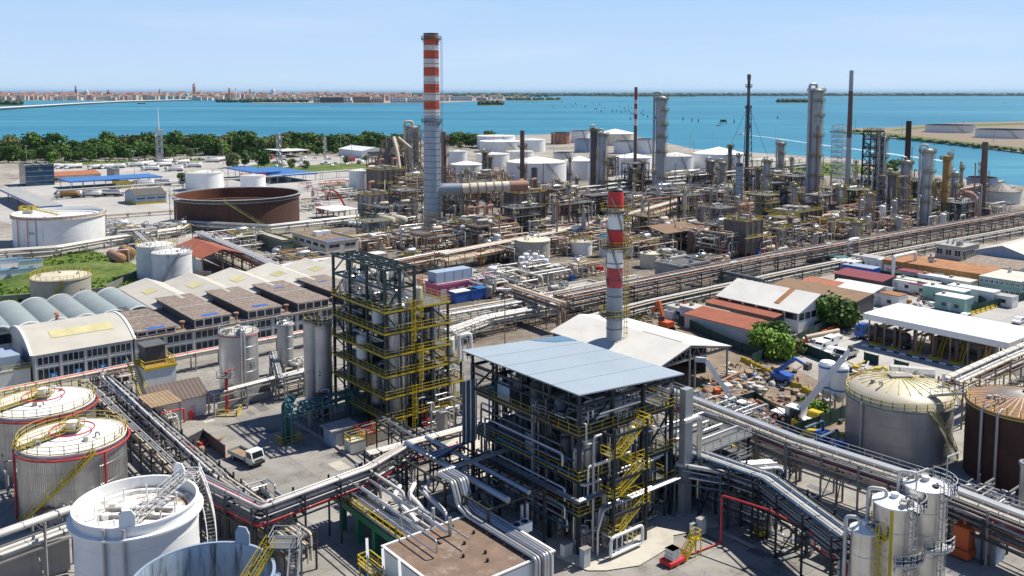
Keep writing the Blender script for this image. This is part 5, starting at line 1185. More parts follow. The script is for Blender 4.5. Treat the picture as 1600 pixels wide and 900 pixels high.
t = thing('silver_duct', 'fat bent silver duct on top of the dark green tower', 'duct', wl(o, 0, 0, 20.2), GA); MB('steel_bright').tube([(Lu * .62, 2, 0), (Lu * .62, 2, 2.6), (Lu * .2, 5, 2.8), (Lu * .2, Lv * .6, 3.4)], .75, n=14).build('duct', t); MB('steel_bright').tube([(Lu * .9, 3, .2), (Lu * .9, 3, 3.6), (Lu * .95, 5, 6)], .45, n=12).build('branch_duct', t)
t = thing('white_pipe_loop', 'white inverted U pipe on the wing of the dark green tower', 'pipe', wl(o, Lu + 8.6, -.4, 9.7), GA); MB('white').tube([(0, 0, 0), (0, 0, 4.4), (2.4, 0, 4.4), (2.4, 0, 0)], .3, n=10).build('pipe', t); MB('steel').tube([(.7, 0, 0), (.7, 0, 3.7), (1.7, 0, 3.7), (1.7, 0, 0)], .14, n=8).build('inner_pipe', t)
# ------------------------------------------------------------------ process structure with the blue grey roof
zR = 20.2; o, Lu, Lv = rect((905, 617), (1065, 582), (719, 547), zR); Lu = (V(1067, 583, 19.0) - V(905, 617, zR)).dot(U); print('TOWER2', Lu, Lv); O2 = o + U * 1.1 + VV * 1.1; A, B_ = Lu - 2.2, Lv - 2.2
t2 = frame_tower(O2, A, B_, [4.9, 9.2, 14.7, 18.4], 3, 4, 'dark navy process structure with yellow stairs under a flat blue grey roof', 'frame_navy', .42, roofless=1, kick=False)
zs_ = lambda x: zR - 1.2 * (x + 1.1) / Lu
b = MB('roof_blue'); b.prism([(-1.1, zR - .16), (A + 1.1, zR - 1.36), (A + 1.1, zR - 1.2), (-1.1, zR)], -1.1, B_ + 1.1, axis='y'); b.build('roof', t2); b = MB('frame_navy')
for i in range(4):
 for j in range(5): b.box(A * i / 3 - .15, B_ * j / 4 - .15, 18.3, A * i / 3 + .15, B_ * j / 4 + .15, zs_(A * i / 3) - .5)
for j in range(5): b.bar((-1, B_ * j / 4, zs_(-1) - .4), (A + 1, B_ * j / 4, zs_(A + 1) - .4), .25, .4)
b.build('roof_frame', t2)
b = MB('patch_blue' if 'patch_blue' in MATS else mat('patch_blue', (.10, .19, .27), .3, var=.2).name); pp = []  # irregular dark blue patch on the far corner of the roof
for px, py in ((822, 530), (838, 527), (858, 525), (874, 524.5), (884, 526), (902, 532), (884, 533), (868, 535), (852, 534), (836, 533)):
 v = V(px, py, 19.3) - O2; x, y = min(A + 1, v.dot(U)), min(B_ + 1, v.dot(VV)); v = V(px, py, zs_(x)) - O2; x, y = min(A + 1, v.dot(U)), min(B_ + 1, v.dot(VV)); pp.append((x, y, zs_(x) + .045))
b.add(pp, [tuple(range(len(pp)))]); b.build('dark_patch', t2); b = MB('stack_grey')
for i in range(1, 5): y = -1.1 + (B_ + 2.2) * i / 5; b.bar((-1.05, y, zR + .01), (A + 1.05, y, zR - 1.19), .09, .05)
for i in range(1, 30): x = -1.05 + (A + 2.1) * i / 30; b.box(x - .015, -1.08, zs_(x) - .02, x + .015, B_ + 1.08, zs_(x) + .018, 'roof_blue')
b.build('roof_seam', t2); b = MB('frame_navy');
for i in range(9): x = A * i / 8; b.box(x - .08, -1., zs_(x) - .4, x + .08, B_ + 1, zs_(x) - .17)
b.build('purlin', t2)
b = MB('frame_navy')                         # stair tower on the lit face
for x in (3.2, 8.8):
 for y in (-2.6,): b.box(x - .15, y - .15, 0, x + .15, y + .15, 15.5)
for z in (4.9, 9.2, 14.7): b.box(3.1, -2.7, z - .3, 8.9, -2.4, z); b.box(3.05, -2.6, z - .28, 3.25, 0, z - .02); b.box(8.75, -2.6, z - .28, 8.95, 0, z - .02)
b.build('stair_frame', t2)
for z0, z1 in ((0, 4.9), (4.9, 9.2), (9.2, 14.7)):
 zm = (z0 + z1) / 2; b = MB('yellow'); b.stair((8.4, -1.0, z0), (4.2, -1.0, zm), .9); b.build('stair', t2); b = MB('yellow'); b.stair((4.2, -2.2, zm), (8.2, -2.2, z1), .9); b.build('stair', t2)
 b = MB('grating'); b.box(3.0, -2.7, zm - .06, 4.3, -.5, zm); b.rail([(4.2, -2.7, zm), (3.0, -2.7, zm), (3.0, -.5, zm)], m='yellow', t=.09); b.build('landing', t2)
 b = MB('grating'); b.box(8.1, -2.7, z1 - .06, 9.4, -.3, z1); b.rail([(8.2, -2.7, z1), (9.4, -2.7, z1), (9.4, -.4, z1)], m='yellow', t=.09); b.build('landing', t2)
q = random.Random(8)
for k in range(26):                          # process equipment on its floors
 z0 = q.choice((.1, .1, 4.96, 9.26, 14.76, 14.76)); mx = {.1: 4.2, 4.96: 3.6, 9.26: 4.6, 14.76: 3.8}[z0]; a, c = q.uniform(1.2, A - 1.2), q.uniform(.9, B_ - 1)
 if k < 12: (a, c) = (q.uniform(1, A - 1), 1.3) if k % 2 else (1.3, q.uniform(1, B_ - 1))
 m = q.choice(['steel', 'steel_bright', 'steel', 'wall_blue', 'pipe_dark', 'blue_plastic' if k % 3 == 0 else 'steel'])
 fl = {.1: 'ground', 4.96: 'first', 9.26: 'second', 14.76: 'top'}[z0]
 vessel(*wl(O2, a, c)[:2], q.uniform(.5, 1.05), q.uniform(1.8, mx), {'steel': 'grey steel', 'steel_bright': 'bright silver', 'wall_blue': 'pale blue', 'pipe_dark': 'dark', 'blue_plastic': 'deep blue'}[m] + ' vessel on the ' + fl + ' floor of the blue roofed structure', m, z0, group='vessels in the blue roofed structure')
pipes_in(t2, A, B_, .2, 19, 50, 'dark', 61, .08, .2, levels=(.6, 3, 5.6, 7.6, 10, 12.5, 15.3, 17))
pipes_in(t2, A * .96, 2.4, 14.8, 17.4, 24, 'steely' if PAL.setdefault('steely', ['steel_bright', 'steel', 'white', 'pipe_grey', 'pipe_dark']) else '', 66, .08, .17, levels=(.4, 1, 1.8, 2.4), nm='riser_pipe'); pipes_in(t2, A, 2.2, .3, 14, 40, 'steely', 67, .08, .16, y0=-.6, levels=(.5, 2, 3.5, 5.5, 7.4, 9.8, 12), nm='branch_pipe')
pipes_in(t2, A, B_, .4, 18.6, 30, 'navy', 62, .08, .18, levels=(1, 4.2, 8.4, 13.4, 15.8), shell=True)
for k in range(16):                          # pipe banks along the shaded face
 z = [5.3, 5.8, 6.3, 9.7, 10.2, 12.4, 12.9, 3.2, 3.7, 4.1, 11.2, 15.7, 11.7, 8.0, 7.5, 17.4][k]; q2 = .5 + .4 * (k % 3); MB(['frame_blue', 'steel', 'pipe_dark', 'frame_navy'][k % 4]).tube([(-q2, B_ * (.02 + .05 * (k % 4)), z - 1.5 * (k % 2)), (-q2, B_ * (.02 + .05 * (k % 4)), z), (-q2, B_ * (.7 + .09 * (k % 4)), z), (-q2, B_ * (.7 + .09 * (k % 4)), max(0, z - 2.5))], .15, n=6).build('header_pipe', t2)
b = MB('wall_blue'); b.box(-.06, B_ * .62, 15, 0, B_ * .75, 17.5); b.build('panel', t2); b = MB('wall_blue'); b.box(A * .02, B_ * .4, 9.3, A * .02 + .1, B_ * .5, 12); b.build('panel', t2)
for k in range(7):                           # pipe banks looping round the lit corner
 z = 6.6 + .0 * k; b = MB(['steel', 'pipe_grey', 'steel', 'pipe_dark'][k % 4]); d = .35 * k; b.tube([(-.9 - d * .6, B_ * .8, 7.4), (-.9 - d * .6, -.8 - d * .6, 7.4), (A * .2, -.8 - d * .6, 7.4), (A * .2, -.8 - d * .6, .5 + k * .2)] if k < 4 else [(A, -.7 - .35 * (k - 3), 5.6), (2.5, -.7 - .35 * (k - 3), 5.6), (2.5 - .35 * (k - 3), -.7 - .35 * (k - 3), 3.2), (2.5 - .35 * (k - 3), -.7 - .35 * (k - 3), 0)], .16, n=8); b.build('pipe', t2)
for k in range(6): b = MB('frame_blue' if k % 2 else 'steel'); b.tube([(-1.1 - .4 * k, B_ * .9, 17 - k * .0), (-1.1 - .4 * k, B_ * .9, 8.6), (-9, B_ * .9 - .4 * k, 8.6)], .18, n=8); b.build('pipe', t2)
b = MB('white'); b.box(2.2, -3.2, .8, 6.8, -3.0, 1.0); [b.tube([(2.4 + i * .9, -3.1, .9), (2.4 + i * .9, -3.1, 2.6), (2.4 + i * .9, -1, 2.6)], .1, n=6) for i in range(5)]; b.tube([(2., -3.4, .6), (7.4, -3.4, .6), (7.4, -3.4, 2.8), (2, -3.4, 2.8), (2, -3.4, .6)], .2, n=8, bend=.5); b.build('manifold', t2)
t = thing('duct_mast', 'tall square galvanised duct at the right end of the blue roofed structure', 'duct', wl(O2, A + 1.5, -1.2), GA); MB('galv').box(-.75, -.5, 0, .75, .5, 17).build('duct', t); MB('steel_bright').tube([(-1.2, -.6, 13), (2, -.6, 13), (2, -.6, 2)], .35, n=10).build('pipe', t); MB('steel_bright').tube([(1.6, 1, 1), (1.6, 1, 10), (-1, 1, 10)], .3, n=10).build('pipe', t)
t = frame_tower(o + U * (Lu + 1) + VV * 0, 13, 9, [4.6, 7.4], 2, 2, 'low navy pipe structure right of the blue roofed one', 'frame_navy', .3, rails='galv'); pipes_in(t, 13, 9, .3, 8.4, 40, 'navy', 63, .09, .24, levels=(.8, 3, 4.9, 6.3, 7.7))
for k in range(5): p = wl(o, Lu + 5 + 3 * (k % 3) , 11 + 3 * (k // 3)); vessel(p[0], p[1], 1.1, 6.4, 'silver reactor with conical top in the row right of the blue roofed structure', 'steel_bright', .1, group='silver reactors right of the blue roof', rail='yellow')
p = wl(o, Lu + 4, 4.2); t, R, ca = tank(1125, 731, 17, 5.6, 'broad silver vessel with spoked roof above the low navy structure', 'steel_bright', 'cone', 'steel_bright', rise=.8, rail=None, ribs=12, n=30, name='spoked_tank')
landmass('concrete_pad', [G(a, b) for a, b in [(868, 872), (918, 893), (948, 893), (1000, 885), (1052, 853), (1052, 838), (1028, 826), (900, 800), (780, 760), (700, 700), (760, 640), (1080, 720), (1240, 800), (1200, 830), (1150, 790)][:6] + [(1150, 820), (1245, 790), (1150, 735), (1060, 690), (760, 650), (690, 700), (760, 790)]], .15, 'pad' if 'pad' in MATS else noisemix('pad', [(.36, (.36, .33, .27)), (.5, (.50, .47, .40)), (.64, (.58, .55, .48))], scales=(.1, .6, 3), bump=.1).name, -.05)
# ------------------------------------------------------------------ roofs in the foreground
zz = 5.2; Lp, Fp, Rp = V(598, 856, zz), V(756, 798, zz), V(869, 862, zz); N = Lp + Rp - Fp; N = Fp - U * (Fp - Lp).dot(U) - VV * (Fp - Rp).dot(VV)
t, a, c = block(None, None, None, zz, 'low white building with a weathered brown flat roof at the bottom', 'wall_white', 'roof_tar', dims=(Vector((N.x, N.y, 0)), (Fp - Lp).dot(U), (Fp - Rp).dot(VV)), parapet=0.15, roofbits=0, door=False); TB = t
print('BROWN', a, c)
q = random.Random(2)
for k in range(9): b = MB('rubber'); b.cyl((a * q.uniform(.1, .8), c * q.uniform(.1, .9), zz + .1), .16, .35, n=8); b.box(0, 0, 0, .01, .01, .01) if 0 else None; b.build('roof_vent', t)
b = MB('steel'); NB = Vector((N.x, N.y, 0));
tp = thing('roof_pipes', 'bundle of silver lagged pipes crossing the brown flat roof', 'pipe', NB, GA)
for k in range(6):
 d = .42 * k; m = ['steel', 'pipe_grey', 'pipe_dark', 'steel'][k % 4]; MB(m).tube([(a + 9, c + 5.5 + d * .2, 8.8), (a * .78 + d, c + 5.5 + d * .2, 8.8), (a * .78 + d, c + 2.2, 8.8), (a * .78 + d, c + 1, 6.2), (a * .78 + d, c - 1, 5.75), (a * .78 + d, -.6 - d * .0, 5.75), (a * .78 + d, -.6, 0)], .19, n=8).build('pipe', tp)
for k in range(4): MB('frame_grey').box(a * .78 - .3, c * (.1 + .25 * k), 5.25, a * .78 + 2.6, c * (.1 + .25 * k) + .2, 5.5).build('support', tp)
for k in range(3): b = MB('white'); d = k * 2.2; tpz = thing('pipe_arch', 'white lagged pipe arch beside the brown flat roof', 'pipe', wl(NB, a * .45 + d, c + 4.6), GA, 'white pipe arches by the brown roof'); b.tube([(0, -1.6, .2), (0, -1.6, 5.2 - k * .3), (0, 3.4, 6.2 - k * .3), (2.2, 5.5, 6.2 - k * .3)], .3, n=10); b.build('pipe', tpz)
g0, gL, gV = rect((690, 893), (748, 868), (432, 797), 4.2)
t = thing('pump_deck', 'concrete pipe deck on green columns with a yellow railing', 'structure', g0, GA); print('DECK', gL, gV)
MB('concrete').box(0, 0, 3.6, gL + 2, gV, 3.9).build('slab', t); MB('green_beam').box(-.25, 0, 3.3, -.01, gV, 4.1).build('edge_beam', t)
for k in range(6): MB('green_beam').box(-.1, gV * (k + .5) / 6 - .35, 0, .6, gV * (k + .5) / 6 + .35, 3.3).build('column', t)
b = MB('yellow'); b.rail([(0, 0, 3.95), (0, gV, 3.95)], m='yellow', t=.1, step=1.5, h=1.3); b.build('railing', t)
pipes_in(t, gL, gV, 3.95, 8, 16, 'navy', 77, .1, .24, levels=(.4, 1.5, 2.6))
for k in range(5): MB(['pipe_dark', 'steel', 'pipe_dark', 'steel', 'pipe_grey'][k]).tube([(.8 + .55 * k, -1, 4.6), (.8 + .55 * k, gV + 1, 4.6)], .2, n=8).build('pipe', t)
t = frame_tower(g0 + U * (gL + 3.5) + VV * 3, 8.5, gV * .72, [7.4], 1, 4, 'empty black steel pipe frame over the concrete pump pits', 'frame_black', .28, rails=None, plats=False, brace=False); b = MB('frame_black')
for k in range(8): b.bar((0, gV * .72 * k / 8, 7.3), (8.5, gV * .72 * (k + .5) / 8, 7.3), .12)
b.build('wind_brace', t)
for k in range(2): MB('stack_grey').tube([(2.5 + k * 3.2, -.5, 7.9), (2.5 + k * 3.2, gV * .72 + 4, 7.9)], .38 - .1 * k, n=12).build('pipe', t)
for k in range(2): MB('pipe_white').tube([(5 + k * .8, 0, 6.4), (5 + k * .8, 0, 2)], .2, n=8).build('pipe', t)
for k in range(4):
 for j in range(2): tag(MB('concrete').cbox((0, 0, 0), (3.2, 3.6, 1.1)).build('concrete_block', None, wl(g0, gL + 6 + 3.8 * j, 5 + 4.4 * k), GA), 'pale concrete pit cover under the empty black pipe frame', 'concrete block', 'pit covers under the black frame')
p = wl(g0, gL + 6, 1.2); t = thing('air_conditioner', 'white twin fan air conditioner beside the brown flat roof', 'air conditioner', (p[0], p[1], 3.9), GA); MB('white_clean').box(0, 0, 0, 2.6, 1.2, 1.1).build('casing', t); [MB('black').cyl((.7 + 1.2 * k, .6, 1.1), .42, .08, n=14).build('fan', t) for k in (0, 1)]
t = thing('yellow_platform', 'yellow access platform with steps under the concrete pump deck', 'platform', wl(g0, -4.5, 3), GA); b = MB('grating'); b.box(0, 0, 2.2, 1.6, 7, 2.3); b.rail([(0, 0, 2.3), (1.6, 0, 2.3), (1.6, 7, 2.3), (0, 7, 2.3)], closed=True, t=.1); b.build('platform', t); b = MB('yellow'); b.stair((.8, 0, 2.2), (.8, -3.6, 0), 1.); b.build('stair', t); [MB('yellow').box(x, y, 0, x + .15, y + .15, 2.2).build('leg', t) for x in (0, 1.4) for y in (.2, 6.6)]
for k in range(3): p = wl(g0, -5.5 + .2 * k, 6 - 3 * k); t = thing('lamp_post', 'thin lamp post with a slanted white head below the pump deck', 'lamp', p, GA, 'lamp posts below the pump deck'); MB('galv').cyl((0, 0, 0), .08, 5.4, n=6).build('pole', t); MB('white').bar((0, 0, 5), (.6, 1.2, 6.6), .3, .14).build('head', t)
# ------------------------------------------------------------------ workshop row at the left
def vault(t, x0, x1, y0, y1, z, rise, m, axis='u', n=14, th=.15, endm=None):
 """barrel roof over a rectangle; axis = direction of the barrel"""
 b = MB(m); w = (y1 - y0) if axis == 'u' else (x1 - x0); R = (w * w / 4 + rise * rise) / (2 * rise); a = math.asin(min(1, w / 2 / R)); pts = []
 for i in range(n + 1): s = -a + 2 * a * i / n; pts.append((w / 2 + R * math.sin(s), z + R * math.cos(s) - R + rise))
 L0, L1 = (x0, x1) if axis == 'u' else (y0, y1)
 vs = []
 for (u, h) in pts:
  for L in (L0, L1): vs.append((L, y0 + u, h) if axis == 'u' else (x0 + u, L, h))
 b.add(vs, [(2 * i, 2 * i + 1, 2 * i + 3, 2 * i + 2) for i in range(n)], None, True)
 for L in (L0, L1): b.add([(L, y0 + u, h) if axis == 'u' else (x0 + u, L, h) for u, h in pts], [tuple(range(n + 1))], endm or m)
 b.build('roof', t)
 for L in (L0, L1):
  b = MB('white')
  for (u0, h0), (u1, h1) in zip(pts, pts[1:]): f = (lambda u, h: (L, y0 + u, h + .08)) if axis == 'u' else (lambda u, h: (x0 + u, L, h + .08)); b.bar(f(u0, h0), f(u1, h1), .5, .22)
  b.build('verge', t)
 return pts
o, Lu, Lv = rect((52, 556), (208, 531), (18, 519), 5.9); print('VAULT', Lu, Lv)
t = thing('vaulted_workshop', 'pale workshop with a cream barrel roof and two rows of dark windows', 'workshop', o, GA); MB('wall_grey').box(0, 0, 0, Lu, Lv, 5.9).build('wall', t)
pts = vault(t, -.4, Lu + .4, -.4, Lv + .4, 5.95, 3.0, 'roof_cream', endm='wall_grey')
R_v = ((Lv + .8) ** 2 / 4 + 9.) / 6.; yv = lambda s: Lv / 2 + R_v * math.sin(s); hv = lambda s: 5.95 + 3.0 - R_v + R_v * math.cos(s)
b = MB('sky_panel' if 'sky_panel' in MATS else mat('sky_panel', (.52, .47, .24), .6, var=.15).name)
for k in range(3): s0, s1 = -.33 + .045 * k, -.33 + .045 * (k + 1); b.add([(Lu * .22, yv(s0), hv(s0) + .06), (Lu * .86, yv(s0), hv(s0) + .06), (Lu * .86, yv(s1), hv(s1) + .06), (Lu * .22, yv(s1), hv(s1) + .06)], [(0, 1, 2, 3)])
b.build('skylight', t)
def band(t, x0, x1, rows, bays, wpb, y=0):
 for i in range(bays):
  a0 = x0 + (x1 - x0) * (i + .07) / bays; a1 = x0 + (x1 - x0) * (i + .95) / bays
  for z0, z1 in rows:
   b = MB('white_clean'); b.box(a0, y - .1, z0 - .07, a1, y, z1 + .07); w = (a1 - a0) / wpb
   for j in range(wpb): b.sub('pane').box(a0 + w * j + .07, y - .13, z0, a0 + w * (j + 1) - .07, y - .1, z1, 'glass_dark')
   b.build('window', t)
 b = MB('wall_grey')
 for i in range(bays + 1): x = x0 + (x1 - x0) * i / bays; b.box(x - .12, y - .2, 0, x + .12, y, rows[-1][1] + .5)
 b.box(x0, y - .16, rows[0][1] + .25, x1, y - .002, rows[0][1] + .5); b.build('pilaster', t)
band(t, .3, Lu - .2, ((1.0, 3.0), (3.9, 5.3)), 4, 4)
t_v = t; LuV = Lu
b = MB('pipe_rust'); b.cyl((Lu * .42, Lv * .72, hv(.2) - .3), .35, 1.6, n=10); b.cyl((Lu * .42, Lv * .72, hv(.2) + 1.2), .7, .35, n=10, r1=.4); b.build('roof_vent', t)
for k in range(4):                            # blue parking signs in front of the facade
 p = wl(o, Lu * (.17 + .245 * k), -1.2); s = thing('parking_sign', 'small blue parking sign lettered P before the barrel roofed workshop', 'sign', p, GA, 'blue parking signs'); MB('galv').cyl((0, 0, 0), .05, 1.6, n=6).build('post', s); b = MB('sign_blue'); b.box(-.55, -.06, 1.3, .55, -.01, 2.3); b.build('plate', s); b = MB('white_clean'); text_flat(b, 'P', .9, (0, -.075, 1.48), (1, 0, 0), (0, 0, 1), 'white_clean'); b.build('lettering', s)
t = thing('duct_unit', 'grey ventilation housings beside the left end of the barrel roof', 'ventilation unit', wl(o, -5, 2), GA); b = MB('wall_blue'); b.box(0, 0, 3.4, 3.2, 5, 6); b.build('housing', t); b = MB('wall_blue'); b.box(.3, 5.3, 3.4, 3.4, 9.5, 5.4); b.build('housing', t); MB('wall_grey').box(-6, -1, 0, 4.6, 11, 3.4).build('plinth', t); b = MB('yellow'); b.rail([(-6, -1, 3.4), (4.6, -1, 3.4)], t=.1); b.build('railing', t)
Lb = 58; ob = o + U * (Lu + .3); t = thing('monitor_workshop', 'long pale workshop with brown monitor roofs and dark windows', 'workshop', ob, GA); Lw2 = 26
MB('wall_grey').box(0, 0, 0, Lb, Lw2, 5.6).build('wall', t); MB('roof_brown').box(-.1, -.4, 5.6, Lb + .3, Lw2 + .3, 5.78).build('roof', t); band(t, .2, Lb, ((1.0, 3.0), (3.9, 5.3)), 10, 4)
for k in range(5):
 x0 = .8 + 11.6 * k; w = 7.6; z1 = 7.6 if k else 6.9; b = MB('wall_dark'); b.box(x0, .8, 5.78, x0 + w, Lw2 - .5, z1); b.build('monitor_wall', t)
 b = MB('roof_brown'); b.box(x0 - .3, .4, z1, x0 + w + .3, Lw2 - 6 * (k == 0), z1 + .16); b.box(x0 - .25, Lw2 * .48, z1 + .16, x0 + w + .25, Lw2 * .48 + .2, z1 + .3, 'wall_grey'); b.build('monitor_roof', t)
 b = MB('white_clean'); b.box(x0, .66, 5.95, x0 + w, .8, z1 - .05)
 for j in range(4): b.box(x0 + .15 + w / 4 * j, .62, 6.1, x0 + w / 4 * (j + 1) - .15, .66, z1 - .2, 'glass_dark')
 b.build('monitor_window', t)
 b = MB('blue_paint'); b.box(x0 + w * .3, 1 + k, z1 + .17, x0 + w * .75, 2.6 + k, z1 + .2) if k < 3 else b.box(x0 + w * .3, 18, z1 + .17, x0 + w * .6, 19, z1 + .2); b.build('roof_patch', t)
 if k: b = MB('pipe_rust'); b.cyl((x0 - 2, 2.5, 5.78), .3, 1.5, n=8); b.cyl((x0 - 2, 2.5, 7.1), .6, .3, n=8); b.build('roof_vent', t)
ov, Lu, Lv = rect((-2, 519), (236, 483), (-66, 489), 6.2); t = thing('barrel_vault_hall', 'old hall with a row of six dull grey green barrel vaults', 'factory hall', ov, GA); print('VAULTS', Lu, Lv); MB('wall_grey').box(-Lu / 6, 0, 0, Lu, Lv, 6.2).build('wall', t)
for k in range(6): vault(t, Lu * (k - .5) / 5.5, Lu * (k + .5) / 5.5, -.4, Lv, 6.22, 1.1, 'roof_vault', 'v', 14)
[MB('glass_dark').box(Lu * k / 6 + 1 + j * 2, -.06, 3.6, Lu * k / 6 + 2.6 + j * 2, 0, 5.6).build('window', t) for k in range(-1, 6) for j in range(3)]
og = ov + U * (Lu + .4); t = thing('white_gable_hall', 'hall with pale folded gable roofs and yellowed skylights behind the monitor workshop', 'factory hall', og, GA); W5 = 66; MB('wall_grey').box(0, 0, 0, W5, Lv + 4, 6.2).build('wall', t)
for k in range(6):
 x0 = W5 * k / 6; x1 = W5 * (k + 1) / 6; b = MB('roof_cream'); b.prism([(x0, 6.22), (x1, 6.22), (x0 + .62 * (x1 - x0), 7.9)], -.4, Lv + 4.3, axis='y'); b.build('roof', t)
 b = MB('sky_panel'); f = lambda g: (x0 + .62 * (x1 - x0) * g, 6.22 + 1.68 * g + .06); (xa, za), (xb, zb) = f(.35), f(.75); b.add([(xa, Lv * .55, za), (xb, Lv * .55, zb), (xb, Lv * .75, zb), (xa, Lv * .75, za)], [(0, 1, 2, 3)]); b.build('skylight', t)
o, Lu, Lv = rect((226, 578), (275, 569), (207, 566), 6.9); t, a, c = block(None, None, None, 6.9, 'white windowless block with a dark hut on its yellow railed roof', 'wall_white', 'wall_ochre', dims=(o, Lu, Lv), parapet=0, roofbits=0, door=False)
b = MB('yellow'); b.rail([(0, 0, 7.05), (a, 0, 7.05), (a, c, 7.05), (0, c, 7.05)], closed=True, t=.1); b.box(-.2, -.2, 6.7, a + .2, -.02, 7.1); b.build('railing', t); MB('wall_dark').box(a * .15, c * .35, 7.02, a * .8, c * .95, 10.2).build('roof_hut', t); MB('tower_dark').box(a * .1, c * .3, 10.2, a * .85, c, 10.4).build('hut_roof', t)
b = MB('yellow'); b.stair((-.8, c - .4, 7), (-.8, -7, 0), 1.1, 'yellow', 'tower_dark'); b.build('stair', t)
gable((243, 632), (320, 614), (232, 619), 3.6, 1.6, 'small white house with a brown corrugated roof below the white block', 'u', 'wall_white', 'roof_slate2' if 'roof_slate2' in MATS else mat('roof_slate2', (.13, .095, .08), .75, var=.15, corr=('X', .7, .6)).name, 'small_house', ridge=.95, win=None, door=(.7, .78, 2.1, 'wall_grey'))
# ------------------------------------------------------------------ right hand workshops and yards
g, a, c = gable((1032, 570), (1157, 546), (865, 518), 6.5, 2.2, 'big open-fronted warehouse with a pale two-slope roof behind the blue roof', 'v', roof='roof_white', name='warehouse', open_=True, ridge=.4, ov=.6, posts='frame_grey')
b = MB('wall_dark'); b.box(.1, c * .5, 0, a - .1, c * .5 + .2, 6.3); b.box(0, 2, 0, .15, c, 6.2); b.box(a - .15, 5, 0, a, c, 6.2); b.build('wall', g)
b = MB('frame_grey'); pr = lambda f: 6.45 + 2.1 * (f / .4 if f < .4 else (1 - f) / .6)
for i in range(16):
 f0, f1 = i / 16, (i + 1) / 16; b.bar((a * f0, -.3, 6.1 if i % 2 else pr(f0)), (a * f1, -.3, pr(f1) if i % 2 else 6.1), .12)
b.bar((0, -.3, 6.1), (a, -.3, 6.1), .25); b.bar((0, -.3, 6.3), (a * .4, -.3, 8.4), .25); b.bar((a * .4, -.3, 8.4), (a, -.3, 6.3), .25); b.bar((a * .4, -.3, 0), (a * .4, -.3, 8.4), .3); b.build('truss', g)
b = MB('roof_cream'); b.prism([(a * .41, 8.72), (a * .43, 8.72), (a * .43, 8.9), (a * .41, 8.9)], 2, c * .4, axis='y'); b.build('ridge_vent', g)
g, a, c = gable((1248, 490), (1327, 476), (1112, 464), 4.6, 3.2, 'white fronted workshop with a pale tiled roof and a row of gable windows', 'v', 'wall_white', 'roof_white', 'workshop', win=(2.9, 4.4, 7, 6), ov=.3, ridge=.5)
b = MB('rust_roof'); b.prism([(a * .1, 4.6 + .64 + .2), (a * .5, 4.6 + 3.2 + .2), (a * .5, 8.05), (a * .1, 5.5)], c * .28, c * .34, axis='y'); b.build('roof_strip', g); MB('wall_dark').box(a * .38, -.09, 0, a * .55, 0, 1.7).build('door', g)
gable((1210, 497), (1226, 487), (1104, 472), 3.4, .8, 'long rust red lean-to roof against the white fronted workshop', 'v', 'wall_dark', 'roof_red', 'lean_to_shed', ridge=.97, ov=.2)
gable((1172, 516), (1200, 507), (1077, 489), 3.2, .8, 'front rust red lean-to roof before the white fronted workshop', 'v', 'wall_grey', 'roof_red', 'lean_to_shed', ridge=.97, ov=.2)
gable((1338, 472), (1352, 462), (1214, 444), 4.2, 1.0, 'long plain brown roofed shed behind the white fronted workshop', 'v', 'wall_dark', 'roof_brown2' if 'roof_brown2' in MATS else mat('roof_brown2', (.22, .135, .075), .8, var=.15, streak=.3, dirt=(.15, .09, .05)).name, 'long_shed', ridge=.9, ov=.2)
gable((1298, 452), (1330, 444), (1250, 442), 3.2, 1, 'house with an orange tiled roof among the works cabins', 'v', 'wall_white', 'roof_terracotta', 'tiled_house', ridge=.6)
gable((1358, 460), (1384, 448), (1296, 446), 3.4, 1.1, 'white roofed house beside the orange tiled one', 'v', 'wall_white', 'white', 'white_roofed_house', ridge=.55)
gable((1378, 440), (1396, 434), (1318, 424), 3.0, .7, 'dark red roofed low shed among the works cabins', 'v', 'wall_dark', 'roof_darkred' if 'roof_darkred' in MATS else mat('roof_darkred', (.20, .03, .04), .7, var=.15).name, 'low_shed', ridge=.9)
t, a, c = block((1533, 429), (1577, 421), (1385, 404), 4.2, 'long ochre stained industrial building with a rust brown roof', 'wall_ochre', 'rust_roof', win=(1, 3, 0), parapet=0, roofbits=2)
for f in (.1, .35, .62, .88): MB('white_rust').box(-.07, c * f, .4, 0, c * f + c * .1, 2.8).build('door', t)
t, a, c = block((1595, 441), (1640, 432), (1534, 430), 4.4, 'mint green block at the end of the ochre building', 'wall_mint', 'roof_cream', win=(2, 2, 8), parapet=0, roofbits=1)
block((1504, 388), (1532, 382), (1468, 381), 4.2, 'grey house with square windows behind the ochre building', 'wall_cream', 'roof_grey', win=(1, 8, 3), parapet=.3)
gable((1610, 402), (1690, 385), (1531, 389), 5, 2.4, 'blue sided hall with a beige roof at the right edge', 'u', 'wall_blue', 'roof_cream', 'blue_hall', win=(1.4, 2.6, 8, 6))
gable((1590, 422), (1640, 412), (1515, 407), 3.2, .8, 'low brown roofed row of sheds before the blue sided hall', 'v', 'wall_cream', 'roof_brown', 'row_shed', ridge=.6, win=(1.2, 2.2, 2, 7))
r = random.Random(77)
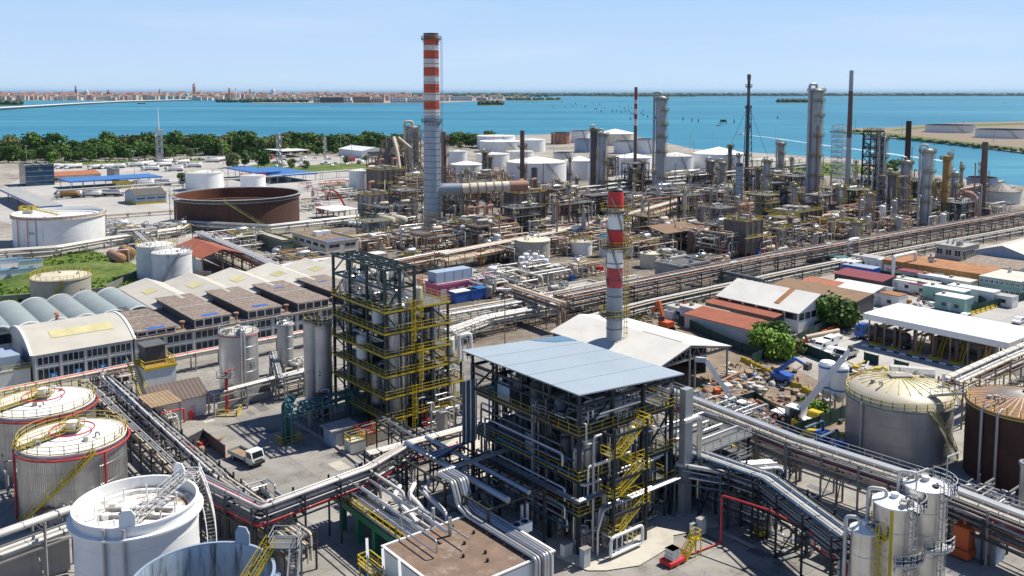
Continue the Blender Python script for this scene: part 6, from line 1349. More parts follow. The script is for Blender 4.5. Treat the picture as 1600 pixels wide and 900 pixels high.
cab = [(1405, 452, 'white_clean', 'white'), (1432, 455, 'wall_white', 'roof_cream'), (1455, 462, 'wall_white', 'roof_darkred'), (1478, 470, 'wall_mint', 'white'), (1500, 452, 'white_clean', 'roof_cream'), (1520, 470, 'wall_white', 'white'), (1560, 476, 'wall_white', 'roof_grey'), (1420, 438, 'wall_cream', 'roof_darkred'), (1460, 446, 'white_clean', 'white'), (1380, 476, 'wall_white', 'rust_roof'), (1490, 484, 'wall_mint', 'wall_white'), (1100, 505, 'wall_white', 'roof_cream'), (1130, 522, 'wall_white', 'roof_grey'), (1078, 500, 'wall_white', 'roof_cream'), (1345, 432, 'blue_paint', 'wall_blue'), (1322, 420, 'wall_white', 'white'), (1364, 418, 'wall_white', 'roof_grey'), (1292, 412, 'wall_dark', 'wall_teal'), (1400, 425, 'white_clean', 'white')]
wh = ['beside the white roofed house', 'in the middle of the works camp', 'with a dark red lid', 'mint sided, behind the loading canopy', 'below the ochre building', 'near the mint green block', 'right end of the works camp', 'under the ochre wall, red roofed', 'narrow white, mid camp', 'with a rusty roof by the brown shed', 'mint, nearest the loading canopy', 'left of the red lean-to roofs', 'before the front lean-to', 'leftmost by the red lean-to roofs', 'blue, by the dark red shed', 'behind the orange tiled roof', 'below the white pipe arch', 'dark and teal at the pipeway', 'against the ochre wall, white']
def cabin(px, py, wm, rm, label, L=7., Wd=2.6, h=2.7, group=None, rz=GA + math.pi / 2):
 x, y = G(px, py); t = thing('site_cabin', label, 'cabin', (x, y, 0), rz, group); MB(wm).box(-L / 2, -Wd / 2, .15, L / 2, Wd / 2, h).build('wall', t); MB(rm).box(-L / 2 - .12, -Wd / 2 - .12, h, L / 2 + .12, Wd / 2 + .12, h + .18).build('roof', t)
 for k in range(2): MB('glass_dark').box(-L * .3 + k * L * .42, Wd / 2, 1.1, -L * .3 + k * L * .42 + 1.1, Wd / 2 + .04, 2).build('window', t)
 MB('wall_grey').box(-.4, Wd / 2, .2, .5, Wd / 2 + .05, 2.2).build('door', t); MB('steel_old').box(L * .3, -.4, h + .18, L * .3 + .8, .4, h + .75).build('roof_unit', t); return t
for (px, py, wm, rm), w in zip(cab, wh): cabin(px, py, wm, rm, 'low site cabin ' + w, r.uniform(7, 13), r.uniform(3, 5), r.uniform(2.6, 3.6))
for px, py, w in [(18, 418, 'upper'), (8, 436, 'lower left'), (36, 434, 'lower right'), (48, 420, 'far right')]: cabin(px, py, 'white_clean', 'blue_roofd' if 'blue_roofd' in MATS else mat('blue_roofd', (.10, .20, .28), .6).name, w + ' white cabin with blue roof edge on the left lawn', 6.5, 3, 2.7, rz=GA)
flat('bay_floor_shade', [wl(V(1600, 590), 0, 0)[:2], wl(V(1600, 590), 12, 0)[:2], wl(V(1600, 590), 12, 62)[:2], wl(V(1600, 590), 0, 62)[:2]], .03, 'asphalt')  # dark asphalt sheet, the canopy's shade put into the floor colour
t, a, c = canopy((1577, 536), (1640, 518), (1349, 489), 6.8, 'long white flat canopy over the tanker loading bays', 'white_clean', 1.3, 'frame_rust', 2, 8, name='loading_canopy')
oc = t.location.copy()
for k in range(7):
 p = wl(oc, a * .12, c * (.06 + .145 * k)); s = thing('loading_gantry', 'brown loading gantry on a yellow island in the loading bays', 'gantry', p, GA, 'loading gantries under the canopy'); MB('yellow').cyl((0, 0, 0), 1.4, .3, n=14).build('island', s); b = MB('tower_brown'); b.box(-.3, -.3, .3, .3, .3, 4.6); b.bar((0, 0, 3.2), (4.5, 0, 4.4), .2); b.bar((0, 0, 4.4), (4.5, .8, 3), .14); b.build('arm', s); b = MB('pipe_grey'); b.tube([(.5, .2, 0), (.5, .2, 3.8), (6, .2, 3.8)], .14, n=6); b.build('pipe', s); b = MB('yellow'); b.stair((.6, -.6, .3), (2.8, -.6, 3.4), .7); b.rail([(2.8, -1, 3.4), (6, -1, 3.4)]); b.build('stair', s); MB('grating').box(2.6, -1, 3.3, 6, .2, 3.4).build('platform', s)
o_ = wl(oc, -1.4, 0); s = thing('yard_kerb', 'black and white striped kerb along the loading canopy', 'kerb', o_, GA); b = MB('white')
for k in range(int(c / 1.4)): b.box(0, k * 1.4, 0, .35, k * 1.4 + 1.4, .25, 'black' if k % 2 else 'white')
b.build('kerbstone', s)
t, a, c = block((39, 261), (70, 255), (-60, 262), 11.4, 'dark blue glass office block at the left edge', 'glass_blue', 'roof_grey', dims=None, parapet=.9, roofbits=5, door=False); b = MB('wall_blue')
for k in range(1, 4): b.box(-.06, 0, 11.4 * k / 4 - .1, -.01, c, 11.4 * k / 4 + .1); b.box(0, -.06, 11.4 * k / 4 - .1, a, -.01, 11.4 * k / 4 + .1)
b.build('mullion', t)
gable((74, 276), (136, 266), (70, 270), 4, 1.4, 'long low building with a red tiled roof right of the glass office', 'u', 'wall_cream', 'roof_terracotta', 'red_roofed_building', win=(1.2, 2.6, 10, 3))
canopy((108, 284), (238, 272), (100, 278), 5, 'long thin blue canopy at the truck park', 'roof_bluebright', .6, 'wall_blue', 8, 1, fascia='blue_paint'); canopy((60, 323), (92, 318), (-50, 296), 5.2, 'wide grey roof with a blue edge left of the truck park', 'roof_grey', .9, 'frame_blue', 2, 4, fascia='blue_paint')
canopy((432, 274), (470, 266), (400, 262), 5, 'bright blue canopy roof nearer the rusty open tank', 'roof_bluebright', .7, 'wall_blue', 3, 2, fascia='blue_paint'); canopy((400, 270), (422, 265), (369, 261), 6.2, 'second blue canopy roof behind the small white tank', 'roof_bluebright', .7, 'wall_blue', 3, 2, fascia='blue_paint')
g, a, c = gable((212, 306), (261, 303), (207, 300), 4.5, 2.4, 'grey shed with dark roof and a yellow base band in the truck park', 'u', 'wall_blue', 'roof_slate', 'grey_shed', win=(2.6, 3.2, 3, 1)); MB('yellow').box(0, -.08, 0, a, -.01, 1.2).box(-.08, 0, 0, -.01, c, 1.2).build('base_band', g)
block((182, 286), (202, 284), (179, 284), 3.4, 'small yellow based kiosk in front of the blue canopy', 'yellow', 'tower_dark', win=(1, 4, 1), roofbits=0)
canopy((440, 236), (482, 234), (424, 232), 6, 'open white roofed shed at the edge of the wood', 'white', .5, 'frame_grey', 5, 2); gable((566, 236), (594, 233), (557, 231), 6, 2.5, 'small white gabled shed at the edge of the wood', 'v', 'wall_white', 'white', 'white_shed', door=(.2, .8, 5, 'wall_dark'))
block((178, 265), (184, 264), (172, 262), 7, 'narrow concrete block behind the blue canopy', 'concrete', 'roof_grey', roofbits=0); canopy((1213, 252), (1255, 249), (1200, 246), 6, 'dark open shed with pale roof at the lagoon edge', 'roof_cream', .5, 'frame_black', 5, 2); MB('wall_dark')
g, a, c = gable((316, 403), (376, 395), (283, 385), 5.4, 2.0, 'open shed with rust red roof beside the twin white tanks', 'v', 'wall_blue', 'roof_red', 'red_roofed_shed', open_=True, ov=.6, posts='frame_rust'); MB('wall_blue').box(-.1, .5, 0, .1, c, 4.2).build('wall', g)
t, a, c = block((510, 380), (570, 377), (457, 365), 5.4, 'cream office with window strips and a blue sheet on its brown roof', 'wall_cream', 'roof_tar', win=(2, 2, 5), roofbits=0); MB('blue_paint').box(.6, .8, 5.54, a * .8, 5, 5.58).build('roof_sheet', t); [MB('white').box(a * .3 + 3.2 * k, c * .55, 5.52, a * .3 + 3 * k + 2.6, c * .55 + 3.4, 7).build('roof_unit', t) for k in range(2)]; b = MB('yellow_pale'); b.rail([(0, 0, 5.9), (a, 0, 5.9), (a, c, 5.9), (0, c, 5.9)], closed=True, m='yellow_pale'); b.build('railing', t)
t, a, c = block((441, 378), (457, 375), (401, 363), 4.2, 'low green grey store with a yellow rail left of the cream office', 'wall_greengrey' if 'wall_greengrey' in MATS else mat('wall_greengrey', (.13, .15, .12), .8).name, 'roof_cream', roofbits=0, door=False); b = MB('yellow'); b.rail([(0, 0, 4.3), (a, 0, 4.3), (a, c, 4.3), (0, c, 4.3)], closed=True); b.build('railing', t)
block((560, 432), (610, 424), (513, 408), 6, 'plain grey building half hidden by the dark green tower', 'wall_grey', 'roof_tar', roofbits=2)
t, a, c = block((684, 447), (761, 431), (655, 437), 4.2, 'pink building with grey shutters and a grey plant box on its roof', 'wall_pink', 'roof_grey', roofbits=0, parapet=.3, door=False)
for k in range(6): MB('wall_grey').box(a * (.05 + .16 * k), -.08, .3, a * (.05 + .16 * k) + a * .1, 0, 3).build('shutter', t)
b = MB('wall_blue'); b.box(a * .05, 2, 4.4, a * .7, 6, 7.2); [b.box(a * .05 + a * .65 * k / 4 - .06, 1.93, 4.4, a * .05 + a * .65 * k / 4 + .06, 2, 7.2) for k in range(5)]; b.build('plant_box', t)
t, a, c = block((872, 466), (950, 447), (835, 455), 3.8, 'low cream building with small dark windows before the pipeway', 'wall_cream', 'roof_grey', win=(1, 11, 3), roofbits=2)
block((1062, 419), (1102, 409), (1031, 410), 4.5, 'grey concrete box with dirty walls right of the stout stack', 'concrete', 'tower_dark', parapet=.6, roofbits=2, door=False); block((1150, 424), (1180, 416), (1130, 417), 3.6, 'small flat cream block beside the pipeway', 'wall_cream', 'roof_cream', roofbits=1)
gable((1040, 365), (1092, 352), (1020, 352), 7, 1.5, 'brown roofed open shed in the centre right pipework', 'u', 'wall_grey', 'roof_brown2', 'brown_shed', open_=True); gable((1298, 325), (1315, 320), (1280, 318), 5, 1.2, 'small maroon roofed blue shed behind the tallest silver column', 'u', 'wall_blue', 'roof_darkred', 'small_shed')
gable((955, 282), (990, 277), (948, 276), 6, 1, 'long dark grey roof before the white tanks', 'u', 'wall_dark', 'steel_old', 'dark_shed'); canopy((520, 330), (560, 326), (505, 322), 4.5, 'low white slab roof left of the furnace block', 'white', .4)
for i, (px, py, m, w) in enumerate([(724, 470, 'blue_paint', 'white lidded blue'), (748, 466, 'blue_paint', 'plain blue'), (708, 462, 'wall_blue', 'pale blue')]): cabin(px, py, m, 'white' if i == 0 else 'sign_blue', w + ' container in front of the pink building', 7, 3, 2.8, rz=GA)
def wall(pix, h, label, m='concrete', th=.25, name='concrete_wall', cat='wall', posts=None):
 P_ = [V(a, b) for a, b in pix]; o0 = P_[0].copy(); t = thing(name, label, cat, o0); b = MB(m)
 for p, q in zip(P_, P_[1:]): b.bar(p - o0 + Vector((0, 0, h / 2)), q - o0 + Vector((0, 0, h / 2)), th, h)
 b.build('panel', t)
 if posts:
  b = MB(posts)
  for p, q in zip(P_, P_[1:]):
   n = max(1, int((q - p).length / 2.5))
   for i in range(n + 1): c = p.lerp(q, i / n) - o0; b.bar(c, c + Vector((0, 0, h + .15)), .12)
  b.build('post', t)
 return t
wall([(0, 512), (120, 492), (330, 447), (440, 430)], 1.6, 'pale wall carrying the long white pipe behind the vaulted halls'); wall([(345, 628), (430, 604), (520, 584)], 2.4, 'concrete wall below the pink rimmed silver tank'); wall([(0, 470), (215, 452)], 1.3, 'low concrete bund wall on the left lawn'); wall([(165, 455), (215, 430), (330, 432)], 1.6, 'dark bund wall round the twin white tanks', 'concrete_dark'); wall([(110, 890), (0, 925), (-80, 945)], 4, 'stained concrete wall at the bottom left corner'); wall([(330, 810), (430, 880), (460, 930)], 3, 'dark bund wall right of the white open-topped tank', 'concrete_dark')
wall([(20, 405), (80, 398), (165, 378), (280, 366)], 1.5, 'bund wall before the tank marked 300', 'concrete_dark'); wall([(270, 362), (380, 362), (480, 350)], 1.5, 'bund wall before the rusty open tank', 'concrete_dark')
wall([(900, 505), (985, 492), (1240, 432), (1330, 408)], 2.2, 'long dark green screen fence along the pipeway', 'green_net', .06, 'screen_fence', 'fence', 'frame_black'); wall([(1060, 505), (1110, 530), (1160, 552), (1190, 560)], 2.2, 'dark green screen fence before the red lean-to roofs', 'green_net', .06, 'screen_fence', 'fence', 'frame_black'); wall([(1175, 570), (1230, 545), (1300, 510), (1345, 495)], 2.2, 'dark green screen fence behind the parked vans', 'green_net', .06, 'screen_fence', 'fence', 'frame_black'); wall([(1245, 548), (1295, 568), (1330, 592)], 2.2, 'short dark green screen fence left of the cement silos', 'green_net', .06, 'screen_fence', 'fence', 'frame_black'); wall([(1240, 685), (1280, 672), (1330, 650)], 2.4, 'dark green screen fence behind the yellow dump truck', 'green_net', .06, 'screen_fence', 'fence', 'frame_black'); wall([(1110, 645), (1180, 625), (1240, 672)], 1.6, 'dark green low screen round the works yard', 'green_net', .06, 'screen_fence', 'fence', 'frame_black'); wall([(1518, 490), (1600, 470), (1660, 460)], 2.2, 'dark green screen fence at the right edge behind the canopy', 'green_net', .06, 'screen_fence', 'fence', 'frame_black')
wall([(1360, 430), (1500, 460), (1540, 480)], 2.2, 'dark green fence across the works camp', 'green_net', .06, 'screen_fence', 'fence', 'frame_black')
def barrier(px, py, label, m='yellow', L=2., rz=GA, group=None, n=1, d=(1, 0)):
 for i in range(n):
  x, y = G(px + d[0] * i, py + d[1] * i); b = MB(m); b.prism([(-.3, 0), (.3, 0), (.3, .25), (.12, .4), (.1, .95), (-.1, .95), (-.12, .4), (-.3, .25)], -L / 2, L / 2, axis='x'); tag(b.build('road_barrier', None, (x, y, 0), rz), label, 'barrier', group)
barrier(1520, 492, 'yellow barrier in the curved line behind the canopy', group='yellow barriers at the right', n=14, d=(7.5, -2.4)); barrier(1164, 566, 'yellow barrier beside the warehouse yard', group='yellow barriers by the warehouse', n=14, d=(8, 4.0), rz=GA - math.pi / 2); barrier(1250, 540, 'orange barrier behind the parked vans', 'orange', group='orange barriers by the vans', n=10, d=(9.5, -4.6))
t = wall([(1080, 683), (1145, 705), (1180, 716)], 1.0, 'bright yellow low wall below the long red pipe', 'yellow', .6, 'yellow_wall')
# ------------------------------------------------------------------ pipe racks
rack([(-40, 622), (210, 572), (345, 546), (520, 512)], 'white pipes running along the front of the vaulted workshop', 2.6, (3.2,), 4, 'white', 'frame_grey', .12, .3, 6, 3)
rack([(0, 486), (440, 428)], 'long white pipe line behind the vaulted halls', 2.4, (5.5,), 3, 'white', 'frame_grey', .2, .5, 10, 5.5)
rack([(152, 598), (330, 760)], 'rack of white tan and red pipes left of the small brown roofed house', 6, (3.2, 4.6), 8, 'mix', 'frame_black', .1, .24, 5, 4)
x = rack([(170, 593), (255, 672), (330, 740)], 'single fat red pipe beside the left rack', .6, (5,), 1, 'mix', 'frame_black', .2, .22, 6, 5)
rack([(-80, 876), (60, 826), (122, 804)], 'bank of large white pipes at the bottom left', 3.4, (5.2, 7), 3, 'white', 'frame_grey', .3, .42, 7, 6.5)
rack([(290, 742), (408, 800), (575, 738), (640, 700)], 'bright white pipe bridge with a corner over the left road', 2.6, (5.6, 6.6, 7.4), 5, 'white', 'frame_navy', .1, .26, 5, 7)
rack([(330, 760), (470, 860)], 'brown walkway pipes running down towards the blue grey tank', 4, (3, 4.4), 6, 'rusty', 'frame_black', .1, .2, 5, 3)
rack([(575, 712), (725, 672), (800, 650)], 'white pipe pair on black trestles before the dark green tower', 2, (6.4,), 3, 'white', 'frame_black', .22, .36, 5, 6.4)
rack([(600, 652), (660, 690), (690, 712)], 'dark pipe bundle with a red edge at the foot of the dark green tower', 2.6, (4, 5), 5, 'dark', 'frame_black', .1, .18, 4, 5)
rack([(450, 640), (545, 612)], 'teal pipe bridge at the tall slim silos', 1.8, (5, 6), 3, 'teal' if 'teal' in PAL else PAL.setdefault('teal', ['pipe_teal', 'pipe_teal', 'pipe_dark']) and 'teal', 'pipe_teal', .14, .22, 5, 6)
t = thing('teal_pipe_bend', 'teal pipes bending down to the ground on a yellow frame', 'pipe', V(443, 692), GA); [MB('pipe_teal').tube([(k * .5, 0, 0), (k * .5, 0, 6), (k * .5 + 2, 2.5, 6.2)], .25, n=8).build('pipe', t) for k in range(4)]; b = MB('yellow'); b.rail([(-.8, -1, .1), (2.6, -1, .1), (2.6, 1.2, .1), (-.8, 1.2, .1)], closed=True, t=.1); b.build('railing', t)
rack([(640, 730), (720, 706)], 'low red pipe bank by the road', 2, (.8,), 3, 'red' if PAL.setdefault('red', ['pipe_red', 'pipe_pink', 'pipe_red']) else '', 'frame_black', .2, .3, 5)
rack([(700, 545), (760, 522), (870, 500)], 'white pipe bank left of the pale warehouse', 4, (2.4, 3.6), 4, 'white', 'frame_grey', .2, .38, 6)
rack([(690, 522), (880, 486), (1000, 458)], 'middle pipe bank of rust and grey lines before the cream building', 6, (2.5, 4.5), 6, 'mix', 'frame_grey', .12, .32, 6)
rack([(795, 448), (880, 476)], 'brown pipe bridge dropping in a bundle at the pale warehouse', 3, (5, 6.5), 6, 'rusty', 'frame_rust', .2, .34, 5, 6.5)
rack([(880, 468), (975, 449), (1200, 404), (1325, 382), (1570, 339), (1640, 327)], 'main long pipeway of white and brown pipes crossing to the right edge', 7, (3.2, 4.4, 5.6), 5, 'lane' if PAL.setdefault('lane', ['pipe_white', 'pipe_white', 'pipe_tan', 'pipe_grey', 'pipe_dark', 'pipe_rust']) else '', 'frame_black', .1, .27, 9, 5)
rack([(900, 503), (1010, 475), (1240, 425), (1325, 408), (1480, 379), (1640, 350)], 'lower lane of the long pipeway with tan and dark lines', 6, (1.0, 2.6), 4, 'lane', 'frame_black', .1, .24, 10, 2)
rack([(690, 408), (870, 372), (1000, 338), (1110, 306)], 'tan pipe run from the tall chimney to the silver column', 6, (4, 6), 6, 'rusty', 'frame_rust', .16, .36, 7, 4)
rack([(560, 425), (690, 400), (800, 384)], 'rust red and white pipe run behind the dark green tower', 4, (3.4, 5), 5, 'mix', 'frame_rust', .16, .36, 7, 4)
rack([(400, 428), (470, 412), (600, 396)], 'white and red pipe run before the cream office', 4, (4.5,), 5, 'white', 'frame_grey', .2, .45, 7, 4.5)
rack([(270, 352), (420, 360), (560, 344)], 'fat white pipes in front of the rusty open tank', 3, (2, 3.4), 4, 'white', 'frame_grey', .25, .5, 8, 2)
rack([(310, 372), (400, 412), (440, 432)], 'diagonal white pipe bank right of the red roofed shed', 4, (3, 5), 5, 'white', 'frame_rust', .2, .4, 7, 3)
rack([(-30, 400), (90, 392), (168, 378), (280, 362), (300, 350)], 'pipe run under the tank marked 300', 4, (1.6, 3), 4, 'white', 'frame_grey', .2, .4, 8, 2)
rack([(170, 352), (215, 372), (240, 395)], 'short white pipe bank beside the tank marked 300', 5, (2, 4), 6, 'white', 'frame_grey', .14, .3, 6, 2)
rack([(165, 342), (330, 330), (620, 300)], 'thin pipe lane along the truck park', 3, (1.5,), 4, 'mix', 'frame_rust', .15, .3, 10)
rack([(90, 312), (250, 300), (420, 288), (600, 272)], 'white pipe lane across the truck park', 2.5, (4.5,), 3, 'white', 'frame_grey', .2, .4, 12)
rack([(860, 318), (1030, 296), (1160, 282), (1260, 270)], 'grey pipe run before the white cone roofed tanks', 6, (4, 6), 5, 'grey', 'frame_black', .2, .45, 8)
rack([(960, 282), (1140, 302)], 'dark fat pipe bundle below the white tanks', 6, (4, 5.5), 4, 'dark', 'frame_black', .4, .8, 9, 4)
rack([(1190, 378), (1300, 356), (1420, 330), (1560, 300)], 'brown pipe run behind the long pipeway', 6, (4, 6), 6, 'rusty', 'frame_rust', .16, .4, 8)
rack([(1060, 418), (1140, 430), (1195, 442)], 'dark insulated pipe crossing right of the stout stack', 2, (4,), 2, 'dark', 'frame_grey', .4, .6, 6, 4)
rack([(1040, 612), (1240, 690), (1480, 768), (1640, 830)], 'long grey walkway rack with a red fire pipe at the right', 3.6, (3.4, 4.8, 6.2), 7, 'mix', 'frame_grey', .09, .24, 5, 6.2, rails='galv', cable=True)
x = rack([(1058, 640), (1240, 708), (1480, 790), (1640, 850)], 'rust red pipe line below the long walkway rack', 1.6, (4.8,), 3, 'redmix' if PAL.setdefault('redmix', ['pipe_red', 'pipe_rust', 'pipe_grey']) else '', 'frame_rust', .16, .26, 7, 4.8)
rack([(1065, 705), (1200, 752), (1325, 845)], 'silver blue pipe bundle running towards the bright silos', 4.2, (5.2, 6.2, 7.4), 9, 'navy', 'frame_navy', .08, .2, 4.5, 7)
rack([(1060, 730), (1130, 742), (1215, 735)], 'blue grey pipe bridge behind the silver bundle', 4, (5, 6.6), 6, 'navy', 'frame_blue', .15, .3, 5, 6)
t = thing('fire_main', 'bright red fire pipe stepping down beside the silver bundle', 'pipe', V(1126, 850), GA); MB('pipe_red').tube([(0, 0, 0), (0, 0, 6.2), (1.2, -6, 6.2), (1.2, -12, 5.6), (1.2, -12, 4), (1.2, -16, 4), (1.2, -16, .6), (-3, -16, .6)], .12, n=8).build('pipe', t); MB('pipe_red').tube([(0, 0, .2), (-5, .5, .2), (-5, 3, .2)], .11, n=8).build('branch_pipe', t)
rack([(1485, 610), (1560, 575), (1640, 540)], 'pale conveyor like pipe bridge rising at the right edge', 4, (6, 7.4), 5, 'white', 'frame_rust', .18, .36, 7, 6)
rack([(1480, 790), (1640, 860)], 'red pipe bank at the bottom right corner', 5, (3.4, 5), 6, 'redmix', 'frame_black', .14, .28, 6, 4)
for i, (px, py, h, l) in enumerate([(1012, 462, 5, 4), (1140, 442, 6, 3), (1215, 424, 7, 5), (1290, 410, 6, 3), (1372, 392, 7, 4), (1450, 372, 8, 6), (1500, 360, 6, 4), (1560, 350, 7, 3)]): t = thing('pipe_arch', 'pale pipe riser arch standing over the long pipeway', 'pipe', V(px, py), GA, 'riser arches on the long pipeway'); MB('pipe_white').tube([(0, 0, 0), (0, 0, h), (l, 0, h), (l, 0, 1)], .28, n=8).build('pipe', t)
for k, (px, py, lab) in enumerate([(1395, 438, 'white pipe arch at the left end of the ochre building'), (1325, 408, 'white pipe arch at the middle of the long pipeway')]):
 t = thing('pipe_arch', lab, 'pipe', V(px, py), GA); MB('white').tube([(0, 0, 0), (0, 0, 7), (13 if k == 0 else 6, 0, 7), (13 if k == 0 else 6, 0, 0)], .5, n=10).build('pipe', t)
# ------------------------------------------------------------------ pipework areas of the refinery
UN = [(655, 402, 26, 24, 7, 'at the foot of the tall chimney', 40, 'rusty'), (742, 400, 24, 26, 9, 'under the fat flue duct', 44, 'rusty'), (800, 418, 20, 18, 6, 'left of the tan weathered tank', 34, 'rusty'), (865, 408, 22, 26, 6, 'right of the tan weathered tank', 40, 'mix'), (915, 395, 24, 26, 7, 'behind the red and white stack', 40, 'rusty'), (1000, 408, 20, 24, 7, 'right of the red and white stack', 36, 'rusty'), (1075, 398, 26, 30, 9, 'round the tan stair tower', 44, 'mix'), (1140, 408, 22, 24, 9, 'at the foot of the dark furnace', 40, 'rusty'), (1225, 392, 26, 28, 9, 'below the tallest silver column', 46, 'mix'), (1302, 378, 26, 28, 8, 'right of the tallest silver column', 44, 'rusty'), (1375, 362, 28, 26, 9, 'below the lattice tower', 44, 'mix'), (1440, 350, 30, 24, 8, 'below the stout grey column', 40, 'mix'), (1510, 338, 34, 24, 7, 'below the fat rust duct', 36, 'grey'),
      (968, 345, 44, 40, 8, 'in the centre below the white tanks', 48, 'rusty'), (1080, 335, 44, 44, 9, 'right of the silver column', 48, 'mix'), (1180, 345, 30, 40, 10, 'left of the tallest silver column', 46, 'rusty'), (1290, 335, 36, 36, 10, 'behind the tallest silver column', 44, 'mix'), (1410, 322, 40, 34, 9, 'behind the brown stack', 40, 'rusty'), (800, 330, 40, 34, 10, 'behind the flue duct', 44, 'rusty'), (880, 330, 34, 30, 8, 'below the twin grey columns', 40, 'rusty'), (600, 360, 22, 26, 9, 'left of the tall chimney', 40, 'grey'), (640, 320, 30, 34, 14, 'below the wide dark reactor', 44, 'rusty'), (745, 300, 40, 34, 9, 'before the far white tanks', 36, 'rusty'), (1060, 292, 60, 30, 7, 'at the foot of the white tanks', 36, 'mix'), (1230, 305, 44, 40, 9, 'behind the tallest column towards the lagoon', 36, 'mix'), (1480, 318, 40, 30, 8, 'before the channel', 30, 'grey'),
      (770, 475, 18, 20, 5, 'right of the pink building', 34, 'white'), (815, 455, 20, 14, 5, 'left of the cream building', 34, 'white'), (845, 500, 16, 14, 4, 'before the cream building', 28, 'grey'), (430, 440, 22, 22, 5, 'behind the white gable hall', 26, 'mix'), (560, 398, 18, 14, 5, 'right of the cream office', 26, 'rusty'), (180, 385, 16, 20, 5, 'beside the tank marked 300', 34, 'white'), (345, 400, 20, 22, 6, 'at the red roofed shed', 34, 'white'), (520, 318, 26, 26, 5, 'right of the rusty open tank', 30, 'white'), (1150, 690, 9, 9, 4, 'under the long walkway rack', 22, 'navy'), (1195, 830, 7, 12, 5, 'under the silver bundle', 34, 'navy'), (235, 690, 5, 12, 2.5, 'under the left rack', 20, 'mix'), (385, 850, 7, 10, 3, 'at the foot of the brown walkway pipes', 26, 'dark'), (1500, 860, 7, 9, 4, 'behind the orange machine', 20, 'redmix2' if PAL.setdefault('redmix2', ['pipe_red'] * 2 + ['pipe_grey'] * 4) else '')]
for px, py, a, c, h, w, n, pal in UN:
 small = a < 12
 if pal == 'redmix2': PAL['mix2'] = PAL[pal];
 unit(px, py, a, c, h, w, int(n * 1.25), pal if pal != 'redmix2' else 'mix', frame={'rusty': 'frame_rust', 'mix': 'frame_grey', 'white': 'frame_grey', 'grey': 'frame_grey', 'dark': 'frame_black', 'navy': 'frame_navy'}.get(pal, 'frame_black'), tables=0 if small else 3 + (a > 30), vess=0 if small else 4, drums=0 if small else 2, rmax=.22 if small else .34, rails=random.Random(w).choice(['yellow', 'frame_rust', 'yellow_pale', 'steel_old']))
def proc(px, py, Lu, Lv, zs, label, m, pal, n=22, vs=2):
 o = V(px, py); t = frame_tower(o, Lu, Lv, zs, max(1, round(Lu / 5)), max(1, round(Lv / 5)), label, m, .4, rails=random.Random(label).choice(['yellow_pale', 'frame_rust', 'steel_old', 'frame_black'])); pipes_in(t, Lu, Lv, .3, zs[-1] + 1.5, n, pal, label, .12, .36, levels=None)
 q = random.Random(label)
 for k in range(vs): z = q.choice([0] + list(zs[:-1])); mm = q.choice(['steel_old', 'tower_grey', 'tower_brown', 'white']); vessel(*wl(o, q.uniform(1.5, Lu - 1.5), q.uniform(1.5, Lv - 1.5))[:2], q.uniform(.8, 1.4), q.uniform(3, 6), {'steel_old': 'weathered', 'tower_grey': 'grey', 'tower_brown': 'brown', 'white': 'white'}[mm] + ' vessel inside the ' + label, mm, z + .06, group='vessels in the ' + label[:40])
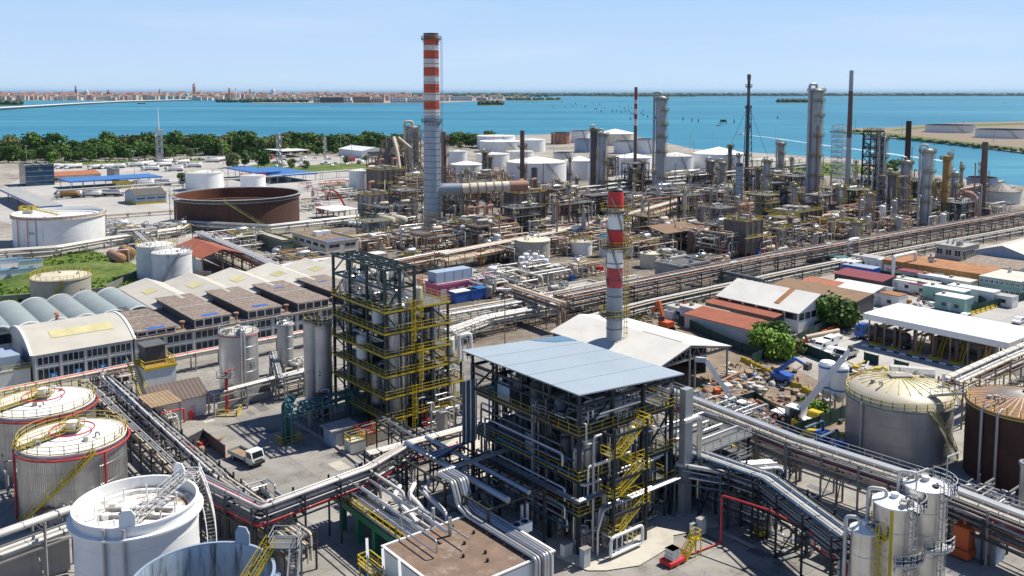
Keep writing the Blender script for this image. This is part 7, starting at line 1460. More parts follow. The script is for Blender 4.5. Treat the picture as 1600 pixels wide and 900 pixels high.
for a in [(806, 372, 12, 9, (4, 8, 11), 'dark steel structure below the dark brown column', 'frame_black', 'dark'), (872, 356, 22, 7, (5, 9), 'long low dark structure left of the stout stack', 'frame_black', 'rusty'), (925, 338, 26, 7, (5, 9), 'long yellow railed air cooler deck behind the stout stack', 'frame_black', 'grey'), (1012, 372, 8, 8, (4, 8), 'rust steel structure left of the brown roofed shed', 'frame_rust', 'rusty'), (1070, 352, 12, 8, (4, 8, 12), 'rust steel structure behind the brown roofed shed', 'frame_rust', 'rusty'), (1125, 372, 10, 8, (4, 8, 11), 'grey steel structure left of the dark furnace', 'frame_grey', 'mix'), (1196, 366, 8, 8, (4, 8, 12, 15), 'tall rust structure right of the dark furnace', 'frame_rust', 'rusty'), (1215, 338, 12, 10, (5, 10, 14), 'dark structure left of the tallest silver column', 'frame_black', 'dark'), (1285, 352, 10, 10, (4, 8, 12), 'rust structure right foot of the tallest silver column', 'frame_rust', 'rusty'), (1335, 345, 12, 10, (5, 9, 13), 'dark structure left of the lattice tower foot', 'frame_black', 'dark'), (1402, 352, 9, 9, (5, 10, 15, 20), 'tall grey structure between lattice tower and stout column', 'frame_grey', 'mix'), (1430, 335, 10, 9, (5, 10, 15), 'dark structure behind the stout grey column', 'frame_black', 'dark'), (1462, 332, 9, 8, (5, 10, 14), 'rust structure behind the thin ochre column', 'frame_rust', 'rusty'), (1355, 312, 12, 10, (5, 10), 'low dark structure behind the lattice tower', 'frame_black', 'dark'), (575, 382, 10, 8, (4, 8), 'grey steel deck with drums left of the tall chimney', 'frame_grey', 'grey'), (628, 352, 10, 10, (5, 10, 14), 'rust structure directly left of the tall chimney', 'frame_rust', 'rusty'), (712, 352, 12, 9, (5, 9, 13), 'rust structure directly right of the tall chimney', 'frame_rust', 'rusty'), (770, 378, 10, 8, (4, 8), 'rust structure under the rusty end of the flue duct', 'frame_rust', 'rusty'), (590, 296, 12, 12, (6, 12, 18), 'rusty frame left of the wide dark reactor', 'frame_rust', 'rusty'), (740, 318, 16, 12, (5, 10), 'dark rusty structure behind the flue duct', 'frame_rust', 'dark'), (990, 302, 12, 9, (6, 11, 16), 'dark structure at the foot of the thin striped stack', 'frame_black', 'dark'), (950, 296, 8, 8, (6, 12, 18), 'tan lattice structure right of the twin grey columns', 'frame_rust', 'rusty'), (1085, 300, 14, 9, (5, 9), 'dark pump structure before the largest white tank', 'frame_black', 'dark'), (1180, 306, 12, 9, (5, 10, 14), 'rust structure behind the short grey flue stack', 'frame_rust', 'rusty'), (1245, 310, 14, 10, (6, 11), 'dark structure behind the tallest silver column', 'frame_black', 'dark'), (1500, 352, 12, 8, (5, 9), 'yellow decked structure before the rusty duct', 'frame_black', 'grey')]: proc(*a)
o = V(1243, 862); t = frame_tower(o, 4.5, 24, [3.4, 5.8], 1, 6, 'navy trestle packed with pipes under the silver bundle', 'frame_navy', .26, rails=None, plats=False); pipes_in(t, 4.5, 24, .2, 6.2, 64, 'navy', 17, .08, .18, levels=(.5, 1.6, 2.8, 3.6, 4.6, 5.9))
for a in [(690, 372, 16, 12, 6, 'between tall chimney and long dark furnace', 34, 'rusty'), (850, 375, 16, 16, 6, 'below the black box furnace', 34, 'rusty'), (960, 372, 18, 16, 7, 'left of the rust steel structure', 34, 'mix'), (1045, 425, 12, 10, 5, 'around the concrete box', 26, 'mix'), (1105, 428, 14, 10, 4, 'before the dark furnace', 28, 'rusty'), (1180, 402, 14, 12, 7, 'between furnace and tallest column', 34, 'mix'), (1270, 392, 14, 12, 6, 'at the pipeway below the tallest column', 34, 'rusty'), (1345, 380, 14, 12, 7, 'at the pipeway below the lattice tower', 34, 'mix'), (1410, 368, 14, 12, 6, 'at the pipeway below the stout column', 34, 'rusty'), (1475, 356, 16, 12, 6, 'at the pipeway before the rusty duct', 30, 'mix'), (1560, 340, 20, 14, 5, 'at the far right pipeway end', 30, 'white'), (895, 440, 16, 12, 4, 'behind the low cream building', 30, 'mix'), (780, 512, 16, 10, 4, 'left of the pale warehouse', 26, 'white'), (640, 430, 16, 12, 5, 'behind the dark green tower top', 30, 'rusty'), (450, 335, 22, 16, 4, 'between rusty tank and lift machine', 26, 'white'), (480, 300, 30, 16, 4, 'on the truck park edge', 24, 'white'), (250, 372, 14, 12, 4, 'between tank 300 and the twin tanks', 30, 'white'), (560, 300, 22, 14, 6, 'right of the tall smooth white tank', 26, 'rusty')]: unit(*a[:6], a[6], a[7], 'frame_rust' if a[7] == 'rusty' else 'frame_grey', 1, 2, 1, rmax=.28)
qv = random.Random(21); PR = {}
for i in range(110):                          # slim vents, risers and poles standing among the units
 px = qv.uniform(690, 1540); py = qv.uniform(300, 400) - (px - 690) * .045; x, y = G(px, py); k = qv.randrange(4)
 m, nm, lab = [('pipe_grey', 'vent_pipe', 'thin grey vent pipe rising out of the refinery pipework'), ('pipe_rust', 'vent_pipe', 'thin rust brown vent pipe rising out of the refinery pipework'), ('steel_old', 'slim_tower', 'slim weathered column with two platforms in the refinery pipework'), ('pipe_tan', 'slim_tower', 'slim tan column with two platforms in the refinery pipework')][k]
 if k not in PR:
  t = thing(nm, lab, 'pipe' if k < 2 else 'column', (x, y, 0), qv.uniform(0, 6), lab.split(' in ')[0].split(' rising')[0] + 's'); b = MB(m)
  if k < 2: b.tube([(0, 0, 0), (0, 0, 14), (.8, 0, 14.4), (.8, 0, 13.6)], .26, n=7).build('riser', t); MB('frame_grey').bar((.8, -.8, 0), (0, 0, 9), .12).bar((-.8, .8, 0), (0, 0, 9), .12).build('stay', t)
  else:
   b.lathe([(.75, 0), (.7, 13), (.4, 13.8), (.01, 14)], 12).build('shell', t)
   for z in (6, 12.4): b = MB('grating'); ringplat(b, .72, 0, 4.5, z, .9, 'grating', 'yellow_pale'); b.build('platform', t)
   MB('pipe_grey').tube([(0, 0, 13.8), (0, 0, 14.8), (1.3, .4, 14.8), (1.3, .4, .5)], .16, n=6).build('overhead_pipe', t)
  PR[k] = t
 else: s_ = qv.uniform(.6, 1.35); dup(PR[k], (x, y, 0), qv.uniform(0, 6), scale=(qv.uniform(.8, 1.3), qv.uniform(.8, 1.3), s_))
def furnace(px, py, L, Wd, h, label, m='tower_dark', stubs=2):
 t = thing('furnace', label, 'furnace', V(px, py), GA); b = MB(m); b.box(0, 0, 1.5, L, Wd, h); b.build('casing', t); b = MB('frame_rust')
 for i in range(int(L / 3) + 1): x = L * i / int(L / 3); b.box(x - .15, -.2, 0, x + .15, 0, h); b.box(x - .15, Wd, 0, x + .15, Wd + .2, h)
 for i in range(int(Wd / 3) + 1): y = Wd * i / int(Wd / 3); b.box(-.2, y - .15, 0, 0, y + .15, h)
 b.build('buckstay', t); b = MB('grating'); z = h * .55; b.box(-1.4, -1.4, z, L + 1, -.2, z + .08); b.rail([(-1.4, -1.4, z), (L + 1, -1.4, z)], m='yellow', t=.1); b.build('platform', t)
 b = MB('steel_old'); [b.box(L * (.1 + .28 * k), Wd * .2, h, L * (.28 + .28 * k), Wd * .75, h + 1.2 + .7 * (k % 2)) for k in range(3)]; b.build('hood', t); b = MB('yellow'); b.rail([(0, 0, h), (L, 0, h), (L, Wd, h), (0, Wd, h)], closed=True, m='yellow', t=.1); b.build('railing', t); pipes_in(t, L, Wd, h * .5, h + 3, 8, 'rusty', label, .15, .4, levels=None)
 for k in range(stubs): x = L * (.25 + .5 * k / max(1, stubs - 1)); MB('pipe_rust').tube([(x, Wd / 2, h + 2), (x, Wd / 2, h + 5), (x + 2.5, Wd / 2, h + 5)], .7, n=10).build('duct', t)
 return t
furnace(1165, 403, 9, 9, 12, 'dark box furnace carrying the short grey flue stack'); furnace(812, 352, 14, 10, 13, 'black box furnace at the end of the flue duct'); furnace(726, 385, 18, 9, 8, 'long dark furnace with a rusty hood right of the tall chimney', 'frame_black', 3); furnace(575, 350, 12, 8, 12, 'grey clad furnace block left of the tall chimney', 'steel_old', 1); furnace(592, 312, 16, 12, 15, 'dark rusty furnace below the wide dark reactor', 'tower_dark', 2); furnace(1232, 372, 22, 12, 9, 'wide dark cooler block with grating roof below the tallest column', 'frame_black', 0)
t = thing('coke_hopper', 'dark conical hopper structure with slanting ducts left of the tall chimney', 'structure', V(614, 300)); b = MB('tower_dark'); b.lathe([(3, 6), (6.5, 13), (6.5, 19), (3, 25), (2, 29)], 16); b.build('hopper', t); b = MB('frame_rust')
for k in range(10):
 a = TAU * k / 10; b.bar(polar(14, a, 0), polar(5, a, 29), .45)
 for z0, z1 in ((0, 8), (8, 16), (16, 24)): f = lambda z: 14 - z * 9 / 29; b.bar(polar(f(z0), a, z0), polar(f(z1), a + .63, z1), .3); b.bar(polar(f(z1), a, z1), polar(f(z1), a + .63, z1), .4)
b.build('frame', t); [MB('pipe_tan').tube([polar(3, k * 1.3 - 1.2, 30), polar(10, k * 1.3 - 1.2, 24), polar(18, k * 1.3 - 1.2, 10), polar(18, k * 1.3 - 1.2, 2)], 1.0, n=10).build('duct', t) for k in range(3)]; MB('white').box(-14, 2, 0, -4, 10, 14).build('cladding', t)
x, y = G(1510, 340); t = thing('rust_duct', 'fat rusty inverted U duct beside the plain brown stack', 'duct', (x, y, 0)); MB('rustband').tube([(-3.4, 1, 0), (-3.4, 1, 10.5), (3, 0, 10.5), (3, 0, 1)], 1.5, n=16, bend=3.4).build('shell', t); MB('steel_old').cyl((-5, 4, 0), 2.6, 8, n=20).build('drum', t); b = MB('frame_rust'); [b.bar((u, 0, 0), (u, 0, 9), .3) for u in (-5.5, 5)]; b.build('frame', t)
for i, (px, py) in enumerate([(822, 424), (836, 424), (828, 430), (846, 428), (815, 430), (852, 434)]): p = V(px, py); vessel(p.x, p.y, 1.0, 5.4, 'white gas vessel in the cluster right of the pink building', 'white_clean', 0, group='white gas vessels')
for i, (px, py, r_, h) in enumerate([(752, 415, 1.2, 5.2), (770, 446, 1.6, 5), (762, 402, 1.4, 5.5), (777, 400, 1.2, 7)]): p = V(px, py); vessel(p.x, p.y, r_, h, ['ochre banded tank beside the pink building', 'white ball topped vessel on the pink building end', 'silver vessel behind the pink building', 'slim white vessel behind the pink building'][i], ['wall_ochre', 'white_clean', 'steel', 'white'][i], 0)
for i, (px, py) in enumerate([(604, 364), (623, 363)]): p = V(px, py); drum_thing(p.x, p.y, 1.7, 8, 3, ['left cream horizontal drum on rusty legs before the tall chimney', 'right cream horizontal drum on rusty legs before the tall chimney'][i], 'cream', GA + math.pi / 2)
for i in range(7): p = V(520 + 8 * i, 352 + .6 * i); drum_thing(p.x, p.y, .8, 3.4, .2, 'short white drum in the row behind the cream office', 'white', GA + math.pi / 2, 'white drums behind the cream office')
p = V(182, 412); drum_thing(p.x, p.y, 1.6, 11, .3, 'long rusty bullet tank on the left lawn', 'pipe_rust', GA - math.pi / 2); p = V(199, 406); drum_thing(p.x, p.y, 1.9, 7, .3, 'yellow and dark bullet tank on the left lawn', 'wall_ochre', GA - math.pi / 2)
# ------------------------------------------------------------------ vehicles
def wheels(t, xs, w, r_=.5, dual=False):
 for x in xs:
  for s in (-1, 1):
   b = MB('rubber'); y = s * (w / 2 - .18); b.cyl((x, y - .15, r_), r_, .3, n=12, axis='y'); b.sub('rim', 'steel').cyl((x, y + (.15 if s > 0 else -.17), r_), r_ * .5, .02, 'steel', 8, 'y'); b.build('wheel', t)
def tanker(px, py, label, cab='white_clean', tk='white_clean', rz=0., group=None, trailer=True, L=9.5):
 t = thing('tank_truck', label, 'tanker truck', V(px, py), rz, group)
 b = MB(cab); b.box(-1.9, -1.2, .7, 0, 1.2, 3.1); b.prism([(-2.1, .7), (-1.9, .7), (-1.9, 3.), (-2.0, 1.9)], -1.2, 1.2, axis='y'); b.box(-1.3, -1.1, 3.1, 0, 1.1, 3.5); b.build('cab', t); MB('glass_dark').box(-2.12, -1.05, 1.9, -1.95, 1.05, 2.85).box(-1.6, -1.22, 1.9, -.7, 1.22, 2.8).build('windscreen', t)
 MB(tk).drum((.6 + L / 2, 0, 2.25), 1.2, L - .6, n=16).build('tank', t); b = MB('steel_old'); b.box(.8, -.12, 3.42, L, .12, 3.6); b.rail([(1, -.5, 3.4), (L - .4, -.5, 3.4)], h=.5, m='steel_old'); b.build('catwalk', t); MB('frame_black').box(-1.7, -.9, .55, L + .6, .9, .95).build('chassis', t)
 for k in (0, 1): MB('rubber')
 wheels(t, (-1.1, 1.2, L - 2.6, L - 1.3, L), 2.4); return t
def van(px, py, label, m='white_clean', rz=0., kind='van', group=None):
 t = thing({'van': 'panel_van', 'car': 'parked_car', 'flatbed': 'flatbed_truck', 'dump': 'dump_truck'}[kind], label, {'van': 'van', 'car': 'car', 'flatbed': 'truck', 'dump': 'truck'}[kind], V(px, py), rz, group)
 if kind == 'van': MB(m).prism([(-2.5, .4), (2.5, .4), (2.5, 2.1), (2.3, 2.2), (-.9, 2.2), (-1.8, 1.35), (-2.45, 1.1)], -.95, .95, axis='y').build('body', t); b = MB('glass_dark'); b.add([(-1.72, -.85, 1.42), (-1.72, .85, 1.42), (-.97, .8, 2.14), (-.97, -.8, 2.14)], [(0, 1, 2, 3)]); b.build('windscreen', t); b = MB('glass_dark'); b.box(-1., -.97, 1.35, -.1, .97, 1.95); b.build('side_window', t); b = MB('glass_dark'); b.box(2.49, -.8, 1.3, 2.52, .8, 1.95); b.build('window', t); wheels(t, (-1.6, 1.6), 1.95, .35)
 elif kind == 'car': MB(m).prism([(-2.1, .35), (2.1, .35), (2.1, .9), (1.7, 1.), (1.1, 1.48), (-.5, 1.48), (-1.2, .95), (-2.1, .78)], -.86, .86, axis='y').build('body', t); MB('glass_dark').prism([(-1.05, .98), (1.5, 1.0), (1.02, 1.42), (-.46, 1.42)], -.88, .88, axis='y').build('window', t); wheels(t, (-1.35, 1.35), 1.75, .33)
 else:
  b = MB('rubber'); b.box(-3.06, -1.05, .45, -2.95, 1.05, .85); b.box(-2.99, -.6, .95, -2.93, .6, 1.2); b.build('bumper', t)
  for s in (-1, 1): MB('steel_bright').box(-3.04, s * .85 - .15, .95, -2.92, s * .85 + .15, 1.2).build('headlight', t); MB('black').box(-2.75, s * 1.2 - .1, 1.6, -2.65, s * 1.2 + .1, 2.1).build('mirror', t)
  MB(m).prism([(-3, .6), (-1.2, .6), (-1.2, 2.4), (-2.5, 2.4), (-2.9, 1.5)], -1.05, 1.05, axis='y').build('cab', t); b = MB('glass_dark'); b.add([(-2.93, -.9, 1.52), (-2.93, .9, 1.52), (-2.56, .85, 2.3), (-2.56, -.85, 2.3)], [(0, 1, 2, 3)]); b.build('windscreen', t); b = MB('glass_dark'); b.box(-2.3, -1.07, 1.5, -1.5, 1.07, 2.2); b.build('window', t); MB('frame_black').box(-2.8, -.5, .5, 3.2, .5, .8).build('chassis', t)
  b = MB('timber' if kind == 'flatbed' else 'earth'); b.box(-1., -1.1, .85, 3.3, 1.1, 1.0); s = MB('galv' if kind == 'flatbed' else m); hh = .45 if kind == 'flatbed' else .9
  for a in ((-1.05, -1.15, 3.35, -1.1), (-1.05, 1.1, 3.35, 1.15), (-1.05, -1.1, -1., 1.1), (3.3, -1.1, 3.35, 1.1)): s.box(a[0], a[1], .85, a[2], a[3], .95 + hh)
  b.build('load_bed', t); s.build('dropside', t); wheels(t, (-2.1, 1.9, 2.9) if kind == 'dump' else (-2.1, 2.2), 2.1, .45)
 return t
for i, (px, py, w) in enumerate([(92, 309, 'yellow striped'), (127, 308, 'plain white'), (159, 307, 'short silver')]): tanker(px, py, ['white tanker with a yellow band, left of the row on the truck park', 'white tanker in the middle of the row on the truck park', 'silver tanker at the right of the row on the truck park'][i], 'white_clean', ['wall_ochre', 'white', 'steel_bright'][i], .05)
tanker(213, 291, 'white tanker behind the grey shed on the truck park', rz=.05); tanker(240, 290, 'silver tanker right of the one behind the grey shed', tk='steel_bright', rz=.05)
for px, py in [(74, 264), (92, 264), (106, 264), (142, 265), (152, 264), (162, 264), (172, 263), (202, 261), (211, 260), (220, 259), (232, 262), (248, 261), (225, 267), (262, 268), (251, 256), (277, 257), (292, 262), (322, 254), (332, 253), (342, 252)]: tanker(px, py, 'white tanker parked in the far lines before the wood', rz=R_.choice((.2, .9, .9)), group='white tankers parked before the wood')
for i in range(46):
 px, py = R_.uniform(425, 640), R_.uniform(246, 262); van(px, py, 'small parked vehicle on the far car park by the wood', R_.choice(['white_clean'] * 4 + ['red_paint', 'blue_paint', 'wall_dark', 'steel']), R_.choice((.3, 1.87)), R_.choice(('car', 'car', 'van')), 'vehicles on the far car park')
for i, (px, py, L) in enumerate([(586, 262, 12), (548, 252, 9), (602, 268, 8)]): cabin(px, py, 'red_paint', 'red_machine', ['long red container block left of the dark hopper', 'red container on the far car park', 'short red container before the dark hopper'][i], L, 3, 3)
van(375, 304, 'white van behind the tank with the red rim') if 0 else None
van(187, 306, 'white van left of the grey shed', rz=.2); van(188, 290, 'white pick-up car before the yellow kiosk', kind='car')
van(1283, 549, 'white van at the left of the row by the works yard', rz=.75); van(1299, 553, 'white car parked between van and flatbed', kind='car', rz=.75); van(1322, 560, 'white flatbed truck with open load bed by the works yard', kind='flatbed', rz=.75 + math.pi * 0)
van(1296, 541, 'white van behind the first van by the pipe pile', rz=.75)
van(1264, 668, 'yellow dump truck with an earth coloured bed in the works yard', 'yellow', GA + math.pi, 'dump'); van(386, 722, 'white cab flatbed truck with a brown bed on the left road', 'white_clean', GA + math.pi / 2 + .2, 'flatbed'); van(1508, 499, 'white car by the green fence behind the canopy', 'white_clean', GA, 'car'); van(1592, 505, 'white car cut by the right edge on the road', 'white_clean', GA, 'car')
tanker(1352, 530, 'blue cabbed tanker truck under the left end of the loading canopy', 'blue_paint', 'wall_dark', GA + math.pi / 2 + math.pi); tanker(1480, 548, 'dark tanker truck in the middle of the loading bays', 'wall_dark', 'steel_old', GA + math.pi / 2 + math.pi)
t = thing('tracked_excavator', 'orange red excavator with a raised arm on the earth yard', 'excavator', V(1040, 516), 2.2); MB('rubber').box(-1.8, -1.4, 0, 1.8, -.8, .9).box(-1.8, .8, 0, 1.8, 1.4, .9).build('track', t); MB('orange').box(-1.6, -1.2, 1, 1.2, 1.2, 2.2).build('body', t); MB('glass_dark').box(.2, .2, 2.2, 1.3, 1.2, 3.2).build('cab', t); MB('orange').bar((1, -.3, 2), (2.6, -.3, 6.4), .6, .7).build('boom', t); MB('orange').bar((2.6, -.3, 6.4), (4.6, -.3, 3.2), .45, .5).build('arm', t); MB('steel_old').box(4.2, -.8, 2, 5.2, .2, 3.1).build('bucket', t)
def skip(px, py, label, m='orange', rz=GA, L=6., group=None):
 t = thing('skip_container', label, 'skip', V(px, py), rz, group); b = MB(m)
 for pl in ([(-L / 2, 0), (L / 2, 0), (L / 2 + .3, 2.2), (-L / 2 - .3, 2.2)],): b.prism(pl, -1.2, -1.1, axis='y'); b.prism(pl, 1.1, 1.2, axis='y')
 b.box(-L / 2, -1.1, 0, L / 2, 1.1, .2); b.box(-L / 2 - .25, -1.1, .2, -L / 2 - .1, 1.1, 2.2); b.box(L / 2 + .1, -1.1, .2, L / 2 + .25, 1.1, 2.2)
 for k in range(7): b.box(-L / 2 + L * k / 6 - .06, -1.3, 0, -L / 2 + L * k / 6 + .06, -1.2, 2.2)
 b.build('body', t); MB('earth').box(-L / 2 + .1, -1.05, .2, L / 2 - .1, 1.05, 1.5).build('rubble_load', t)
skip(1064, 490, 'big orange red skip on the earth yard'); skip(1052, 497, 'grey white skip beside the orange red one', 'wall_white', L=4)
t = thing('mobile_crane', 'white mobile crane with its boom raised in the works yard', 'crane', V(1243, 662), 2.3); MB('white').box(-4, -1.2, .8, 4, 1.2, 1.5).build('chassis', t); MB('white').box(-1.5, -1.1, 1.5, 1.4, 1.1, 3).build('turret', t); MB('glass_dark').box(-1.5, 1.1, 1.6, .2, 1.7, 3).build('cab', t); b = MB('white_clean'); b.bar((-1, 0, 2.8), (-7.2, -1.5, 12.5), .85, .95); b.bar((-5, -1, 9), (-8.2, -1.8, 14.2), .6, .65); b.build('boom', t); MB('pipe_dark').box(-8.6, -2.1, 13.8, -7.9, -1.5, 14.7).build('boom_head', t); wheels(t, (-3, -1.6, 1.6, 3), 2.6, .65); MB('steel').bar((.5, .2, 2.2), (-3.2, -.6, 6.2), .3).build('ram', t)
t = thing('mobile_crane', 'white lattice like boom leaning over the warehouse yard', 'crane', V(1150, 648), GA); MB('white').box(-1.5, -1.2, .6, 3, 1.2, 1.8).build('chassis', t); MB('white_clean').bar((0, 0, 1.6), (-4.2, 3.4, 9.6), .7, .8).build('boom', t); MB('wall_grey').bar((-4.2, 3.4, 9.6), (-6, 4, 9.9), .7, .8).build('boom_head', t); wheels(t, (-1, 2.2), 2.5, .6)
t = thing('telehandler', 'blue boom lift machine in the works yard', 'lift machine', V(1222, 598), 2.4); MB('blue_paint').box(-2, -1.1, .7, 1.8, 1.1, 1.9).build('body', t); MB('blue_paint').bar((1.6, 0, 1.7), (-2.5, 0, 5.2), .6, .7).build('boom', t); MB('blue_paint').bar((-2.5, 0, 5.2), (-4.6, 0, 4.4), .4, .45).build('arm', t); MB('wall_dark').box(-5.4, -.8, 3.6, -4.4, .8, 4.8).build('basket', t); wheels(t, (-1.3, 1.2), 2.3, .6)
t = thing('aerial_lift', 'red articulated lift machine left of the furnace block', 'lift machine', V(534, 331), 0); MB('red_machine').box(-2.4, -1.3, .6, 2.4, 1.3, 2.2).build('body', t); MB('red_machine').bar((2, 0, 2), (-2, 0, 9), .7).bar((-2, 0, 9), (-5, 0, 10.5), .6).build('boom', t); MB('red_machine').bar((-5, 0, 10.5), (-6.5, 0, 6), .5).build('arm', t); wheels(t, (-1.5, 1.5), 2.6, .6)
t = thing('red_dumper', 'red tipper lorry beside the red lift machine', 'truck', V(510, 333), .1); MB('red_machine').box(-4, -1.3, 1.2, 2, 1.3, 3.4).build('tipper_body', t); MB('red_machine').box(2.3, -1.2, .8, 4.3, 1.2, 3.2).build('cab', t); MB('glass_dark').box(4.28, -1, 2, 4.34, 1, 3).build('windscreen', t); wheels(t, (-3, -1.6, 3.2), 2.5, .6)
t = thing('orange_machine', 'orange painted pump machine on the bottom right pad', 'machine', V(1505, 868), GA); MB('orange').box(-.9, -.9, 1.2, .9, .9, 3.8).build('casing', t); MB('orange').box(-1.4, -1.2, .3, 1.6, 1.2, 1.2).build('base', t); b = MB('orange'); b.tube([(0, 0, 3.8), (0, 0, 4.6), (3, 0, 4.6)], .2, n=8); b.build('pipe', t)
tag(MB('wall_blue').cbox((0, 0, 0), (2.4, 2.4, 2.4)).cbox((0, 0, 2.4), (2.6, 2.6, .1)).build('concrete_cube', None, V(1546, 872), GA), 'grey concrete block behind the orange machine', 'concrete block')
t = thing('pump_cart', 'red skid with a white container tank on the front pad', 'skid', V(1051, 880), GA); MB('red_paint').box(-1.3, -.9, .15, 1.3, .9, .65).build('skid', t); MB('white').box(-.7, -.6, .65, .6, .6, 1.9).build('container', t); b = MB('steel_old'); [b.box(-.75, -.65, .65 + k * .4, .65, .65, .7 + k * .4) for k in range(4)]; b.build('cage', t); MB('rubber').box(-1, -.95, 0, -.4, .95, .3).box(.4, -.95, 0, 1, .95, .3).build('foot', t)
t = thing('yellow_steps', 'yellow wheeled access steps beside the red skid', 'steps', V(1076, 872), GA); b = MB('yellow'); b.stair((-.9, 0, .1), (.8, 0, 2.0), .8, 'yellow', 'yellow'); b.box(.8, -.45, 1.95, 1.7, .45, 2.05); b.rail([(.8, .45, 2.), (1.7, .45, 2.), (1.7, -.45, 2.), (.8, -.45, 2.)]); [b.bar((x, y, 0), (x, y, 2), .1) for x in (.8, 1.7) for y in (-.4, .4)]; b.build('frame', t)
t = thing('yellow_steps', 'small yellow trolley at the road edge below the silver bundle', 'steps', V(1190, 838), GA); b = MB('yellow'); b.rail([(-.8, -.5, .4), (.8, -.5, .4), (.8, .5, .4), (-.8, .5, .4)], closed=True, t=.1); b.box(-.8, -.5, .35, .8, .5, .45); b.build('frame', t); [MB('rubber').cyl((x, y, .2), .2, .12, n=8, axis='y').build('wheel', t) for x in (-.6, .6) for y in (-.5, .5)]
for i, (px, py, h, w, m) in enumerate([(914, 886, 2.3, 1.1, 'wall_blue'), (885, 868, 1.6, 1.4, 'white'), (1095, 836, 2.2, 1.1, 'wall_blue'), (1084, 836, 1.4, .8, 'white')]):
 t = thing('switch_cabinet', ['tall grey cabinet at the front corner of the concrete pad', 'wide white cabinet left of the tall grey one', 'tall blue grey cabinet at the silver bundle', 'small white cabinet left of the blue grey one'][i], 'cabinet', V(px, py), GA); MB(m).box(-w / 2, -.35, .15, w / 2, .35, h).build('casing', t); MB('wall_grey').box(-w / 2 + .06, -.38, .25, w / 2 - .06, -.35, h - .1).build('door', t); MB('steel_old').box(-w / 2 - .05, -.45, h, w / 2 + .05, .4, h + .06).build('lid', t)
t = thing('cement_silo', 'left white cement silo with blue rings in the works yard', 'silo', V(1291, 640));
for z, m in ((4.2, 'sign_blue'), (7.6, 'sign_blue')): MB(m).lathe([(1.56, z), (1.56, z + .3)], 20).build('painted_ring', t)
MB('white_clean').lathe([(.3, 2), (1.5, 3.6), (1.5, 8.2), (1.2, 8.6), (.01, 8.9)], 22).build('shell', t); [MB('galv').bar((x, y, 0), (x, y, 4), .18).build('leg', t) for x in (-1.1, 1.1) for y in (-1.1, 1.1)]
dup(t, V(1310, 646), label='right white cement silo with blue rings in the works yard')
def pipe_pile(px, py, n, L, r_, m, label, rz=GA, name='pipe_pile'):
 t = thing(name, label, 'pile', V(px, py), rz); q = random.Random(label)
 for i in range(n): y = q.uniform(-n * r_ * .7, n * r_ * .7); z = r_ + q.choice((0, 0, 1.8)) * r_; l = L * q.uniform(.6, 1); MB(m if isinstance(m, str) else q.choice(m)).tube([(-l / 2, y, z), (l / 2, y + q.uniform(-.6, .6), z)], r_, n=9).build('pipe', t)
pipe_pile(1285, 530, 7, 11, .45, ['pipe_grey', 'pipe_white', 'pipe_tan'], 'pile of large grey pipes behind the parked vans', .5); pipe_pile(1148, 596, 9, 8, .25, ['pipe_rust', 'timber'], 'stack of rusty beams at the warehouse mouth', GA + .1); pipe_pile(1350, 598, 9, 7, .3, ['pipe_rust', 'pipe_tan'], 'scattered rusty pipe lengths behind the domed tank', .6); pipe_pile(1120, 672, 6, 7, .2, ['pipe_white', 'steel'], 'white pipe lengths on the ground before the warehouse yard', GA); pipe_pile(1290, 706, 5, 5, .18, ['white', 'galv'], 'light planks beside the long walkway rack', GA + 1.2)
pipe_pile(1200, 640, 8, 6, .3, ['timber', 'pipe_rust'], 'pile of timber and tubes in the middle of the works yard', 2.); pipe_pile(330, 692, 6, 4, .15, ['timber', 'frame_rust'], 'loose planks and posts on the left pavement', 1.2)
def heap(px, py, label, n, R0, ms, smin=.3, smax=1.25, name='scrap_heap'):
 t = thing(name, label, 'heap', V(px, py)); q = random.Random(label)
 for i in range(n):
  a, d = q.uniform(0, 6.28), R0 * math.sqrt(q.random()); s = q.uniform(smin, smax); b = MB(q.choice(ms)); k = q.random()
  if k < .45: b.cbox((d * math.cos(a), d * math.sin(a), 0), (s * q.uniform(.6, 2), s, s * q.uniform(.3, 1)), rz=q.uniform(0, 3))
  elif k < .75: b.tube([(d * math.cos(a), d * math.sin(a), .15), (d * math.cos(a) + q.uniform(-3, 3) * s, d * math.sin(a) + q.uniform(-3, 3) * s, q.uniform(.15, .9))], .12 * s + .05, n=6)
  else: b.lathe([(s * .7, 0), (s * .6, s * .4), (s * .25, s * .75), (.01, s * .8)], 8, (d * math.cos(a), d * math.sin(a), 0), smooth=True)
  b.build('scrap_piece', t)
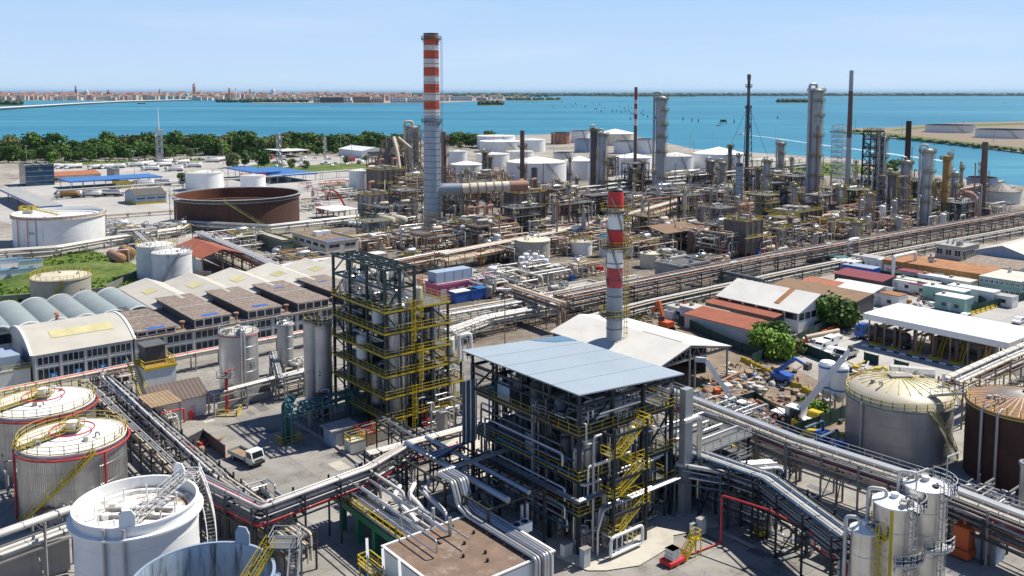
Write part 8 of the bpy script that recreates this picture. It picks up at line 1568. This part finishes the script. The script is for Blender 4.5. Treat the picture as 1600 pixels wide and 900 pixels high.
HP = [(1110, 615, 'heap of yellow machine parts and beams at the warehouse mouth', 30, 5, ['yellow', 'orange', 'steel_old', 'pipe_rust', 'pipe_rust', 'wall_dark']), (1085, 622, 'heap of blue and white bags behind the blue roof', 18, 3, ['blue_plastic', 'bag_white', 'wall_dark']), (1185, 600, 'heap of blue drums and bags in the works yard', 26, 4, ['blue_plastic', 'wall_dark', 'bag_white', 'timber', 'pipe_rust']), (1160, 580, 'heap of pale planks right of the warehouse', 26, 5, ['timber', 'earth', 'pipe_tan', 'white']), (1210, 620, 'mixed scrap heap beside the blue lift machine', 30, 6, ['pipe_rust', 'timber', 'wall_dark', 'steel_old', 'pipe_tan']), (1235, 640, 'dark scrap heap around the white crane', 36, 6, ['wall_dark', 'rubber', 'pipe_rust', 'steel_old', 'timber']), (1190, 660, 'heap of rust pipes and drums behind the walkway rack', 30, 6, ['pipe_rust', 'timber', 'red_machine', 'wall_dark', 'blue_plastic']), (1330, 578, 'white bags heap by the orange mesh', 26, 4, ['bag_white', 'bag_white', 'white', 'yellow']), (1362, 586, 'heap of rusty valves and reels behind the domed tank', 28, 5, ['pipe_rust', 'timber', 'yellow', 'steel_old']), (1290, 650, 'dark green and black debris below the cement silos', 24, 4, ['wall_dark', 'green_net', 'earth', 'steel_old']), (1140, 640, 'scrap of white parts by the leaning boom', 22, 4, ['white', 'steel_old', 'wall_dark', 'yellow']), (1000, 500, 'broken earth and rubble heap left of the excavator', 40, 6, ['earth', 'earth', 'timber', 'concrete_dark']), (1015, 488, 'second rubble heap behind the excavator', 30, 5, ['earth', 'timber', 'concrete']), (1165, 600, 'crates and boards in the middle of the warehouse yard', 26, 5, ['timber', 'bag_white', 'pipe_tan', 'blue_plastic']), (310, 700, 'small stack of boards and boxes on the left pavement', 18, 2.5, ['frame_rust', 'timber', 'red_paint', 'wall_dark']), (1450, 470, 'scrap metal heap in the works camp', 30, 7, ['pipe_rust', 'white', 'wall_dark', 'rust_roof']), (1540, 462, 'dark scrap heap behind the curved barriers', 30, 8, ['pipe_rust', 'wall_dark', 'red_machine', 'timber']), (1420, 484, 'scrap and crates along the back of the canopy', 30, 8, ['white', 'wall_blue', 'timber', 'steel_old']), (1360, 452, 'stacked frames beside the white roofed house', 24, 6, ['white', 'steel_old', 'pipe_rust'])]
HP += [(1225, 655, 'black tyres and dark frames beside the white crane', 34, 5, ['rubber', 'wall_dark', 'pipe_dark', 'steel_old']), (1170, 640, 'rusted frames and dark tubs behind the green screen', 34, 5, ['wall_dark', 'pipe_rust', 'frame_rust', 'steel_old']), (1135, 600, 'dark pallets and beams under the warehouse eave', 30, 5, ['wall_dark', 'timber', 'pipe_rust', 'white']), (1260, 625, 'grey formwork and boards at the cement silos', 30, 5, ['timber', 'steel_old', 'concrete', 'wall_dark']), (1210, 585, 'timber and blue sheets at the yellow barriers', 26, 5, ['timber', 'blue_paint', 'earth', 'wall_dark'])]
for h in HP: heap(*h)
for i, (px, py) in enumerate([(1350, 565), (1397, 577)]): wall([(px, py), (px + 22, py + 6)], 2, ['left dark green mesh panel beside the vans', 'right dark green mesh panel behind the domed tank'][i], 'green_net', .06, 'mesh_panel', 'panel', 'frame_black')
wall([(1300, 578), (1345, 592), (1362, 592)], 1., 'orange safety mesh by the bag heap', 'orange', .05, 'safety_mesh', 'mesh'); b = MB('bag_white'); b.prism([(-1.2, 0), (1.2, 0), (1.3, .8), (.6, 1.5), (-.6, 1.4), (-1.3, .7)], -4, 4, axis='x'); tag(b.build('covered_load', None, V(1425, 585), -.3), 'long load under a white sheet behind the domed tank', 'covered load')
for i, (px, py) in enumerate([(1166, 700), (1178, 703), (1192, 708), (1150, 696), (1162, 722), (1186, 728), (1208, 722)]): p = V(px, py); vessel(p.x, p.y, .8, 3.6 + i % 3 * .5, 'small silver tank in the cluster beyond the low navy structure', 'steel_bright', 0, group='small silver tanks', rail='yellow' if i % 2 else None)
for i, (px, py) in enumerate([(1308, 705), (1285, 690)]): t = thing('blue_pump', ['blue pipe stand at the foot of the domed tank', 'blue machine left of the domed tank'][i], 'machine', V(px, py), GA); MB('blue_paint').box(-1, -.8, 0, 1, .8, 1.8).build('casing', t); MB('frame_blue').tube([(0, 0, 1.8), (0, 0, 3.4), (-5, 0, 3.4)], .25, n=8).build('pipe', t)
b = MB('yellow'); b.box(-4, -.5, 0, 4, .5, 1.1); b.box(-3.8, -.6, .3, 3.8, -.5, .8, 'yellow_pale'); tag(b.build('yellow_tray', None, V(1290, 684), -.35), 'yellow trough in front of the domed tank', 'trough')
qs = random.Random(31)
for i in range(26):                           # repaired strips and patches in the paving
 px, py = qs.choice([(qs.uniform(400, 580), qs.uniform(660, 750)), (qs.uniform(930, 1230), qs.uniform(830, 895)), (qs.uniform(1240, 1420), qs.uniform(715, 800)), (qs.uniform(230, 420), qs.uniform(640, 720))]); o = V(px, py); w, l = qs.uniform(.5, 2.4), qs.uniform(1, 6)
 flat('paving_patch', [wl(o, 0, 0)[:2], wl(o, w, 0)[:2], wl(o, w, l)[:2], wl(o, 0, l)[:2]], .028 + i * .0008, qs.choice(['asphalt', 'asphalt', 'pad']))
def person(px, py, label, top, rz):
 V_ = [(0, 0, .95), (0, 0, 1.2), (0, 0, 1.45), (0, 0, 1.55), (0, .02, 1.72), (.2, 0, 1.42), (.3, .05, 1.12), (.28, .2, .9), (-.2, 0, 1.42), (-.3, .05, 1.12), (-.28, .2, .9), (.1, 0, .9), (.12, .02, .5), (.12, 0, .06), (.12, .16, .04), (-.1, 0, .9), (-.12, -.06, .5), (-.12, -.1, .06), (-.12, .06, .04)]
 E = [(0, 1), (1, 2), (2, 3), (3, 4), (2, 5), (5, 6), (6, 7), (2, 8), (8, 9), (9, 10), (0, 11), (11, 12), (12, 13), (13, 14), (0, 15), (15, 16), (16, 17), (17, 18)]; Rd = [.15, .15, .15, .06, .11, .07, .05, .04, .07, .05, .04, .1, .075, .05, .045, .1, .075, .05, .045]
 me = bpy.data.meshes.new('body'); me.from_pydata(V_, E, []); o = bpy.data.objects.new('person', me); S.collection.objects.link(o); o.modifiers.new('skin', 'SKIN');
 for d, rr in zip(me.skin_vertices[0].data, Rd): d.radius = (rr, rr)
 me.skin_vertices[0].data[0].use_root = True; o.modifiers.new('sub', 'SUBSURF').levels = 1
 bpy.context.view_layer.update(); ev = o.evaluated_get(bpy.context.evaluated_depsgraph_get()); m2 = bpy.data.meshes.new_from_object(ev); o.modifiers.clear(); o.data = m2
 for m in ('trousers', top, 'skin'): m2.materials.append(MATS[m])
 for p in m2.polygons: z = p.center.z; p.material_index = 2 if z > 1.54 else (1 if z > .93 else 0)
 o.location = V(px, py); o.rotation_euler = (0, 0, rz); tag(o, label, 'person'); b = MB('white_clean'); b.lathe([(.15, 1.74), (.13, 1.82), (.08, 1.88), (.01, 1.9)], 10, (0, .02, 0), smooth=True); b.build('helmet', o)
person(1240, 600, 'worker in a yellow green jacket, left of the pair in the works yard', 'hivis', .5); person(1246, 602, 'worker in an orange jacket, right of the pair in the works yard', 'orange', 2.4)
# ------------------------------------------------------------------ lamp posts, mast, bushes, grass tufts
def lamp(px, pb, pt, label, group=None, m='galv'):
 x, y = G(px, pb); h = max(5, ZAT(y, pt)); t = thing('lamp_post', label, 'lamp post', (x, y, 0), 0, group); rr = max(.1, .35 * M_PX(y)); MB(m).lathe([(rr * 1.3, 0), (rr * .8, h)], 8).build('pole', t); MB('white').box(-1.2, -.3, h - .1, 1.2, .3, h + .15).build('head', t)
for px, pb, pt, w in [(211, 292, 236, 'slim grey lamp mast in front of the far tankers'), (309, 262, 232, 'lamp mast at the lawn before the wood'), (349, 258, 226, 'lamp mast left of the open white shed'), (42, 256, 228, 'lamp mast at the wood behind the glass office'), (441, 262, 214, 'tall lamp mast at the open white shed'), (533, 264, 210, 'tall lamp mast on the far car park'), (604, 258, 208, 'tall lamp mast behind the dark hopper'), (550, 258, 226, 'short lamp mast on the far car park'), (575, 275, 242, 'lamp mast before the red container'), (277, 384, 312, 'rust brown lamp mast before the rusty open tank'), (1078, 236, 208, 'lamp mast right of the white tanks by the lagoon'), (1084, 238, 217, 'short lamp mast by the lagoon'), (1114, 236, 200, 'tall floodlight mast at the lagoon edge'), (1211, 248, 196, 'floodlight mast left of the tallest silver column'), (1336, 212, 186, 'lamp mast on the island tip'), (1409, 211, 190, 'lamp mast on the island bank'), (1505, 205, 188, 'lamp mast between the island tanks'), (1552, 223, 200, 'lamp mast before the right island tank'), (789, 600, 452, 'slender rust brown mast behind the blue roof'), (865, 270, 208, 'lamp mast among the white tanks'), (897, 262, 212, 'lamp mast before the blue grey open tank'), (975, 300, 238, 'lamp mast below the thin striped stack'), (771, 250, 210, 'lamp mast at the far white tank')]: lamp(px, pb, pt, w, m='pipe_rust' if 'rust' in w else 'galv')
t = thing('fire_monitor_tower', 'red fire monitor post with a small platform at the left road', 'tower', V(355, 645)); MB('pipe_red').cyl((0, 0, 0), .28, 7.4, n=10).build('post', t); b = MB('grating'); b.box(-1.2, -1.2, 6.4, 1.2, 1.2, 6.5); b.rail([(-1.2, -1.2, 6.5), (1.2, -1.2, 6.5), (1.2, 1.2, 6.5), (-1.2, 1.2, 6.5)], closed=True, m='galv'); b.build('platform', t); b = MB('yellow'); b.rail([(-1.5, -1.8, 0), (2.2, -1.8, 0), (2.2, 1, 0)], t=.1); b.build('railing', t); MB('pipe_red').tube([(0, 0, 7.2), (1.4, .3, 7.6)], .16, n=8).build('nozzle', t)
x, y = G(250, 257); hM = ZAT(y, 204); t = lattice_tower(250, 257, 200, 8, 'grey lattice radio mast with dishes before the wood', 'galv', 10, None, 'radio_mast', bw=.35, cat='mast'); MB('white').cyl((0, 0, hM), .5, ZAT(y, 167) - hM, n=8, r1=.15).build('antenna', t); b = MB('white'); [b.cyl((-2.6, -1.5, hM * f), 1.1, .6, n=12, axis='y') for f in (.86,)]; b.build('dish', t); b = MB('white'); b.cyl((2, -1, hM * 1.02), .9, .6, n=12, axis='y'); b.build('dish', t)
lattice_tower(436, 262, 212, 5, 'slim pale lattice pylon at the open white shed', 'galv', 8, None, 'pylon', bw=.3, cat='mast'); lattice_tower(508, 250, 215, 3, 'thin pale lattice pylon on the far car park', 'galv', 8, None, 'pylon', bw=.25, cat='mast')
BUSH = [(crown_mesh(70 + i, w, h, n, .38, 12, m).mesh('crown'), trunk_mb(h * .6, .15, i).mesh('trunk')) for i, (w, h, n, m) in enumerate([(6, 4.4, 1500, 'leaf_light'), (6, 5.2, 1500, 'leaf'), (5, 3.6, 1100, 'leaf_olive')])]
for i, (px, py, k, s, w) in enumerate([(1185, 548, 0, 1.0, 'left'), (1205, 556, 0, 1.1, 'front'), (1225, 562, 0, 1.0, 'nearest the fence corner'), (1236, 553, 2, 1.0, 'right'), (1215, 540, 1, 1.0, 'dark, behind'), (1196, 536, 1, .9, 'at the lean-to end')]): tree_from(*BUSH[k], *G(px, py), s, i * 1.3, 'leafy green bush before the red lean-to roofs, ' + w, None, 'bush')
tree_from(*BUSH[1], *G(1298, 512), 1.5, .4, 'dark green round tree at the white fronted workshop', None, 'tree'); tree_from(*BUSH[2], *G(1322, 510), 1.3, 1.4, 'olive green bush right of the workshop tree', None, 'bush'); tree_from(*BUSH[0], *G(1272, 655), .7, 1.4, 'low green weeds bush below the cement silos', None, 'bush')
for i, (px, py, k, s, w) in enumerate([(80, 256, 5, .8, 'yellow green tree behind the red tiled building'), (365, 262, 4, .9, 'umbrella shaped tree right of the lawn'), (382, 260, 2, .8, 'dark tree beside the umbrella shaped one'), (413, 262, 0, .9, 'round dark tree left of the open white shed'), (395, 252, 3, .5, 'small green tree behind the round dark one'), (455, 262, 4, .55, 'small umbrella tree on the far car park'), (478, 264, 1, .45, 'low round tree on the far car park'), (540, 256, 0, .4, 'small tree before the far sheds'), (572, 252, 3, .35, 'tiny tree at the white gabled shed'), (1383, 275, 1, .6, 'bush at the channel bank'), (1395, 272, 3, .7, 'dark bush at the channel bank'), (720, 232, 1, .5, 'small tree before the farm of white tanks'), (285, 290, 2, .5, 'dark green tree left of the white tank')]): tree_from(*TREE[k], *G(px, py), s, i * .7, w, None)
def tufts(poly, n, label, h=.5, m='leaf_light'):
 b = MB(m); q = random.Random(label); xs = [p[0] for p in poly]; ys = [p[1] for p in poly]; k = 0
 while k < n:
  px, py = q.uniform(min(xs), max(xs)), q.uniform(min(ys), max(ys)); ins = False; j = len(poly) - 1
  for i in range(len(poly)):
   if (poly[i][1] > py) != (poly[j][1] > py) and px < (poly[j][0] - poly[i][0]) * (py - poly[i][1]) / (poly[j][1] - poly[i][1]) + poly[i][0]: ins = not ins
   j = i
  if not ins: k += .2; continue
  x, y = G(px, py); a = q.uniform(0, 3.14); w = q.uniform(.3, 1.1); hh = h * q.uniform(.5, 1.5); c, s = math.cos(a) * w, math.sin(a) * w
  b.add([(x - c, y - s, 0), (x + c, y + s, 0), (x + c * .6 + .2, y + s * .6, hh), (x - c * .7, y - s * .7 + .2, hh * .8)], [(0, 1, 2, 3)]); k += 1
 setting(b.build('grass'), 'stuff', label, 'grass')
tufts([(-20, 445), (90, 398), (140, 390), (170, 400), (215, 425), (215, 470), (100, 500), (-20, 480)], 1500, 'rough grass on the left lawn'); tufts([(0, 255), (120, 252), (350, 247), (420, 243), (420, 247), (240, 254)], 500, 'rough grass along the wood', 1., 'leaf_olive'); tufts([(430, 800), (450, 795), (470, 830), (440, 850)], 160, 'weeds beside the concrete pump deck', .3); tufts([(1225, 262), (1340, 256), (1370, 268), (1320, 276)], 250, 'grass strip before the lagoon', .8); tufts([(990, 496), (1060, 478), (1110, 465), (1130, 470), (1000, 505)], 120, 'weeds along the green fence', .5)
# ------------------------------------------------------------------ small plant on the left pavement and at the tower foot
t = thing('plant_kiosk', 'small flat roofed pump kiosk in the shade of the dark green tower', 'kiosk', V(520, 700), GA); MB('wall_blue').box(0, 0, 0, 4.2, 3, 2.6).build('wall', t); MB('concrete').box(-.4, -.4, 2.6, 4.6, 3.4, 2.8).build('roof', t); MB('wall_grey').box(.6, -.05, .1, 1.8, 0, 2.1).build('door', t)
for i, (px, py, m) in enumerate([(565, 700, 'timber'), (590, 692, 'steel_old'), (548, 712, 'wall_grey'), (612, 684, 'concrete')]): t = thing('equipment_skid', ['red railed brown tank skid at the tower foot', 'grey pump skid at the tower foot', 'pale box skid nearest the pavement kerb', 'concrete block skid under the red pipe bundle'][i], 'skid', V(px, py), GA); MB(m).box(0, 0, .2, 2.6, 2, 1.9).build('tank', t); MB('pipe_dark').tube([(.4, 1, 1.9), (.4, 1, 3), (3.4, 1, 3), (3.4, 1, .2)], .14, n=6).build('pipe', t); b = MB('pipe_red' if i == 0 else 'yellow'); b.rail([(0, 0, 1.9), (2.6, 0, 1.9), (2.6, 2, 1.9), (0, 2, 1.9)], closed=True, m='pipe_red' if i == 0 else 'yellow'); b.build('railing', t)
wall([(448, 655), (520, 695), (575, 738)], .35, 'low concrete kerb along the dark green tower', 'concrete', .4, 'kerb', 'kerb'); wall([(290, 705), (318, 690), (352, 716)], 2., 'grey panel enclosure on the left pavement', 'wall_dark', .08, 'panel_fence', 'fence', 'pipe_red'); wall([(225, 668), (262, 655), (330, 640)], .9, 'pale low wall before the small brown roofed house', 'concrete', .3, 'low_wall'); wall([(340, 640), (420, 622)], 1.2, 'pale stepped wall behind the red monitor post', 'concrete', .3, 'low_wall')
t = thing('timber_deck', 'pale boarded deck over the left pipe rack', 'deck', V(238, 690), GA); b = MB('timber'); [b.box(k * .62, 0, 5.4, k * .62 + .55, 7, 5.5) for k in range(8)]; b.build('boards', t); b = MB('frame_grey'); [b.bar((x, y, 0), (x, y, 5.4), .2) for x in (.2, 4.6) for y in (.3, 6.7)]; b.build('frame', t)
t = thing('red_pipe_frame', 'red pipe goalpost beside the small brown roofed house', 'pipe', V(235, 672), GA); MB('pipe_red').tube([(0, 0, 0), (0, 0, 2.4), (5.5, 0, 2.4), (5.5, 0, 0)], .16, n=8).build('pipe', t)
t = thing('hydrant', 'red fire hydrant cabinet at the small white house', 'hydrant', V(299, 655), GA); MB('red_paint').box(-.35, -.3, 0, .35, .3, 1.3).build('casing', t); MB('pipe_red').cyl((0, 0, 1.3), .18, .35, n=10).build('cap', t)
rack([(330, 618), (430, 592), (510, 570)], 'white pipe pair on the concrete wall below the pink rimmed tank', 2, (3.6,), 4, 'white', 'frame_grey', .12, .3, 5, 3.6); rack([(430, 560), (440, 600), (500, 585)], 'grey green pipe loop at the slim silos', 2, (3, 4.2), 4, 'grey', 'frame_grey', .1, .2, 5, 3)
for w, a in (('between the pink rimmed tank and the slim silos', (440, 612, 9, 7, 3.5)), ('below the barrel roofed workshop', (150, 622, 9, 8, 3)), ('beside the silver ribbed tanks', (20, 790, 6, 9, 4)), ('between the concrete wall and the white tank', (60, 850, 6, 7, 3)), ('left of the tower foot', (480, 672, 6, 6, 3)), ('between both process structures', (690, 690, 7, 9, 5)), ('right of the concrete pad', (1100, 800, 7, 9, 5)), ('below the domed tank', (1250, 740, 6, 5, 2)), ('at the foot of the bright silos', (1340, 905, 6, 8, 3)), ('below the red pipe bank', (1560, 840, 9, 6, 4))): unit(*a, w, 26, 'mix' if a[0] < 500 else 'navy', 'frame_grey' if a[0] < 500 else 'frame_navy', 0, 1, 0, rmax=.2)
for i, (px, py, k) in enumerate([(560, 770, 'steel'), (640, 780, 'white'), (480, 850, 'wall_blue')]): t = thing('switch_cabinet', ['grey cabinet beside the white pipe bridge', 'white cabinet beyond the pump pits', 'pale blue cabinet below the pump deck'][i], 'cabinet', V(px, py), GA); MB(k).box(-.6, -.35, .1, .6, .35, 2).build('casing', t); MB('wall_grey').box(-.5, -.38, .25, .5, -.35, 1.85).build('door', t)
def steam(px, py, z, s, label):
 x, y = G(px, py, z); nm = 'steam_air'
 if nm not in MATS:
  m = bpy.data.materials.new(nm); m.use_nodes = True; N = m.node_tree.nodes; L = m.node_tree.links; N.remove(N['Principled BSDF']); v = N.new('ShaderNodeVolumePrincipled'); v.inputs['Color'].default_value = (1, 1, 1, 1); tc = N.new('ShaderNodeTexCoord'); n = N.new('ShaderNodeTexNoise'); n.inputs['Scale'].default_value = .7; n.inputs['Detail'].default_value = 4; L.new(tc.outputs['Object'], n.inputs[0]); mr = N.new('ShaderNodeMapRange'); mr.inputs[1].default_value = .45; mr.inputs[2].default_value = .75; mr.inputs[4].default_value = .9; L.new(n.outputs[0], mr.inputs[0]); L.new(mr.outputs[0], v.inputs['Density']); L.new(v.outputs[0], N['Material Output'].inputs['Volume']); MATS[nm] = m
 b = MB('steam_air'); b.lathe([(.01, 0), (s * .3, s * .1), (s * .5, s * .6), (s * .7, s * 1.2), (s * .45, s * 1.8), (.01, s * 2)], 10, smooth=True); setting(b.build('steam', None, (x, y, z)), 'stuff', label, 'steam')
steam(752, 336, 5, 3.2, 'white steam puff in front of the rust structure by the tall chimney'); steam(1042, 622, 16.5, 1.3, 'small white steam puff at the tall square duct')
# ------------------------------------------------------------------ air over the lagoon
hm = bpy.data.materials.new('haze_air'); hm.use_nodes = True; N = hm.node_tree.nodes; N.remove(N['Principled BSDF'])
pv = N.new('ShaderNodeVolumePrincipled'); pv.inputs['Color'].default_value = (.5, .76, 1, 1); pv.inputs['Density'].default_value = 1.6e-5; pv.inputs['Anisotropy'].default_value = .2
hm.node_tree.links.new(pv.outputs[0], N['Material Output'].inputs['Volume']); MATS['haze_air'] = hm
setting(MB('haze_air').box(-151000, -2500, -3.6, 151000, 201000, 170).build('haze'), 'stuff', 'thin blue summer haze over the lagoon', 'haze')
